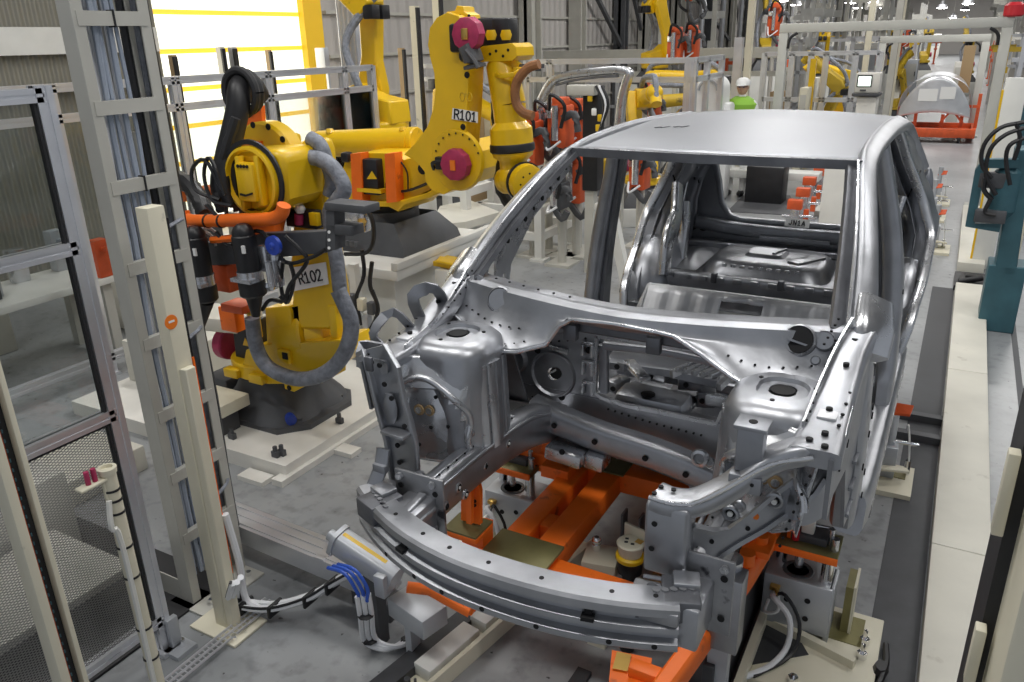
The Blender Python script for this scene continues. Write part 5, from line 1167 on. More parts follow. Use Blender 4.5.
mb = MB(); mb.cyl(at(320,144,Y=5.45),at(418,141,Y=5.45),.115,n=28,bev=.01); mb.cyl(at(409,142,Y=5.45),at(413,142,Y=5.45),.122,n=28); mb.ball(at(330,132,Y=5.4),.04,n=8); mb.ball(at(403,130,Y=5.4),.035,n=8); r1('balancer', mb)
# tall lower arm with the label
YA = Y1-.06
def aa(*p, d=0): return at(p[0], p[1], Y=YA+d)
out = ((440,168),(432,158),(420,151),(433,138),(443,124),(449,106),(451,88),(450,72),(446,56),(444,44),(446,28),(453,18),(463,13),(474,16),(481,26),(483,40),(484,60),(483,90),(481,120),(479,150),(477,172),(470,184),(458,190),(447,186),(441,178))
mb = MB(); mb.plate([aa(*p) for p in out],(0,-.20,0)); mb.disc_hole(aa(467,75,d=-.20),(0,-1,0),.022,n=14); mb.disc_hole(aa(463,127,d=-.20),(0,-1,0),.022,n=14)
mb.lathe(aa(458,160,d=-.18),(0,-1,0),[(0,.22),(.03,.21)],n=30)
for i in range(9): a = PI*(.1+.8*i/8); mb.disc_hole(aa(458,160,d=-.205)+V((math.cos(a)*.185,-.012,math.sin(a)*.185)),(0,-1,0),.008,n=6)
r1('lower_arm', mb, bevel=.02)
mb = MB(); mb.plate([aa(*p,d=-.205) for p in ((453,108),(478,112),(478,123),(452,119))],(0,-.004,0)); sg = r1('name_plate', mb, 'white', label='white name plate reading R101')
stroke_text('letter','R101',aa(465.2,115.6,d=-.212),aa(478,117.5,d=-.21)-aa(453,113.5,d=-.21),(0,0,1),.060,sg,w=.009)
mb = MB()
for dx in (-.03,.03): mb.tube([aa(466,97,d=-.203)+V((dx+math.cos(2*PI*i/6)*.02,0,math.sin(2*PI*i/6)*.03)) for i in range(7)],.003,n=4,smooth=0)
r1('cast_mark', mb, 'yellow_old')
q = aa(458,164,d=-.22); mb = MB(); mb.lathe(q,(0,-1,0),[(0,.115),(.06,.11),(.065,.10)],n=10); mb.m('sticker_orange').box(q+V((0,-.07,0)),(.04,.01,.07)); r1('shoulder_motor', mb, 'magenta')
mb = MB(); mb.box(q+V((-.14,.0,0)),(.08,.06,.09),bev=.01); mb.tube([q+V((-.1,-.02,.02)),q+V((-.2,-.02,0)),q+V((-.22,.02,-.05))],.015,n=6); r1('motor_plug', mb, 'black')
q = aa(471,34,d=-.24); mb = MB(); mb.lathe(q,(0,-1,0),[(0,.11),(.07,.105),(.075,.095)],n=10); mb.m('brass').box(q+V((0,-.08,0)),(.05,.01,.07),bev=.004); r1('elbow_motor', mb, 'magenta')
mb = MB(); mb.box(aa(460,38,d=-.22),(.12,.10,.18),bev=.02); mb.cyl(aa(463,54,d=-.24),aa(476,56,d=-.24),.05); r1('motor_plug', mb, 'black')
mb = MB(); mb.sweep([aa(468,46,d=-.26),aa(473,58,d=-.26),aa(475,68,d=-.26)],RRECT,.14,.10,smooth=3); mb.tube([aa(466,50,d=-.34),aa(474,60,d=-.34),aa(478,68,d=-.34)],.015,n=6); r1('gear_housing', mb, 'cast_grey')
mb = MB(); mb.plate([aa(*p,d=.02) for p in ((457,20),(458,12),(466,11),(468,6),(474,7),(475,12),(480,15),(481,21),(470,17))],(0,-.14,0)); mb.disc_hole(aa(460,16,d=-.125),(0,-1,0),.012); mb.disc_hole(aa(469,16,d=-.125),(0,-1,0),.012); r1('lifting_lug', mb, bevel=.005)
# elbow block with two black motors, forearm hanging down to the wrist
mb = MB(); mb.plate([aa(*p,d=-.10) for p in ((478,49),(483,46),(512,43),(516,47),(517,56),(512,61),(484,62),(478,58))],(0,.25,0)); 
for p in ((490,54),(496,51),(508,50),(503,56)): mb.disc_hole(aa(*p,d=-.102),(0,-1,0),.010)
r1('elbow_casting', mb, bevel=.015)
for x_ in (490,505):
    mb = MB(); mb.box(aa(x_,34,d=-.02),(.135,.14,.20),bev=.015); mb.m('magenta').box(aa(x_,24,d=-.02),(.12,.12,.03),bev=.008); mb.m('yellow').ball(aa(x_+1,35,d=-.09),.045,(1,.4,1),n=8); r1('arm_motor', mb, 'black')
mb = MB(); p0, p1, p2 = aa(501,60),aa(509,104),aa(512,143)
mb.lathe(p0,(p1-p0),[(0,.095),(.03,.11),((p1-p0).length,.118)],n=28); mb.lathe(p1,(p2-p1),[(0,.118),((p2-p1).length*.45,.112),((p2-p1).length*.62,.15),((p2-p1).length,.152)],n=28)
r1('forearm', mb)
mb = MB(); mb.sweep([aa(492,71,d=-.08),aa(500,76,d=-.13),aa(514,74,d=-.12),aa(520,70,d=-.05)],RRECT,.012,.03,smooth=3); mb.plate([aa(*p,d=-.05) for p in ((512,58),(519,64),(517,69),(509,66))],(0,.04,0)); mb.box(aa(519,71,d=-.05),(.06,.06,.05),bev=.006); r1('hose_clamp', mb)
ax_ = (p2-p1).normalized(); mb = MB(); mb.lathe(p2,ax_,[(0,.155),(.01,.16),(.05,.16),(.06,.15)],n=28); r1('wrist_seal', mb, 'black')
mb = MB(); mb.lathe(p2+ax_*.06,ax_,[(0,.148),(.03,.14),(.06,.10),(.16,.10)],n=24); w_ = aa(515,178); mb.ball(w_,.125,n=18); mb.ball(w_+V((-.06,0,-.02)),.10,n=14); r1('wrist', mb, angle=60)
mb = MB(); c_ = aa(523,181,d=-.05); nn = V((.8,-.55,-.05)).normalized(); mb.lathe(c_,nn,[(0,.135),(.03,.14),(.035,.125)],n=28); r1('wrist_seal', mb, 'black'); mb = MB(); mb.lathe(c_+nn*.03,nn,[(0,.130),(.06,.125),(.07,.09)],n=28); 
for i in range(8): a = 2*PI*i/8; u_,v_ = orth(nn); mb.disc_hole(c_+nn*.098+u_*math.cos(a)*.07+v_*math.sin(a)*.07,nn,.008,n=6)
r1('wrist_flange', mb)
loop([aa(*p,d=.12) for p in ((500,85),(497,110),(500,140),(503,160),(500,185),(510,205))],'black',.05,R1,'dress_hose',ring=.03,n=10)
loop([aa(*p,d=-.12) for p in ((539,64),(528,68),(518,80),(515,92),(517,105),(524,113),(533,116))],'brown_hose',.032,R1,'dress_hose',n=10)
mb = MB()
for i in range(7): mb.ball(aa(522+i*3.2,66+3*(i%2),d=-.02),.026,n=6)
r1('connector', mb, 'cast_grey')
# ---- generic six-axis robot for the rest of the hall
def robot(label, loc, yaw, a2, a3, a5=-60, s=1.0, ym='yellow', pedestal=0, group=None):
    t = thing('industrial_robot', label, 'robot', loc, group); x, y, z = loc; Mx = Matrix.Translation(V(loc)) @ Matrix.Rotation(yaw,4,'Z') @ Matrix.Scale(s,4)
    def mk(): m_ = MB(); m_.x = Mx; return m_
    if pedestal: 
        mb = mk(); h = pedestal/s; mb.bb((-.4,-.4,-h),(.4,.4,0),.01); build('pedestal', mb, t, 'white_paint')
    mb = mk(); mb.loft([[V((.36*sx,.36*sy,0)) for sx,sy in ((-1,-1),(1,-1),(1,1),(-1,1))],[V((.34*sx,.34*sy,.08)) for sx,sy in ((-1,-1),(1,-1),(1,1),(-1,1))],[V((.22*sx,.22*sy,.28)) for sx,sy in ((-1,-1),(1,-1),(1,1),(-1,1))]],closed=True); mb.cyl((0,0,.26),(0,0,.33),.24,n=20); build('base', mb, t, 'cast_grey')
    mb = mk(); mb.cyl((0,0,.33),(0,0,.45),.30,n=24,bev=.02); mb.plate([(-.30,-.16,.42),(.30,-.16,.42),(.42,-.16,.62),(.36,-.16,.80),(.22,-.16,.84),(.05,-.16,.72),(-.28,-.16,.66)],(0,.32,0)); build('turntable', mb, t, ym, bevel=.02)
    j2 = V((.28,0,.68)); a = math.radians(a2); u = V((math.sin(a),0,math.cos(a))); j3 = j2+u*1.05; p = V((u.z,0,-u.x))
    mb = mk(); mb.plate([j2-p*.17-u*.16+V((0,-.26,0)),j2+p*.17-u*.16+V((0,-.26,0)),j2+p*.19+u*.1+V((0,-.26,0)),j2+p*.11+u*.45+V((0,-.26,0)),j3+p*.13-u*.1+V((0,-.26,0)),j3+p*.14+u*.1+V((0,-.26,0)),j3-p*.02+u*.17+V((0,-.26,0)),j3-p*.15+u*.05+V((0,-.26,0)),j3-p*.14-u*.2+V((0,-.26,0)),j2-p*.12+u*.4+V((0,-.26,0)),j2-p*.20+u*.1+V((0,-.26,0))],(0,.14,0)); build('lower_arm', mb, t, ym, bevel=.02)
    mb = mk(); mb.cyl(j2+V((0,-.27,0)),j2+V((0,-.36,0)),.11,n=16,bev=.01); build('shoulder_motor', mb, t, 'magenta'); 
    b = math.radians(a3); f = V((math.cos(b),0,math.sin(b))); g = V((-f.z,0,f.x)); j5 = j3+f*1.0
    mb = mk(); mb.plate([j3-f*.22-g*.12+V((0,-.12,0)),j3+f*.2-g*.13+V((0,-.12,0)),j3+f*.3-g*.05+V((0,-.12,0)),j3+f*.3+g*.14+V((0,-.12,0)),j3-f*.1+g*.2+V((0,-.12,0)),j3-f*.25+g*.12+V((0,-.12,0))],(0,.26,0)); build('elbow_casting', mb, t, ym, bevel=.02)
    mb = mk()
    for dy in (-.08,.08): mb.box(j3-f*.30+V((0,dy,0))+g*.04,(.14,.12,.14),bev=.01)
    build('arm_motor', mb, t, 'black')
    mb = mk(); mb.cyl(j3+f*.25+g*.03,j5+g*.03-f*.1,.12,.10,n=20); mb.cyl(j5-f*.18,j5-f*.05,.13,n=20,bev=.01); build('forearm', mb, t, ym)
    c5 = math.radians(a3+a5); k = V((math.cos(c5),0,math.sin(c5)))
    mb = mk(); mb.ball(j5,.12,n=14); mb.cyl(j5,j5+k*.2,.085,n=16); build('wrist', mb, t, ym)
    mb = mk(); mb.tube([j3-f*.2+g*.2,j3+f*.1+g*.32,j3+f*.6+g*.28,j5+g*.2,j5+k*.2+g*.08],.045,n=8); mb.tube([V((-.1,.2,.4)),V((.1,.25,.9)),j2.lerp(j3,.6)+V((0,.2,0)),j3-f*.2+g*.2],.045,n=8); build('dress_hose', mb, t, 'hose_grey')
    return t, Mx, j5+k*.2, k
def spotgun(tr, label, col='red_orange', s=1.0):
    t0, Mx, e, k = tr; n_ = V((-k.z,0,k.x)); o_ = Mx @ e
    t = thing('spot_welding_gun', label, 'welding gun', o_)
    def mk(): m_ = MB(); m_.x = Mx; return m_
    mb = mk(); mb.box(e+k*.14,(.24,.2,.26),bev=.02,ax=(k,(0,1,0))); build('transformer', mb, t, col)
    mb = mk(); mb.sweep([e+k*.2+n_*.1,e+k*.45+n_*.25,e+k*.7+n_*.22,e+k*.75+n_*.06],RRECT,.07,.09,smooth=3); mb.sweep([e+k*.2-n_*.1,e+k*.5-n_*.22,e+k*.72-n_*.18,e+k*.75-n_*.05],RRECT,.07,.09,smooth=3); build('electrode_arm', mb, t, 'cast_grey')
    mb = mk(); mb.tube([e+k*.1+n_*.2+V((0,.08,0)),e+k*.35+n_*.4+V((0,.1,0)),e+k*.6+n_*.3],.025,n=6); mb.m('black').tube([e-k*.1+V((0,.1,0)),e+k*.2-n_*.3+V((0,.1,0)),e+k*.5-n_*.2],.03,n=6); build('cable', mb, t, 'cable_white')
    return t
# ================================================================== fences, racks and posts
def profile_bar(mb, a, b, w=.045, d=.045, up=(0,0,1)):
    """slotted aluminium profile"""
    a, b = V(a), V(b); mb.sweep([a,b], [(-.5,-.5),(-.5,-.12),(-.4,-.12),(-.4,.12),(-.5,.12),(-.5,.5),(-.12,.5),(-.12,.4),(.12,.4),(.12,.5),(.5,.5),(.5,.12),(.4,.12),(.4,-.12),(.5,-.12),(.5,-.5),(.12,-.5),(.12,-.4),(-.12,-.4),(-.12,-.5)], w, d, up=up)
def fence(label, p, q, h, posts, rails, pane=None, mesh=None, w=.05, zb=.08, group=None, lid='machine fence'):
    """frame fence from p to q (floor points); posts: fractions; rails: heights"""
    p, q = V(p), V(q); t = thing('safety_fence', label, 'fence', (p+q)/2, group); d = (q-p).normalized()
    for f in posts:
        x = p.lerp(q, f); mb = MB(); profile_bar(mb, x, x+V((0,0,h)), w, w*1.3, up=d); mb.box(x+V((0,0,.012)),(.1,.1,.02)); build('post', mb, t, 'aluminium')
    for z in rails:
        mb = MB(); profile_bar(mb, p+V((0,0,z)), q+V((0,0,z)), w, w); build('rail', mb, t, 'aluminium')
    if pane:
        for (z0,z1) in pane: mb = MB(); mb.sweep([p+V((0,0,(z0+z1)/2)),q+V((0,0,(z0+z1)/2))], RECT, .006, z1-z0, up=(0,0,1)); build('pane', mb, t, 'clear_pane')
    if mesh:
        z0, z1 = mesh; mb = MB(); n = V((d.y,-d.x,0))*.004; mb._f([mb._v(p+V((0,0,z0))),mb._v(q+V((0,0,z0))),mb._v(q+V((0,0,z1))),mb._v(p+V((0,0,z1)))]); build('mesh_panel', mb, t, 'mesh_sheet', solid=.002)
    return t
# near left fence with clear upper panes and an expanded metal lower panel
X1 = -2.64; y_ = 1.60
zt = 2.27; zm = at(30,258,X=X1).z; zl = at(66,434,X=X1).z; zb_ = at(120,647,X=X1).z
ft = fence('near aluminium fence panel with clear upper pane and expanded metal below', (X1,.45,0), (X1,y_,0), 2.30, (0,.5,1) if False else (0,1), (zt,zm,zl,zb_), pane=((zm,zt),(zl,zm)), mesh=(zb_,zl), w=.045)
mb = MB()
for z in (zb_,zl,zm,zt): mb.bb((X1+.0,y_-.036,z-.9 if False else z-.03),(X1+.012,y_-.028,z+.03))
mb.bb((X1-.004,y_-.042,zb_),(X1+.016,y_-.032,zt)); mb.bb((X1-.004,.5,zl-.034),(X1+.016,y_,zl-.028)); build('black_gasket', mb, ft, 'rubber')
mb = MB(); mb.bb((X1+.02,y_+.0,.01),(X1+.045,y_+.05,.16),.003); mb.box((X1+.05,y_+.02,.012),(.12,.10,.02)); mb.m('chrome').cyl((X1+.07,y_+.03,.02),(X1+.07,y_+.03,.06),.012,n=6); build('foot_bracket', mb, ft, 'cylinder_grey')
# long fence behind the nearest robot
X2 = -5.6
def y2(px, py=75): return at(px, py, X=X2).y
z_t = at(270,74,X=X2).z; z_2 = at(240,101,X=X2).z
ya, yb = y2(2,89), y2(371,70)
fr = [ (y2(px)-ya)/(yb-ya) for px in (45,172,266,343) ]
fence('long aluminium fence with double top rail behind the robot labelled R102', (X2,ya-1.2,0), (X2,yb,0), z_t+.02, [0]+[ (f*(yb-ya)+1.2)/(yb-ya+1.2) for f in fr ]+[1], (z_t,z_2,.15), pane=((z_2-.9,z_2),), w=.06)
# fence round the far cell, with a corner
A_ = at(527,62,Z=2.1); B_ = at(687,61,Z=2.1); z3 = 1.86
fence('aluminium fence of the far cell, the stretch facing the camera', (A_.x,A_.y,0), (B_.x,A_.y,0), 2.12, (.0,.15,.97), (2.1,z3,.2), w=.07)
D_ = at(722,61,X=B_.x)
fence('aluminium fence of the far cell, the short stretch round the corner', (B_.x,A_.y,0), (B_.x,D_.y,0), 2.12, (.02,.45,1), (2.1,z3,.2), w=.07)
A_ = at(805,57,Z=2.1)
fence('light fence with upright bars beyond the beige gate frame', (A_.x-1.6,16.5,0), (at(880,57,Y=16.5).x,16.5,0), 2.05, (0,.25,.42,.55,.8,1), (2.03,1.2,.3), w=.08)
fence('aluminium fence seen left of the worker with thin uprights', (at(590,70,Y=19).x,19,0), (at(740,70,Y=19).x,19,0), 2.0, (0,.2,.4,.6,.8,1), (1.98,1.5,.8,.2), w=.07)
# thin uprights and door frames against the wall
for i,(px,py,Y,h,w_,mt,lab) in enumerate(((172,55,6.9,2.5,.07,'tan','slim tan upright rising in front of the glowing door, leftmost'),(220,47,7.6,2.62,.08,'rack_grey','grey upright rising in front of the glowing door, second from left'),(232,47,7.7,2.6,.08,'aluminium','pale upright rising in front of the glowing door, close beside the grey one'),(268,50,8.2,2.6,.06,'tan','slim tan upright rising in front of the glowing door, rightmost'),(401,48,9.6,2.4,.07,'tan','slim tan upright against the grey wall with a dark dot near its top'),(414,6,9.0,2.9,.09,'beige','tall beige upright with black edge left of the robot labelled R101'),(436,-20,9.4,3.4,.10,'beige','tallest beige upright directly behind the arm of robot R101'))):
    q = at(px,py,Y=Y); mb = MB(); mb.bb((q.x-w_/2,Y-w_/2,0),(q.x+w_/2,Y+w_/2,q.z)); mb.m('black').bb((q.x+w_/2,Y-w_/2,0),(q.x+w_/2+.03,Y+.02,q.z-.02)); build('upright_post', mb, None, mt, label=lab, cat='post')
fence('white framed guard standing right behind the tall beige uprights', (at(421,65,Y=9.9).x,9.9,0), (at(445,65,Y=9.9).x,9.9,0), at(430,65,Y=9.9).z, (0,1), (at(430,66,Y=9.9).z,at(430,79,Y=9.9).z,.3), w=.06)
# ---- cable rack: a steel ladder full of cables
XR = -2.84
t = thing('cable_rack', 'tall beige steel ladder rack filled with cables standing at the left', 'cable rack', (XR,2.02,0))
def rackpost(px0, px1, nm):
    y0 = at(px0,560,X=XR).y if False else None
yl = at(176,589,Z=0).y; yr = at(243,566,Z=0).y-.05
for y in (yl, yr):
    mb = MB(); s_ = 1 if y == yl else -1
    mb.plate([(XR,y-.045*s_,0),(XR+.08,y-.045*s_,0),(XR+.08,y+.0*s_,0),(XR+.072,y+.0*s_,0),(XR+.072,y-.037*s_,0),(XR+.008,y-.037*s_,0),(XR+.008,y+.0*s_,0),(XR,y+.0*s_,0)],(0,0,3.6)); build('upright', mb, t, 'rack_grey', bevel=.002)
    if False: mb = MB(); mb.plate([(XR-.22,y-.045*s_,0),(XR-.14,y-.045*s_,0),(XR-.14,y,0),(XR-.148,y,0),(XR-.148,y-.037*s_,0),(XR-.22,y-.037*s_,0)],(0,0,3.6))
    mb = MB(); mb.bb((XR-.04,y-.08,0),(XR+.20,y+.05,.012),.002); mb.m('chrome').cyl((XR+.15,y,.01),(XR+.15,y,.035),.013,n=6); build('foot_plate', mb, t, 'rack_grey')
    mb = MB(); mb.plate([(XR,y-.045*s_,0),(XR-.2,y-.045*s_,0),(XR-.2,y-.04*s_,0),(XR,y-.04*s_,0)],(0,0,.12)); build('side_web', mb, t, 'rack_grey')
for i,py in enumerate((-30,18,109,189,270,345,417,478,538)):
    z = at(52.8+.21*py+22, py, X=XR+.08).z
    mb = MB(); mb.bb((XR+.055,yl-.03,z-.025),(XR+.083,yr+.03,z+.025)); build('rung', mb, t, 'rack_grey')
    if i in (1,3,6): mb = MB(); mb.bb((XR+.05,yl+.11,z-.03),(XR+.087,yl+.117,z+.03)); build('cable_tie', mb, t, 'black')
random.seed(5)
def vcable(y, x, r, mt, nm='cable', w_=.008):
    pts = [(x+random.uniform(-w_,w_), y+random.uniform(-w_,w_), z) for z in (.12,.5,.9,1.3,1.7,2.1,2.5,2.9,3.3,3.6)]
    mb = MB(); mb.tube(pts, r, n=6, smooth=2); build(nm, mb, t, mt)
for i in range(13): vcable(yl+.015+.011*i, XR+.04-(i%3)*.022, .008+.003*(i%2), ('cable_blue_grey','cable_white','hose_grey')[i%3])
for i in range(5): vcable(yl+.20+.028*i, XR+.01-(i%2)*.03, .014+.004*(i%2), ('black','rubber','hose_grey','black','black')[i], 'hose', .004)
mb = MB(); mb.bb((XR-.10,yl+.155,0),(XR-.06,yl+.185,3.6)); mb.bb((XR-.02,yl+.16,0),(XR+.0,yl+.175,2.1)); build('conduit', mb, t, 'rack_grey')
mb = MB(); mb.tube([(XR+.02,yl+.13,.9),(XR+.03,yl+.17,.5),(XR+.03,yl+.16,.25),(XR+.02,yl+.10,.2),(XR+.02,yl+.08,.5)],.014,n=6); build('slack_cable', mb, t, 'hose_grey')
for py in (217,330,500):
    z = at(200,py,X=XR+.1).z; mb = MB(); mb.tube([(XR+.06,yr+.05,z),(XR+.12,yr-.02,z+.01),(XR+.15,yr-.14,z-.01)],.008,n=6); build('cable', mb, t, 'hose_grey')
# ---- cream light curtain post in front of the rack
bp = at(225,622,Z=0); zt_ = at(145,206,X=bp.x).z
t = thing('light_curtain_post', 'cream box post with a round orange sticker in front of the cable rack', 'post', (bp.x,bp.y,0))
mb = MB(); mb.bb((bp.x-.015,bp.y-.035,0),(bp.x+.05,bp.y+.04,zt_),.004); build('box_post', mb, t, 'beige')
mb = MB(); z_c = at(170,374,X=bp.x+.06).z; mb.plate([(bp.x+.052,bp.y-.030,0),(bp.x+.085,bp.y-.022,0),(bp.x+.085,bp.y+.022,0),(bp.x+.052,bp.y+.030,0)],(0,0,z_c)); build('front_cover', mb, t, 'beige', bevel=.004)
mb = MB(); mb.bb((bp.x-.02,bp.y+.041,.1),(bp.x+.045,bp.y+.052,zt_-.05)); build('sensor_strip', mb, t, 'black')
mb = MB(); mb.bb((bp.x+.046,bp.y+.042,.25),(bp.x+.052,bp.y+.050,zt_-.6)); build('orange_line', mb, t, 'orange')
mb = MB(); q = at(171,322,X=bp.x+.051); mb.cyl(q,q+V((.002,0,0)),.028,n=20); st = build('round_sticker', mb, t, 'sticker_orange'); mb = MB(); mb.bb(q+V((.0,-.012,-.002)),q+V((.003,.014,.006))); build('sticker_mark', mb, st, 'white')
mb = MB(); mb.bb((bp.x-.11,bp.y-.10,0),(bp.x+.17,bp.y+.09,.014),.003); mb.m('chrome').cyl((bp.x+.14,bp.y-.07,.01),(bp.x+.14,bp.y-.07,.04),.012,n=6); build('base_plate', mb, t, 'beige')
mb = MB(); mb.tube([(bp.x+.06,bp.y+.055,.55),(bp.x+.075,bp.y+.07,.3),(bp.x+.06,bp.y+.08,.1),(bp.x+.12,bp.y+.10,.05)],.016,n=8); build('cable', mb, t, 'cable_white')
# ---- nearest light curtain channel at the lower left corner
q = at(60,620,X=-2.12)
t = thing('light_curtain_post', 'cream channel post with a dark sensor slot at the lower left corner', 'post', (q.x,q.y,0))
w0 = at(26,560,X=-2.12).y; w1 = at(37,560,X=-2.12).y; w2 = at(50,560,X=-2.12).y; w3 = at(56,560,X=-2.12).y
mb = MB(); mb.bb((-2.18,w0,0),(-2.12,w1,2.3),.003); build('channel_side', mb, t, 'beige')
mb = MB(); mb.bb((-2.18,w2,0),(-2.12,w3,2.3),.003); build('channel_side', mb, t, 'beige')
mb = MB(); mb.bb((-2.19,w1,0),(-2.15,w2,2.3)); build('sensor_slot', mb, t, 'black')
mb = MB(); mb.bb((-2.15,w1+.002,0),(-2.140,w1+.010,2.3)); build('amber_line', mb, t, 'orange_dark')
mb = MB()
for i in range(60): mb.bb((-2.15,(w1+w2)/2-.002,.3+i*.03),(-2.146,(w1+w2)/2+.002,.31+i*.03))
build('dot_row', mb, t, 'teal')
# ---- cream pipe stand with a sensor bracket
tp = at(107,470,X=-2.38); 
t = thing('sensor_pipe_stand', 'cream pipe stand wrapped with black ties and topped by a small sensor arm', 'stand', (tp.x,tp.y,0))
mb = MB(); mb.cyl((tp.x,tp.y,0),(tp.x,tp.y,tp.z),.026,n=20); mb.lathe((tp.x,tp.y,tp.z-.01),(0,0,1),[(0,.03),(.02,.032),(.022,.02),(.005,.018)],n=20); build('pipe', mb, t, 'beige')
mb = MB()
for dz in (.07,.11,.16,.30,.43,.66,.80): mb.cyl((tp.x,tp.y,tp.z-dz),(tp.x,tp.y,tp.z-dz-.008),.029,n=16)
build('tie', mb, t, 'black')
e = at(78,480,X=-2.38); mb = MB(); mb.plate([(tp.x-.02,tp.y-.01,tp.z-.03),(tp.x+.02,tp.y-.01,tp.z-.03),(tp.x+.02,e.y-.01,tp.z-.03),(tp.x-.02,e.y-.01,tp.z-.03)],(0,0,.012)); mb.bb((tp.x-.005,tp.y-.03,tp.z-.14),(tp.x+.01,tp.y-.02,tp.z-.03)); build('sensor_arm', mb, t, 'beige', bevel=.004)
for dy in (.03,.055): mb = MB(); mb.cyl((tp.x,e.y+dy,tp.z-.02),(tp.x,e.y+dy,tp.z+.03),.009,n=8); build('sensor', mb, t, 'magenta')
mb = MB(); mb.tube([(tp.x+.02,tp.y-.03,tp.z-.10),(tp.x+.025,tp.y-.045,tp.z-.2),(tp.x+.02,tp.y-.02,tp.z-.3),(tp.x+.02,tp.y-.025,.0)],.010,n=6); build('thin_pipe', mb, t, 'white_paint')
# ---- things behind the near fence
def boxthing(name, label, cat, lo, hi, mt, bev=.01, extra=None):
    mb = MB(); mb.bb(lo, hi, bev)
    if extra: extra(mb)
    return build(name, mb, None, mt, label=label, cat=cat)
boxthing('low_platform','long low cream platform running behind the near fence toward the robot','platform',(-4.5,-.2,0),(-4.05,2.6,.16),'beige_worn')
mb = MB(); mb.bb((-5.6,-.3,0),(-2.75,2.05,.012)); build('floor_mat', mb, None, 'rubber', label='black rubber mat on the floor behind the expanded metal panel', cat='mat')
def tread(mb): mb.m('black').bb((-3.55,.95,0),(-3.1,1.72,.05))
boxthing('step_platform','low step with ribbed grey top behind the mesh, nearest to the camera','step',(-3.6,.3,.18),(-3.0,1.75,.22),'rack_grey',.004,tread)
boxthing('step_platform','higher grey step behind the mesh of the near fence','step',(-3.95,.3,.0),(-3.65,1.9,.45),'rack_grey',.004)
t = thing('work_table', 'machine table with small clamps and devices behind the clear pane', 'table', (-6.0,2.6,0))
mb = MB(); mb.bb((-6.6,1.6,.62),(-5.9,3.9,.68),.01); build('table_top', mb, t, 'white_paint')
for x in (-6.5,-6.0):
    for y in (1.7,3.8): mb = MB(); mb.bb((x-.04,y-.04,0),(x+.04,y+.04,.62)); build('leg', mb, t, 'rack_grey')
random.seed(11)
for i in range(14):
    x, y = random.uniform(-6.5,-5.95), random.uniform(1.7,3.8); h = random.uniform(.08,.35); mb = MB(); mb.bb((x-.05,y-.06,.68),(x+.05,y+.06,.68+h),.006); mb.cyl((x,y,.68+h*.7),(x+.12,y,.68+h*.8),.02); build('clamp', mb, t, ('cylinder_grey','cast_grey','red_orange','beige','machined')[i%5])
boxthing('tool_tray','cream tray filled with dark parts on the floor behind the clear pane','tray',(-5.0,1.2,.0),(-4.62,2.1,.30),'beige',.01,lambda mb:(mb.m('dark_steel').bb((-4.97,1.25,.28),(-4.65,2.05,.33)),mb.m('red').bb((-4.8,1.35,.33),(-4.76,1.7,.36))))
# machine columns seen through the upper panes
for i,(y,x,w_,mt,lab) in enumerate(((1.3,-7.2,.22,'rack_grey','grey machine column behind the clear pane, farthest left'),(2.2,-7.4,.18,'tan','tan machine column behind the clear pane'),(3.3,-7.0,.3,'beige_worn','broad cream column between fence post and cable rack'))):
    boxthing('machine_column',lab,'column',(x-w_/2,y-w_/2,0),(x+w_/2,y+w_/2,1.9 if i < 2 else 1.75),mt)
t = thing('machine_bed', 'grey welded machine bed behind the near fence, left of robot R102', 'machine', (-6.6,5.2,0))
mb = MB(); mb.bb((-6.9,4.2,.0),(-6.1,6.4,.5),.02); build('bed', mb, t, 'beige_worn')
for i in range(6): mb = MB(); mb.bb((-6.8+.1*i,4.3+.3*i,.5),(-6.6+.1*i,4.45+.3*i,.8+.05*(i%3)),.01); build('fixture', mb, t, ('cast_grey','rack_grey','red_orange')[i%3])
mb = MB(); q0 = at(135,200,X=-6.1); mb.cyl(at(182,195,X=-6.0),at(240,187,X=-6.0),.06); build('air_pipe', mb, t, 'orange')
# boxes on the robot plate
boxthing('junction_box','flat cream junction box on dark feet at the left edge of the robot plate','box',(-4.12,2.93,.26),(-3.72,3.16,.34),'beige',.006,lambda mb:mb.m('cast_grey').bb((-4.05,2.98,.10),(-3.80,3.12,.26)))
boxthing('valve_cabinet','low cream cabinet behind the black spindles of robot R102','cabinet',(-5.15,3.3,.10),(-4.55,4.2,.42),'beige_worn',.01)
t = thing('fixture_block', 'grey and orange fixture block under the black spindles', 'fixture', (-4.55,3.2,.42)); 
mb = MB(); mb.box(at(225,318,Y=3.4),(.40,.3,.10),rot=.2,bev=.02); build('block', mb, t, 'beige_worn'); mb = MB(); mb.box(at(232,318,Y=3.22),(.14,.08,.16),bev=.01); build('orange_clamp', mb, t, 'orange'); mb = MB(); mb.bb((-4.6,3.3,.42),(-4.5,3.5,.56)); build('neck', mb, t, 'cast_grey')
mb = MB(); q = at(262,436,Z=.14); mb.cyl((q.x-.02,q.y+.25,.17),(q.x+.06,q.y+.20,.17),.035,n=14); build('connector_plug', mb, None, 'blue', label='blue round connector plug at the foot of robot R102', cat='plug')
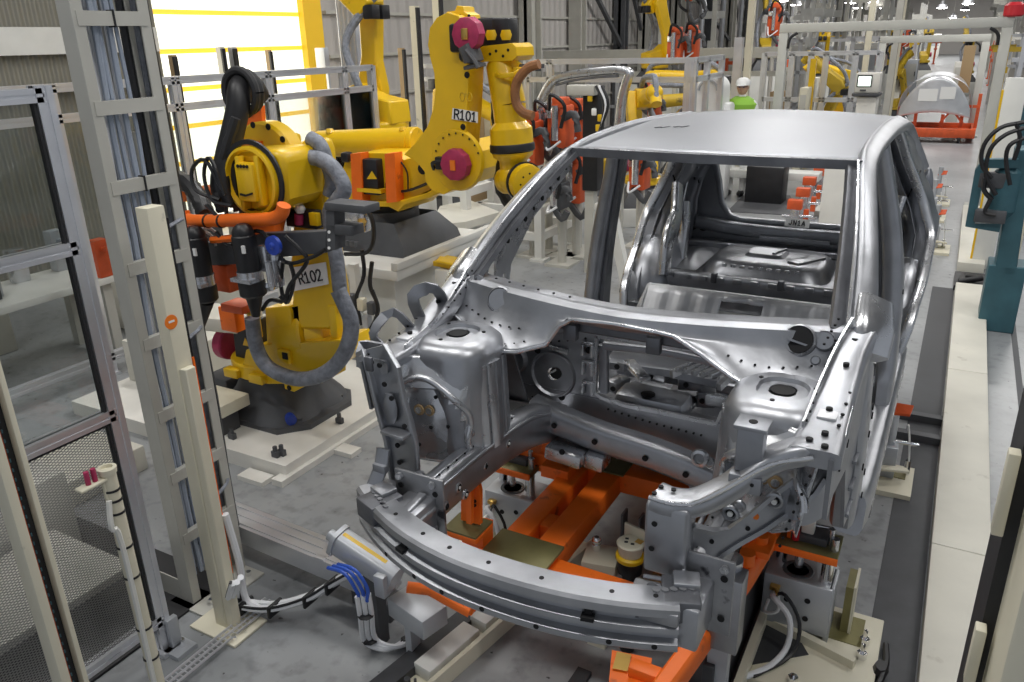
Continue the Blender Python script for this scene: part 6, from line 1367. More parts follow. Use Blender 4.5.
# valve stand in front of the pedestal
t = thing('valve_stand', 'slim white stand with valves and black hoses before the cream pedestal', 'stand', (-3.95,4.5,0))
q = at(360,330,Y=4.45); x0 = q.x
mb = MB(); mb.bb((x0-.03,4.42,0),(x0+.03,4.48,.85)); mb.bb((x0-.10,4.40,.40),(x0+.10,4.5,.46)); mb.bb((x0-.10,4.3,.0),(x0+.10,4.5,.02)); build('frame', mb, t, 'white_paint')
for i in range(5): q = at(352+i*5,300+((i*17)%30),Y=4.38); mb = MB(); mb.box(q,(.06,.06,.10),bev=.01); build('valve', mb, t, ('cast_grey','machined','beige','cylinder_grey','cast_grey')[i])
for pts in (((350,205),(368,212),(374,232),(368,252),(345,254)),((362,250),(364,275),(356,300),(362,325)),((372,290),(378,310),(370,330),(358,338)),((372,262),(370,285),(376,300))): loop([at(*p,Y=4.36) for p in pts],'black',.016,t,'hose',n=6)
mb = MB(); mb.box(at(352,212,Y=4.4),(.20,.10,.12),bev=.02); mb.box(at(364,222,Y=4.38),(.08,.08,.14),bev=.02); build('regulator', mb, t, 'machined'); mb = MB(); mb.ball(at(362,222,Y=4.32),.035,n=8); build('brass_fitting', mb, t, 'brass')
# yellow tray on a cream stand, machine bed and trestles behind the car
q = at(437,270,Y=4.1)
t = thing('parts_stand', 'yellow tray on a cream stand between the pedestal and the left windshield pillar', 'stand', (q.x,q.y,0))
mb = MB(); mb.plate([at(*p,Z=.72) for p in ((416,263),(428,256),(460,262),(450,269)) ],(0,0,.04)); mb.plate([at(*p,Z=.76) for p in ((436,263),(440,258),(462,262),(456,267))],(0,0,.02)); build('tray', mb, t, 'yellow', bevel=.005)
q = at(447,270,Z=.70); mb = MB(); mb.bb((q.x-.08,q.y-.06,0),(q.x+.10,q.y+.12,.71),.01); build('column', mb, t, 'white_paint')
t = thing('machine_bed', 'grey machine bed with cable trough beyond the pedestal of robot R101', 'machine', (-5.0,6.8,0))
mb = MB(); mb.plate([at(*p,Z=.62) for p in ((430,225),(465,222),(500,212),(470,200),(440,206))],(0,0,-.08)); mb.bb((-4.9,6.3,.0),(-4.3,6.5,.55)); build('bed', mb, t, 'beige_worn')
mb = MB(); mb.bb((-6.8,7.6,0),(-6.3,8.3,.5),.01); build('cabinet', mb, t, 'rack_grey')
for i in range(7): mb = MB(); x = -6.78+.07*i; mb.bb((x,7.7,.5),(x+.04,7.9,.9+.12*(i%3)),.005); build('pipe_post', mb, t, ('rack_grey','tan','aluminium')[i%3])
def trestle(label, a, b, h, w=.09, mt='white_paint', deck=True):
    a, b = V(a), V(b); t = thing('trestle', label, 'trestle', ((a.x+b.x)/2,(a.y+b.y)/2,0))
    for x in (a.x,b.x):
        for y in (a.y,b.y):
            mb = MB(); mb.bb((x-w/2,y-w/2,0),(x+w/2,y+w/2,h)); mb.bb((x-w,y-w,0),(x+w,y+w,.03)); build('leg', mb, t, mt)
    for z in (h-w/2, h*.45):
        for y in (a.y,b.y): mb = MB(); mb.bb((a.x,y-w*.4,z-w*.5),(b.x,y+w*.4,z+w*.5)); build('crossbar', mb, t, mt)
        for x in (a.x,b.x): mb = MB(); mb.bb((x-w*.4,a.y,z-w*.5),(x+w*.4,b.y,z+w*.5)); build('crossbar', mb, t, mt)
    return t
q = at(540,258,Z=0); t = trestle('white steel trestle with clamps seen past the left windshield pillar', (q.x-.75,q.y-.1,0),(q.x+.05,q.y+.75,0),.62)
mb = MB(); mb.bb((q.x-.5,q.y+.3,.62),(q.x-.35,q.y+.42,.95),.01); mb.cyl((q.x-.42,q.y+.1,.7),(q.x-.15,q.y+.1,.72),.05); mb.ball((q.x-.3,q.y+.1,.80),.08,n=8); mb.bb((q.x-.1,q.y+.5,.62),(q.x-.02,q.y+.6,1.2)); build('clamp_set', mb, t, 'machined')
q = at(487,205,Z=.62); trestle('second white steel trestle, farther left beside the hanging black hose', (q.x-.75,q.y-.3,0),(q.x-.1,q.y+.3,0),.85)
q = at(610,290,Z=0)
t = thing('support_stand', 'white A-shaped stand seen through the left door opening of the body', 'stand', (q.x,q.y,0))
mb = MB(); p_ = at(604,205,Y=q.y); mb.sweep([(at(602,300,Y=q.y).x,q.y,0),(p_.x,q.y,p_.z)],RECT,.10,.10,up=(0,1,0)); build('leg', mb, t, 'white_paint')
mb = MB(); p2_ = at(612,207,Y=q.y+.05); mb.sweep([(at(628,300,Y=q.y).x,q.y,0),(p2_.x,q.y+.02,p2_.z)],RECT,.09,.10,up=(0,1,0)); build('leg', mb, t, 'white_paint')
mb = MB(); mb.bb((p_.x-.08,q.y-.06,p_.z-.05),(p2_.x+.08,q.y+.1,p_.z+.02),.01); build('head_plate', mb, t, 'white_paint')
# ---- near post at the lower right corner
a = at(978,640,Y=1.25); 
t = thing('light_curtain_post', 'cream post with a black channel at the lower right corner, nearest to the camera', 'post', (a.x,a.y,0))
b_ = at(992,640,Y=1.25)
mb = MB(); mb.bb((a.x,1.25,0),(b_.x,1.40,2.2)); build('black_channel', mb, t, 'rubber')
mb = MB(); mb.bb((b_.x,1.10,0),(b_.x+.12,1.30,2.2),.006); build('box_post', mb, t, 'beige')
for (x0,x1,y0,y1) in ((1000,1012,452,540),(969,981,628,690)):
    p0 = at(x0,y0,Y=1.22); p1 = at(x1,y1,Y=1.22); mb = MB(); xm = at((x0+x1)/2,(y0+y1)/2,Y=1.22).x; mb.bb((xm-.008,1.22,p1.z),(xm+.008,1.245,p0.z),.002); build('clamp_bar', mb, t, 'beige')
# ---- teal machine and its posts at the right
t = thing('clamp_machine', 'teal blue machine with open C-shaped guard and black hoses at the right', 'machine', (.62,7.6,0))
YT = 7.4
def tt(*p, d=0): return at(p[0],p[1],Y=YT+d)
mb = MB(); mb.sweep([tt(1018,163),tt(984,163),tt(980,170),tt(970,224),tt(1000,227)],RECT,.07,.09,up=(0,1,0)); build('guard_bracket', mb, t, 'teal')
mb = MB(); mb.plate([tt(*p) for p in ((1016,150),(1034,150),(1016,275),(994,275),(1003,220))],(0,.3,0)); x_ = tt(1004,275).x; mb.bb((x_-.12,YT,0),(x_+.15,YT+.3,tt(1004,272).z+.05)); build('column', mb, t, 'teal', bevel=.01)
mb = MB(); mb.lathe(tt(1011,165,d=.05),tt(1001,208,d=.05)-tt(1011,165,d=.05),[(0,.05),(.05,.10),(.36,.11),(.42,.07)],n=18); build('motor', mb, t, 'teal')
for q__, s__ in ((tt(993,180),(.2,.1,.12)),(tt(990,216,d=-.05),(.22,.1,.1))): mb = MB(); mb.box(q__,s__,bev=.01); build('terminal_box', mb, t, 'cast_grey')
for pts in (((1024,122),(1000,128),(984,145),(982,165),(992,178)),((1024,128),(1005,135),(990,150),(986,175),(996,195)),((1024,138),(1010,145),(1006,160),(1010,185)),((1016,122),(1020,140),(1014,160)),((985,178),(984,190),(992,200)),((990,200),(985,212),(996,215))): loop([tt(*p,d=-.12) for p in pts],'black',.018,t,'hose',n=6)
f0 = at(1003,300,Z=0)
mb = MB(); mb.bb((f0.x-.03,f0.y-.06,0),(f0.x+.05,f0.y+.06,2.1),.004); mb.m('yellow').bb((f0.x-.05,f0.y-.06,0),(f0.x-.03,f0.y-.02,2.1)); mb.m('black').bb((f0.x-.07,f0.y-.05,0),(f0.x-.05,f0.y+.05,2.1)); build('light_curtain_post', mb, None, 'beige', label='cream post with a yellow and black edge beside the teal machine', cat='post')
f0 = at(1001,125,Y=9.5); mb = MB(); mb.bb((f0.x-.03,9.5,0),(f0.x+.16,9.6,at(1015,78,Y=9.5).z),.004); mb.m('yellow').bb((f0.x-.05,9.5,0),(f0.x-.03,9.56,at(1015,90,Y=9.5).z)); build('light_curtain_post', mb, None, 'white_paint', label='pale post with a yellow edge standing behind the teal machine', cat='post')
t = thing('teal_partition', 'teal partition with pale rails between the beige gate and the right edge', 'partition', (2.0,14.5,0))
mb = MB(); mb.bb((.75,15.0,0),(3.4,15.1,2.9)); build('panel', mb, t, 'teal')
for z in (.4,1.5,1.9): mb = MB(); mb.bb((.5,14.9,z),(3.4,14.98,z+.06)); build('rail', mb, t, 'aluminium')
for x in (.6,1.1,1.7): mb = MB(); mb.bb((x,14.85,0),(x+.06,14.92,2.9)); build('upright', mb, t, 'cast_grey' if x > 1 else 'aluminium')
# ================================================================== beyond the car
def gate(label, xl, xr, y, h, w, mt='gate_grey', braces=True):
    t = thing('gate_frame', label, 'gate frame', ((xl+xr)/2,y,0))
    for x, nm in ((xl,'post'),(xr,'post')): mb = MB(); mb.bb((x-w/2,y-w/2,0),(x+w/2,y+w/2,h),.01); mb.bb((x-w,y-w,0),(x+w,y+w,.03)); build('post', mb, t, mt)
    mb = MB(); mb.bb((xl-w/2,y-w/2,h),(xr+w/2,y+w/2,h+w),.01); build('lintel', mb, t, mt)
    if braces:
        for x, s in ((xl,1),(xr,-1)): mb = MB(); mb.tube([(x+s*w*.6,y-w*.4,h-.22),(x+s*(w*.6+.02),y-w*.4,h-.08),(x+s*(w*.6+.12),y-w*.4,h)],.022,n=8); build('corner_cable', mb, t, 'black')
    return t
g_ = gate('tall beige gate frame spanning the line just beyond the car body', -2.56, .32, 13.1, 2.40, .13)
lampz = 2.53
mb = MB(); mb.lathe((.36,13.1,lampz),(0,0,1),[(0,.10),(.02,.12),(.14,.12),(.18,.07)],n=18); mb.m('black').cyl((.36,13.1,lampz-.0),(.36,13.1,lampz+.02),.07,n=12); build('warning_lamp', mb, g_, 'red')
p = at(884,38,Y=22); q = at(987,38,Y=22)
gate('smaller beige gate frame farther down the line behind the orange cart', p.x, q.x, 22, p.z-.12, .16)
mb = MB(); mb.bb((q.x-.42,21.9,1.0),(q.x-.18,22.1,p.z-.2)); build('hanging_duct', mb, None, 'tan', label='brown hanging duct just inside the right post of the far gate', cat='duct')
# ---- worker beyond the roof, seen from the chest up
wx, wy = -3.02, 12.7
W = thing('person', 'person in a white hard hat and green hi-vis vest standing beyond the car roof', 'person', (wx,wy,0))
def skinned(name, verts, edges, radii, mt, parent, sub=2):
    me = bpy.data.meshes.new(name); base = ROOT[parent.name]; me.from_pydata([V(v)-base for v in verts], edges, []); me.materials.append(M[mt])
    o = bpy.data.objects.new(name, me); C.objects.link(o); o.parent = parent; ROOT[o.name] = base
    md = o.modifiers.new('skin','SKIN'); me.skin_vertices.new() if not me.skin_vertices else None
    for i, r in enumerate(radii): sv = me.skin_vertices[0].data[i]; sv.radius = r if isinstance(r, tuple) else (r, r); sv.use_root = (i == 0)
    md.use_smooth_shade = True
    s2 = o.modifiers.new('sub','SUBSURF'); s2.levels = sub; s2.render_levels = sub; return o
vx = [(0,0,.95),(0,0,1.12),(0,0,1.30),(0,0,1.42),(0,0,1.50),(0,-.01,1.56), (.19,0,1.41),(.25,-.02,1.15),(.20,-.20,1.02),(.17,-.28,1.02), (-.19,0,1.41),(-.27,-.02,1.16),(-.24,-.18,.98),(-.22,-.26,.97), (.09,0,.88),(.10,0,.50),(.10,.02,.08),(.10,-.13,.04), (-.09,0,.88),(-.10,0,.50),(-.10,.02,.08),(-.10,-.13,.04)]
ed = [(0,1),(1,2),(2,3),(3,4),(4,5),(3,6),(6,7),(7,8),(8,9),(3,10),(10,11),(11,12),(12,13),(0,14),(14,15),(15,16),(16,17),(0,18),(18,19),(19,20),(20,21)]
rd = [(.15,.11),(.14,.105),(.16,.11),(.14,.10),.06,.055,.065,.05,.04,.035,.065,.05,.04,.035,.09,.065,.05,.04,.09,.065,.05,.04]
body = skinned('body', [(wx+a,wy+b,c) for a,b,c in vx], ed, rd, 'white', W)
mb = MB(); mb.lathe((wx,wy,1.02),(0,0,1),[(0,.19),(.12,.19),(.28,.225),(.38,.235),(.44,.18),(.49,.10)],n=24,caps=False)
for v in mb.b.verts: v.co.y = wy+(v.co.y-wy)*.72
build('safety_vest', mb, W, 'green_vest', solid=.01, label='green hi-vis vest')
mb = MB(); 
for z_ in (1.14,1.24): mb.lathe((wx,wy,z_),(0,0,1),[(0,.20),(.035,.205)],n=24,caps=False)
for v in mb.b.verts: v.co.y = wy+(v.co.y-wy)*.74
build('reflective_stripe', mb, W, 'white', solid=.008)
mb = MB(); mb.ball((wx,wy-.01,1.64),.098,(.82,.95,1.18),n=18); mb.cyl((wx,wy-.105,1.635),(wx,wy-.125,1.625),.016,.01,n=8); mb.box((wx,wy-.098,1.585),(.045,.012,.010))
for s in (-1,1): mb.ball((wx+s*.082,wy,1.635),.022,(.4,.7,1.2),n=8)
build('head', mb, W, 'skin', angle=80)
mb = MB()
for s in (-1,1): mb.ball((wx+s*.032,wy-.092,1.652),.016,(1,.5,.8),n=8)
mb.tube([(wx-.075,wy-.06,1.655),(wx-.03,wy-.103,1.655),(wx+.03,wy-.103,1.655),(wx+.075,wy-.06,1.655)],.004,n=5); build('glasses', mb, W, 'navy')
mb = MB(); mb.lathe((wx,wy-.005,1.675),(0,0,1),[(0,.112),(.03,.114),(.075,.098),(.105,.06),(.115,.01)],n=22); mb.plate([(wx-.08,wy-.10,1.68),(wx-.05,wy-.165,1.672),(wx+.05,wy-.165,1.672),(wx+.08,wy-.10,1.68)],(0,0,.008)); build('hard_hat', mb, W, 'white')
for s in (-1,1):
    hx, hy, hz = (wx+.17,wy-.29,1.02) if s > 0 else (wx-.22,wy-.27,.97)
    mb = MB(); mb.ball((hx,hy-.03,hz),.04,(.9,1.1,.5),n=10)
    for i,(ln,dx) in enumerate(((.065,-.03),(.075,-.01),(.07,.01),(.055,.03))): mb.tube([(hx+dx,hy-.06,hz),(hx+dx,hy-.06-ln*.6,hz-.008),(hx+dx,hy-.06-ln,hz-.028)],.008,n=6)
    mb.tube([(hx-s*.035,hy-.03,hz),(hx-s*.06,hy-.06,hz-.01),(hx-s*.058,hy-.085,hz-.02)],.009,n=6); build('hand', mb, W, 'skin')
mb = MB()
for s in (-1,1): mb.ball((wx+s*.10,wy-.06,.05),.07,(.8,2.0,.75),n=10)
build('shoes', mb, W, 'black')
# white machine left of the worker
q = at(712,112,Y=12.0)
t = thing('welding_controller', 'white round-topped welding controller standing left of the worker', 'cabinet', (q.x,12.0,0))
mb = MB(); top = at(708,76,Y=12).z; xl = at(695,90,Y=12).x; xr = at(722,90,Y=12).x; cxx = (xl+xr)/2; r_ = (xr-xl)/2
mb.plate([(cxx+r_*math.cos(a),12,max(0,top-r_+r_*math.sin(a))) if a <= PI else None for a in [PI*i/12 for i in range(13)]]+[(xl,12,0),(xr,12,0)],(0,.5,0)); build('housing', mb, t, 'white', bevel=.02)
mb = MB(); mb.tube([(cxx+r_*.7*math.cos(a),11.97,top-r_+r_*.7*math.sin(a)) for a in [PI*i/8 for i in range(9)]],.02,n=6); build('rim', mb, t, 'cylinder_grey')
q = at(734,100,Y=12.3); boxthing('paper_sack','white sack leaning between controller and worker','sack',(q.x-.22,12.2,.0),(q.x-.02,12.5,1.45),'white',.05)
# ---- tool cluster of spot guns hanging beyond the left windshield pillar
def guncluster(name, label, px, py, Y, hh, col, seed):
    random.seed(seed); q = at(px,py,Y=Y); t = thing(name, label, 'welding gun', (q.x,q.y,0)); w = hh*.5
    mb = MB(); mb.box(q,(w,.25,hh),bev=.03); mb.box(q+V((w*.1,-.05,hh*.55)),(w*.6,.2,hh*.25),bev=.02); build('transformer_body', mb, t, col)
    mb = MB(); mb.sweep([q+V((w*.3,-.1,hh*.2)),q+V((w*.9,-.1,hh*.3)),q+V((w*1.1,-.1,-hh*.1))],RRECT,.06,.08,smooth=3); mb.sweep([q+V((-w*.2,-.1,-hh*.4)),q+V((w*.5,-.1,-hh*.8)),q+V((w*.9,-.1,-hh*.5))],RRECT,.05,.07,smooth=3); build('electrode_arm', mb, t, 'cast_grey')
    mb = MB(); mb.cyl(q+V((0,-.16,hh*.5)),q+V((0,-.16,-hh*.3)),.04,n=10); mb.box(q+V((-w*.2,-.14,hh*.3)),(w*.5,.04,hh*.2),bev=.01); build('servo_motor', mb, t, 'machined')
    mb = MB(); mb.tube([q+V((-w*.3,-.15,hh*.4)),q+V((0,-.25,hh*.75)),q+V((w*.6,-.2,hh*.5)),q+V((w*.4,-.2,0))],.022,n=6); mb.m('cable_white').tube([q+V((-w*.4,-.15,-.1)),q+V((-w*.2,-.25,-hh*.5)),q+V((w*.4,-.2,-hh*.3))],.014,n=6); build('cable', mb, t, 'black')
    mb = MB(); mb.cyl((q.x,q.y+.05,0),(q.x,q.y+.05,q.z),.05,n=10); mb.bb((q.x-.15,q.y-.1,0),(q.x+.15,q.y+.2,.03)); build('stand', mb, t, 'rack_grey')
    return t
for i,(px,py,Y,hh,col,lab) in enumerate(((530,143,8.0,.5,'red_orange','tall red-orange welding gun just right of the wrist of robot R101'),(546,128,8.3,.42,'machined','silver welding gun between two red-orange ones'),(561,126,8.1,.46,'red_orange','red-orange welding gun left of the black gun, nearer one'),(577,124,8.5,.42,'red_orange','red-orange welding gun touching the black gun column'),(575,180,8.2,.5,'red_orange','low red-orange welding gun seen under the roof edge of the body'),(560,195,7.8,.3,'cast_grey','low dark welding gun beside the left windshield pillar'),(655,108,10.9,.3,'red_orange','small red-orange welding gun at the far cell above the roof'))):
    guncluster('spot_welding_gun',lab,px,py,Y,hh,col,i)
q = at(592,112,Y=7.7)
t = thing('tool_column', 'black tool column with yellow tags behind the red-orange welding guns', 'column', (q.x,q.y,0))
mb = MB(); mb.bb((q.x-.07,q.y-.08,.9),(q.x+.10,q.y+.1,at(592,86,Y=7.7).z),.01); mb.m('rack_grey').bb((q.x-.05,q.y-.05,0),(q.x+.05,q.y+.05,.9)); mb.box(at(583,90,Y=7.6),(.3,.15,.10),bev=.01); build('column', mb, t, 'black')
for px,py in ((598,128),(594,112),(600,118),(590,98)): q_ = at(px,py,Y=7.55); mb = MB(); mb.box(q_,(.05,.03,.07),bev=.01); build('yellow_tag', mb, t, 'yellow' if px != 594 else 'white')
for k_ in range(3): loop([at(596+3*k_,86,Y=7.55),at(604+2*k_,105,Y=7.5),at(600,130,Y=7.5),at(590+4*k_,150,Y=7.5)],('black','cable_white','black')[k_],.016,t,'cable',n=6)
# ---- a body side ring standing in the far cell
t = thing('body_side_ring', 'curved silver body side frame standing in the fenced cell above the car roof', 'body side', (at(590,75,Y=9.6).x,9.6,0))
ring_ = [at(*p_,Y=9.6) for p_ in ((538,118),(541,102),(549,86),(558,78),(575,74),(600,71),(620,70),(629,73),(626,84),(622,100),(620,122))]
mb = MB(); mb.sweep(ring_,RRECT,.10,.14,smooth=4,up=(0,1,0)); build('outer_ring', mb, t, 'bright_steel', angle=60)
mb = MB(); mb.sweep([at(*p_,Y=9.55) for p_ in ((556,85),(575,80),(600,77),(618,76))],RRECT,.03,.05,smooth=3,up=(0,1,0)); build('inner_flange', mb, t, 'dark_steel')
mb = MB(); mb.bb((ring_[0].x-.06,9.55,0),(ring_[0].x+.06,9.65,ring_[0].z)); mb.bb((ring_[-1].x-.06,9.55,0),(ring_[-1].x+.06,9.65,ring_[-1].z)); build('fixture_post', mb, t, 'rack_grey')
# ---- more robots
def place(px, Y): return at(px, 60, Y=Y).x
r_ = robot('yellow robot high on a pedestal behind the ribbed column, grey hose at its elbow', (place(377,7.3),7.3,1.15), math.radians(175), -4, 40, -80, 1.0, 'yellow', pedestal=1.15)
robot('yellow robot with only its bent elbow showing, right of the grey column', (place(352,8.0),9.6,.0), math.radians(-10), 10, -20, -60, 1.0, 'yellow')
for i,(px,Y,z,yaw,a2,a3,a5,s,ym,lab) in enumerate((
  (690,12.6,.35,185,-35,4,-70,.9,'yellow','yellow robot low inside the far fenced cell, its arm lying level above the roof'),
  (655,15.2,1.55,60,-20,30,-90,.85,'yellow','yellow robot raised high in the far cell beside red welding guns'),
  (608,11.8,.0,20,20,5,-40,.85,'yellow_old','yellow robot low behind the body side ring'),
  (765,22,1.5,110,-5,60,-120,.95,'yellow_old','old yellow robot hanging high between wall columns, left of the gate'),
  (820,24,1.1,100,-30,20,-60,.75,'yellow','yellow robot on a platform just right of the left gate post'),
  (836,17.6,.0,160,-20,40,-90,.85,'yellow_old','yellow robot behind the light fence inside the gate, left one'),
  (854,19.5,.0,200,-10,20,-60,.85,'yellow','yellow robot behind the light fence next to the control panel'),
  (886,34,.9,120,-30,20,-60,.9,'yellow_old','distant yellow robot above the right end of the light fence'),
  (923,44,.6,100,-20,30,-60,1.0,'yellow_old','distant yellow robot seen over the silver sheet in the gate'),
  (902,26,.0,70,-30,40,-60,.8,'yellow_old','distant yellow robot to the left of the silver sheet'),
  (968,36,.5,110,10,50,-90,.9,'yellow_old','distant yellow robot near the right post of the far gate'))):
    tr = robot(lab, (place(px,Y),Y,z), math.radians(yaw), a2, a3, a5, s, ym, pedestal=z)
    if i in (1,3): spotgun(tr, ('red-orange welding gun carried high by the raised robot of the far cell','red-orange welding gun held by the old robot between wall columns')[i == 3])
for i,(px,py,Y,hh,lab) in enumerate(((676,48,14.0,.5,'red-orange welding gun high above the far fence, left of two'),(692,44,14.2,.45,'red-orange welding gun high above the far fence, right of two'),(775,22,20,.6,'red-orange welding gun high between the wall columns'),(905,37,40,.8,'distant orange machine high behind the silver sheet'),(880,58,30,.5,'distant orange machine left of the silver sheet at fence height'),(645,95,11.6,.3,'small red-orange gun between yellow arms in the far cell'))):
    guncluster('spot_welding_gun',lab,px,py,Y,hh,'red_orange',50+i)
# robot seen through the windshield: yellow casting and stand
q = at(632,195,Z=.6)
robot('yellow robot seen through the windshield opening behind the left rear door frame', (q.x-.3,q.y+1.2,.25), math.radians(-60), -30, 10, -60, .85, 'yellow', pedestal=.25)
guncluster('spot_welding_gun','dark and red welding gun seen through the windshield opening','' and 0 or 640,172,8.9,.4,'red_orange',31)
# big grey machine column at upper left
q = at(358,60,Y=8.0); mb = MB(); x0, x1 = at(346,60,Y=8.0).x, at(364,60,Y=8.0).x
mb.bb((x0,7.9,0),(x1,8.0,3.9),.01)
for i in range(4): mb.bb((x0+(x1-x0)*(i+.4)/4,7.885,0),(x0+(x1-x0)*(i+.55)/4,7.9,3.9))
build('machine_column', mb, None, 'aluminium', label='broad ribbed aluminium column rising out of frame left of robot R101', cat='column')
q = at(325,55,Y=9.3); boxthing('wall_box','small grey switch box mounted on a pole beside the yellow door edge','box',(q.x-.10,9.2,q.z-.2),(q.x+.08,9.3,q.z+.1),'cylinder_grey',.01,lambda mb:mb.bb((q.x-.02,9.3,0),(q.x+.02,9.34,q.z+.1)))
# ---- control panel with a lit screen
q = at(865,125,Y=15); xw = lambda px: at(px,90,Y=15).x; zz = lambda py: at(866,py,Y=15).z
t = thing('control_panel', 'cream control desk with a lit screen in front of the light fence', 'control panel', (xw(866),15,0))
mb = MB(); mb.bb((xw(858),15,0),(xw(878),15.4,zz(97)),.01); build('pedestal', mb, t, 'warm_white')
mb = MB(); mb.bb((xw(853),14.9,zz(96)),(xw(881),15.3,zz(93)),.01); build('desk', mb, t, 'cast_grey')
mb = MB(); mb.bb((xw(854),15,zz(93)),(xw(879),15.3,zz(73)),.02); build('monitor_housing', mb, t, 'warm_white')
mb = MB(); mb.bb((xw(856),14.985,zz(87)),(xw(871),15.0,zz(75)),.004); build('screen_frame', mb, t, 'black')
mb = MB(); mb.bb((xw(857.3),14.975,zz(86)),(xw(869.8),14.985,zz(76.3))); build('screen', mb, t, 'screen')
mb = MB(); mb.bb((xw(860),14.98,zz(91)),(xw(866),15.0,zz(89.5))); build('keypad', mb, t, 'cast_grey')
# ---- orange cart with a silver sheet
Yc = 20.6; xa, xb = at(893,140,Y=Yc).x, at(974,140,Y=Yc).x
t = thing('parts_cart', 'orange wheeled steel cart in the aisle carrying a curved silver sheet', 'cart', ((xa+xb)/2,Yc,0))
zb0 = at(930,137,Y=Yc).z; zb1 = at(930,128,Y=Yc).z
mb = MB(); mb.bb((xa,Yc-.08,zb0),(xb,Yc+.02,zb1),.01); mb.bb((xa,Yc+1.3,zb0),(xb,Yc+1.4,zb1),.01); mb.bb((xa,Yc,zb0),(xa+.1,Yc+1.3,zb1)); mb.bb((xb-.1,Yc,zb0),(xb,Yc+1.3,zb1)); mb.bb((xa+.1,Yc,zb0+.05),(xb-.1,Yc+1.3,zb0+.09)); build('deck_frame', mb, t, 'red_orange')
for x in (xa+.22,xb-.3): mb = MB(); mb.cyl((x-.03,Yc,.09),(x+.03,Yc,.09),.09,n=16); mb.bb((x-.05,Yc-.04,.09),(x+.05,Yc+.04,zb0)); build('wheel', mb, t, 'black')
for x,z in ((xa+.02,.75),(xb-.06,1.05),(xb-.35,.7),(xa+.35,.62),(xa+.9,.6)): mb = MB(); mb.bb((x,Yc+.2,zb1),(x+.07,Yc+.27,z)); build('upright', mb, t, 'red_orange')
mb = MB(); mb.bb((xb-.45,Yc+.18,.75),(xb,Yc+.24,.81)); mb.sweep([(xa+.9,Yc+.2,.42),(xa+1.1,Yc+.2,.7),(xa+1.35,Yc+.2,.42)],RECT,.05,.05); build('cross_tube', mb, t, 'red_orange')
c0 = at(933,100,Y=Yc); zt2 = at(935,76,Y=Yc).z; xl_ = at(897,110,Y=Yc).x; xr_ = at(972,110,Y=Yc).x; hw = (xr_-xl_)/2; cc = (xl_+xr_)/2; zl_ = at(935,118,Y=Yc).z
def sheet(a, b):
    th = PI*(1-a); p_ = V((cc+hw*math.cos(th)*(1-.10*b), Yc+.1+.9*b, zl_+(zt2-zl_)*abs(math.sin(th))**.62+.05*b)); return p_
def sheetf(a, b):
    th = PI*(1-a); k_ = .45+.55*b; return V((cc+hw*math.cos(th)*k_, Yc+.05-.12*(1-b), zl_+(zt2-zl_)*(abs(math.sin(th))**.62)*k_+(.0 if b else 0)))
mb = MB(); mb.grid(sheet, 24, 6); mb.grid(lambda a, b: V((xl_+(xr_-xl_)*a, Yc+.08-.05*math.sin(PI*a), zl_+.12*math.sin(PI*a)+(sheet(a,0).z-zl_-.12*math.sin(PI*a))*b)), 24, 8)
bmesh.ops.remove_doubles(mb.b, verts=mb.b.verts, dist=.001); sh = build('curved_sheet', mb, None, 'aluminium', label='curved bright silver sheet panel resting on the orange cart', cat='sheet panel', angle=60, solid=.006)
for px,py,w_ in ((928,95,.38),(948,93,.3)): q = at(px,py,Y=Yc-.02); mb = MB(); mb.box(q,(w_,.004,.26),rot=0,bev=0); build('paper_note', mb, sh, 'white')
# ---- cabinets, posts and small equipment crowding the far hall
random.seed(21)
cols = ['beige','warm_white','rack_grey','tan','cylinder_grey','red_orange','white_paint','teal','yellow_old','aluminium']
labs = ['beige','cream','grey','tan','light grey','red-orange','white','teal','yellow','silver']
def cabinet(px, py0, py1, Y, wpx, ci, label, group=None):
    x0 = at(px,py0,Y=Y).x; x1 = at(px+wpx,py0,Y=Y).x; z1 = at(px,py0,Y=Y).z; z0 = max(0, at(px,py1,Y=Y).z) if py1 else 0
    t = thing('equipment_cabinet', label, 'cabinet', ((x0+x1)/2,Y,0), group)
    mb = MB(); mb.bb((x0,Y,0),(x1,Y+.5,z1),.01); build('housing', mb, t, cols[ci])
    mb = MB(); mb.bb((x0+(x1-x0)*.12,Y-.015,z1*.55),(x1-(x1-x0)*.12,Y,z1*.92),.003); build('door_panel', mb, t, 'rack_grey' if ci != 2 else 'beige')
    mb = MB(); mb.bb((x1-(x1-x0)*.2,Y-.03,z1*.66),(x1-(x1-x0)*.14,Y-.015,z1*.76)); build('handle', mb, t, 'black'); return t
cabinet(800,88,0,15.5,8,0,'narrow beige cabinet directly right of the left gate post')
cabinet(770,92,0,17,12,3,'tan cabinet half hidden between worker and gate post')
cabinet(783,60,0,19,7,5,'red-orange cabinet high behind the tan one')
cabinet(812,78,0,17,5,1,'slim cream cabinet beside a yellow-edged post inside the gate')
cabinet(893,70,0,26,10,6,'white cabinet on the far side of the aisle left of the silver sheet')
cabinet(955,62,0,24,12,1,'cream cabinet behind the silver sheet, right of its top')
cabinet(905,60,0,30,14,4,'light grey cabinet farther behind the silver sheet')
cabinet(724,92,0,15,14,0,'beige cabinet right behind the worker')
cabinet(648,100,0,12.2,7,6,'small white cabinet inside the far fenced cell')
cabinet(476,108,0,10.5,40,2,'wide grey cabinet seen behind the hanging arm of robot R101')
cabinet(440,100,0,10.0,26,3,'tan board standing behind the tall arm of robot R101')
cabinet(300,195,0,6.9,30,2,'low grey cabinet glimpsed between the two near robots')
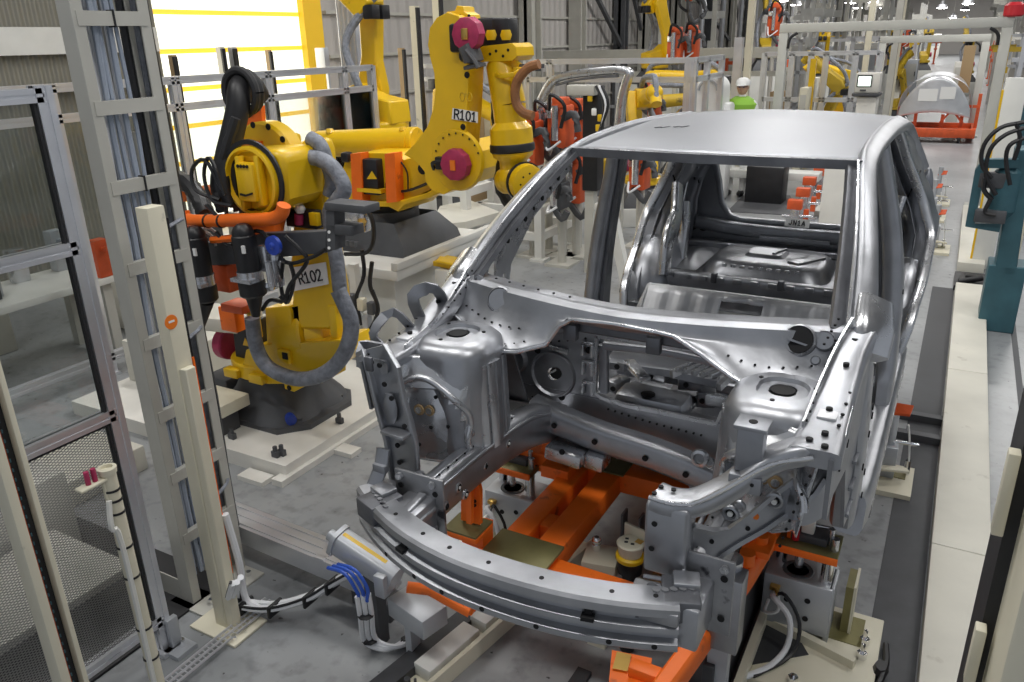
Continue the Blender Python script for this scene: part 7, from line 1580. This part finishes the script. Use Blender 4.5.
for i,(px,Y,h,w_,mt,lab) in enumerate(((748,16,3.6,.12,'beige','tall cream pole with a yellow side rising right of the worker'),(738,14.8,2.35,.14,'aluminium','silver fence post directly right of the worker'),(866,20,4.6,.12,'beige','tall beige pole rising past the gate lintel above the control panel'),(893,24,5.2,.16,'rack_grey','grey pole rising past the lintel left of the silver sheet'),(897,25,5.2,.10,'beige','beige pole just right of that grey pole'),(780,18,2.6,.08,'white_paint','white pole between tan cabinet and gate'),(814,16,1.95,.10,'yellow','yellow pole inside the gate in front of cabinets'),(660,20,4.4,.10,'rack_grey','thin grey pole above the far cell'),(712,24,5.0,.12,'rack_grey','thin grey pole above the corner of the far fence'))):
    x = place(px,Y); mb = MB(); mb.bb((x-w_/2,Y-w_/2,0),(x+w_/2,Y+w_/2,h)); mb.bb((x-w_,Y-w_,0),(x+w_,Y+w_,.04)); build('utility_pole', mb, None, mt, label=lab, cat='pole')
# rows of slender wall-side pipes far down the hall
t0 = None
for i in range(16):
    Y = 28+i*2.6; x = -8.2
    if t0 is None: mb = MB(); mb.cyl((x,Y,0),(x,Y,6.5),.10,n=10); t0 = build('wall_pipe', mb, None, 'aluminium', label='pale vertical pipe along the far wall', cat='pipe', group='vertical pipes along the far wall')
    else: dup(t0, loc=(x,Y,0))
random.seed(33)
t0 = None
for i in range(22):
    Y = 30+i*2.6; x = (-5.6,-3.6,1.4,2.9)[i%4]+random.uniform(-.4,.4)
    if t0 is None:
        t0 = thing('equipment_cabinet','pale equipment cabinet far down the hall','cabinet',(x,Y,0),'equipment cabinets far down the hall')
        mb = MB(); mb.bb((x-.5,Y-.3,0),(x+.5,Y+.3,2.0),.02); build('housing', mb, t0, 'warm_white'); mb = MB(); mb.bb((x-.4,Y-.32,1.0),(x+.4,Y-.3,1.8)); build('door_panel', mb, t0, 'cylinder_grey')
    else: dup(t0, loc=(x,Y,0))
for i,(Y,x0,x1,lab) in enumerate(((28,-6.5,-2.6,'long pale fence left of the aisle far down the hall, nearer one'),(38,-7,-2.2,'long pale fence left of the aisle far down the hall, farther one'),(32,.6,4,'pale fence right of the aisle far down the hall'))):
    fence(lab,(x0,Y,0),(x1,Y,0),2.2,(0,.2,.4,.6,.8,1),(2.15,1.2,.2),w=.09)
random.seed(77)
cells = [(x_, 26.6+1.9*j_+.5*(i_%3)) for i_, x_ in enumerate((-7.4,-6.5,-4.6,-2.6,.75,2.15,3.7)) for j_ in range(24)]
random.shuffle(cells)
for k_, (mt_, w_, lab_) in enumerate((('white_paint',.10,'slender white upright crowding the far end of the hall'),('rack_grey',.14,'grey upright crowding the far end of the hall'),('yellow_old',.12,'yellow machine post crowding the far end of the hall'),('red_orange',.12,'orange machine post crowding the far end of the hall'))):
    t0 = None
    for i in range((26,26,14,12)[k_]):
        x, Y = cells.pop(); h_ = (3.6,4.4,2.2,1.8)[k_]
        if t0 is None:
            mb = MB(); mb.bb((x-w_/2,Y-w_/2,0),(x+w_/2,Y+w_/2,h_)); mb.bb((x-w_,Y-w_,0),(x+w_,Y+w_,.05)); mb.bb((x-w_*.8,Y-.3,h_*.55),(x+w_*.8,Y+.3,h_*.62)); mb.bb((x-.34,Y-w_*.3,h_*.8),(x+.34,Y+w_*.3,h_*.86))
            t0 = build('machine_upright', mb, None, mt_, label=lab_, cat='post', group=lab_.split(' crowding')[0]+'s far down the hall')
        else: dup(t0, loc=(x,Y,0))
mb = MB(); mb.bb((-8.6,17,1.95),(-3.2,17.2,2.15)); mb.bb((-8.6,17,1.6),(-3.2,17.1,1.7)); mb.bb((-8.5,17,0),(-8.4,17.1,1.95)); mb.bb((-3.4,17,0),(-3.3,17.1,1.95)); build('cable_tray', mb, None, 'rack_grey', label='horizontal grey cable tray behind the worker at fence height', cat='cable tray')
for x in (-8.5,-6.6,-4.7,-3.25): pass
# workpieces on the floor seen through the tailgate opening
for i,(px,py,col,lab) in enumerate(((742,188,'white_paint','long white low bench seen at the top of the tailgate opening'),)):
    p0 = at(718,180,Z=.25); t = thing('low_bench', lab, 'bench', (p0.x,p0.y,0))
    mb = MB(); mb.bb((p0.x-.2,p0.y,.30),(p0.x+1.5,p0.y+.35,.42),.01); build('bench_top', mb, t, col)
    for dx in (0,.7,1.4): mb = MB(); mb.bb((p0.x+dx-.1,p0.y+.05,0),(p0.x+dx,p0.y+.25,.30)); build('foot', mb, t, 'rack_grey')
p0 = at(760,170,Z=.5); boxthing('black_motor_box','black boxed drive above the white bench, beyond the tailgate opening','drive',(p0.x-.2,p0.y,.0),(p0.x+.35,p0.y+.4,.55),'black',.02)
p0 = at(735,205,Z=0); mb = MB(); mb.plate([at(727,212,Z=0),at(800,216,Z=0),at(790,196,Z=0),at(745,194,Z=0)],(0,0,.01)); build('floor_mat', mb, None, 'cast_grey', label='dark grey mat on the floor seen through the tailgate opening', cat='mat')
for i,(px,py,lab) in enumerate(((798,213,'orange-topped clamp set nearest the paper tag, through the tailgate opening'),(806,200,'orange-topped clamp set in the middle, through the tailgate opening'),(812,188,'orange-topped clamp set farther back, through the tailgate opening'),(822,178,'farthest orange-topped clamp set, through the tailgate opening'))):
    q = at(px,py+4,Z=.2); t = thing('clamp_stand', lab, 'clamp', (q.x,q.y,0))
    mb = MB(); mb.bb((q.x-.16,q.y-.12,0),(q.x+.16,q.y+.12,.03)); mb.bb((q.x-.10,q.y-.05,.03),(q.x+.02,q.y+.08,.30),.01); mb.cyl((q.x-.2,q.y,.2),(q.x+.18,q.y,.22),.02); build('base', mb, t, 'machined')
    mb = MB(); mb.bb((q.x-.14,q.y-.06,.30),(q.x+.04,q.y+.06,.42),.01); mb.bb((q.x+.06,q.y,.1),(q.x+.12,q.y+.06,.30)); build('clamp_head', mb, t, 'red_orange')
p0 = at(850,215,Z=.1); p1 = at(838,165,Z=.35)
boxthing('cream_cabinet','cream slanting cabinet behind the right half of the tailgate opening','cabinet',(at(822,190,Y=8.6).x,8.6,0),(at(856,190,Y=8.6).x,9.6,at(850,165,Y=8.6).z),'warm_white',.01)
mb = MB(); mb.sweep([at(818,214,Z=.05),at(842,186,Z=.35)],RECT,.12,.10); build('guide_beam', mb, None, 'rack_grey', label='grey sloping beam beside the orange clamp sets, through the tailgate opening', cat='beam')
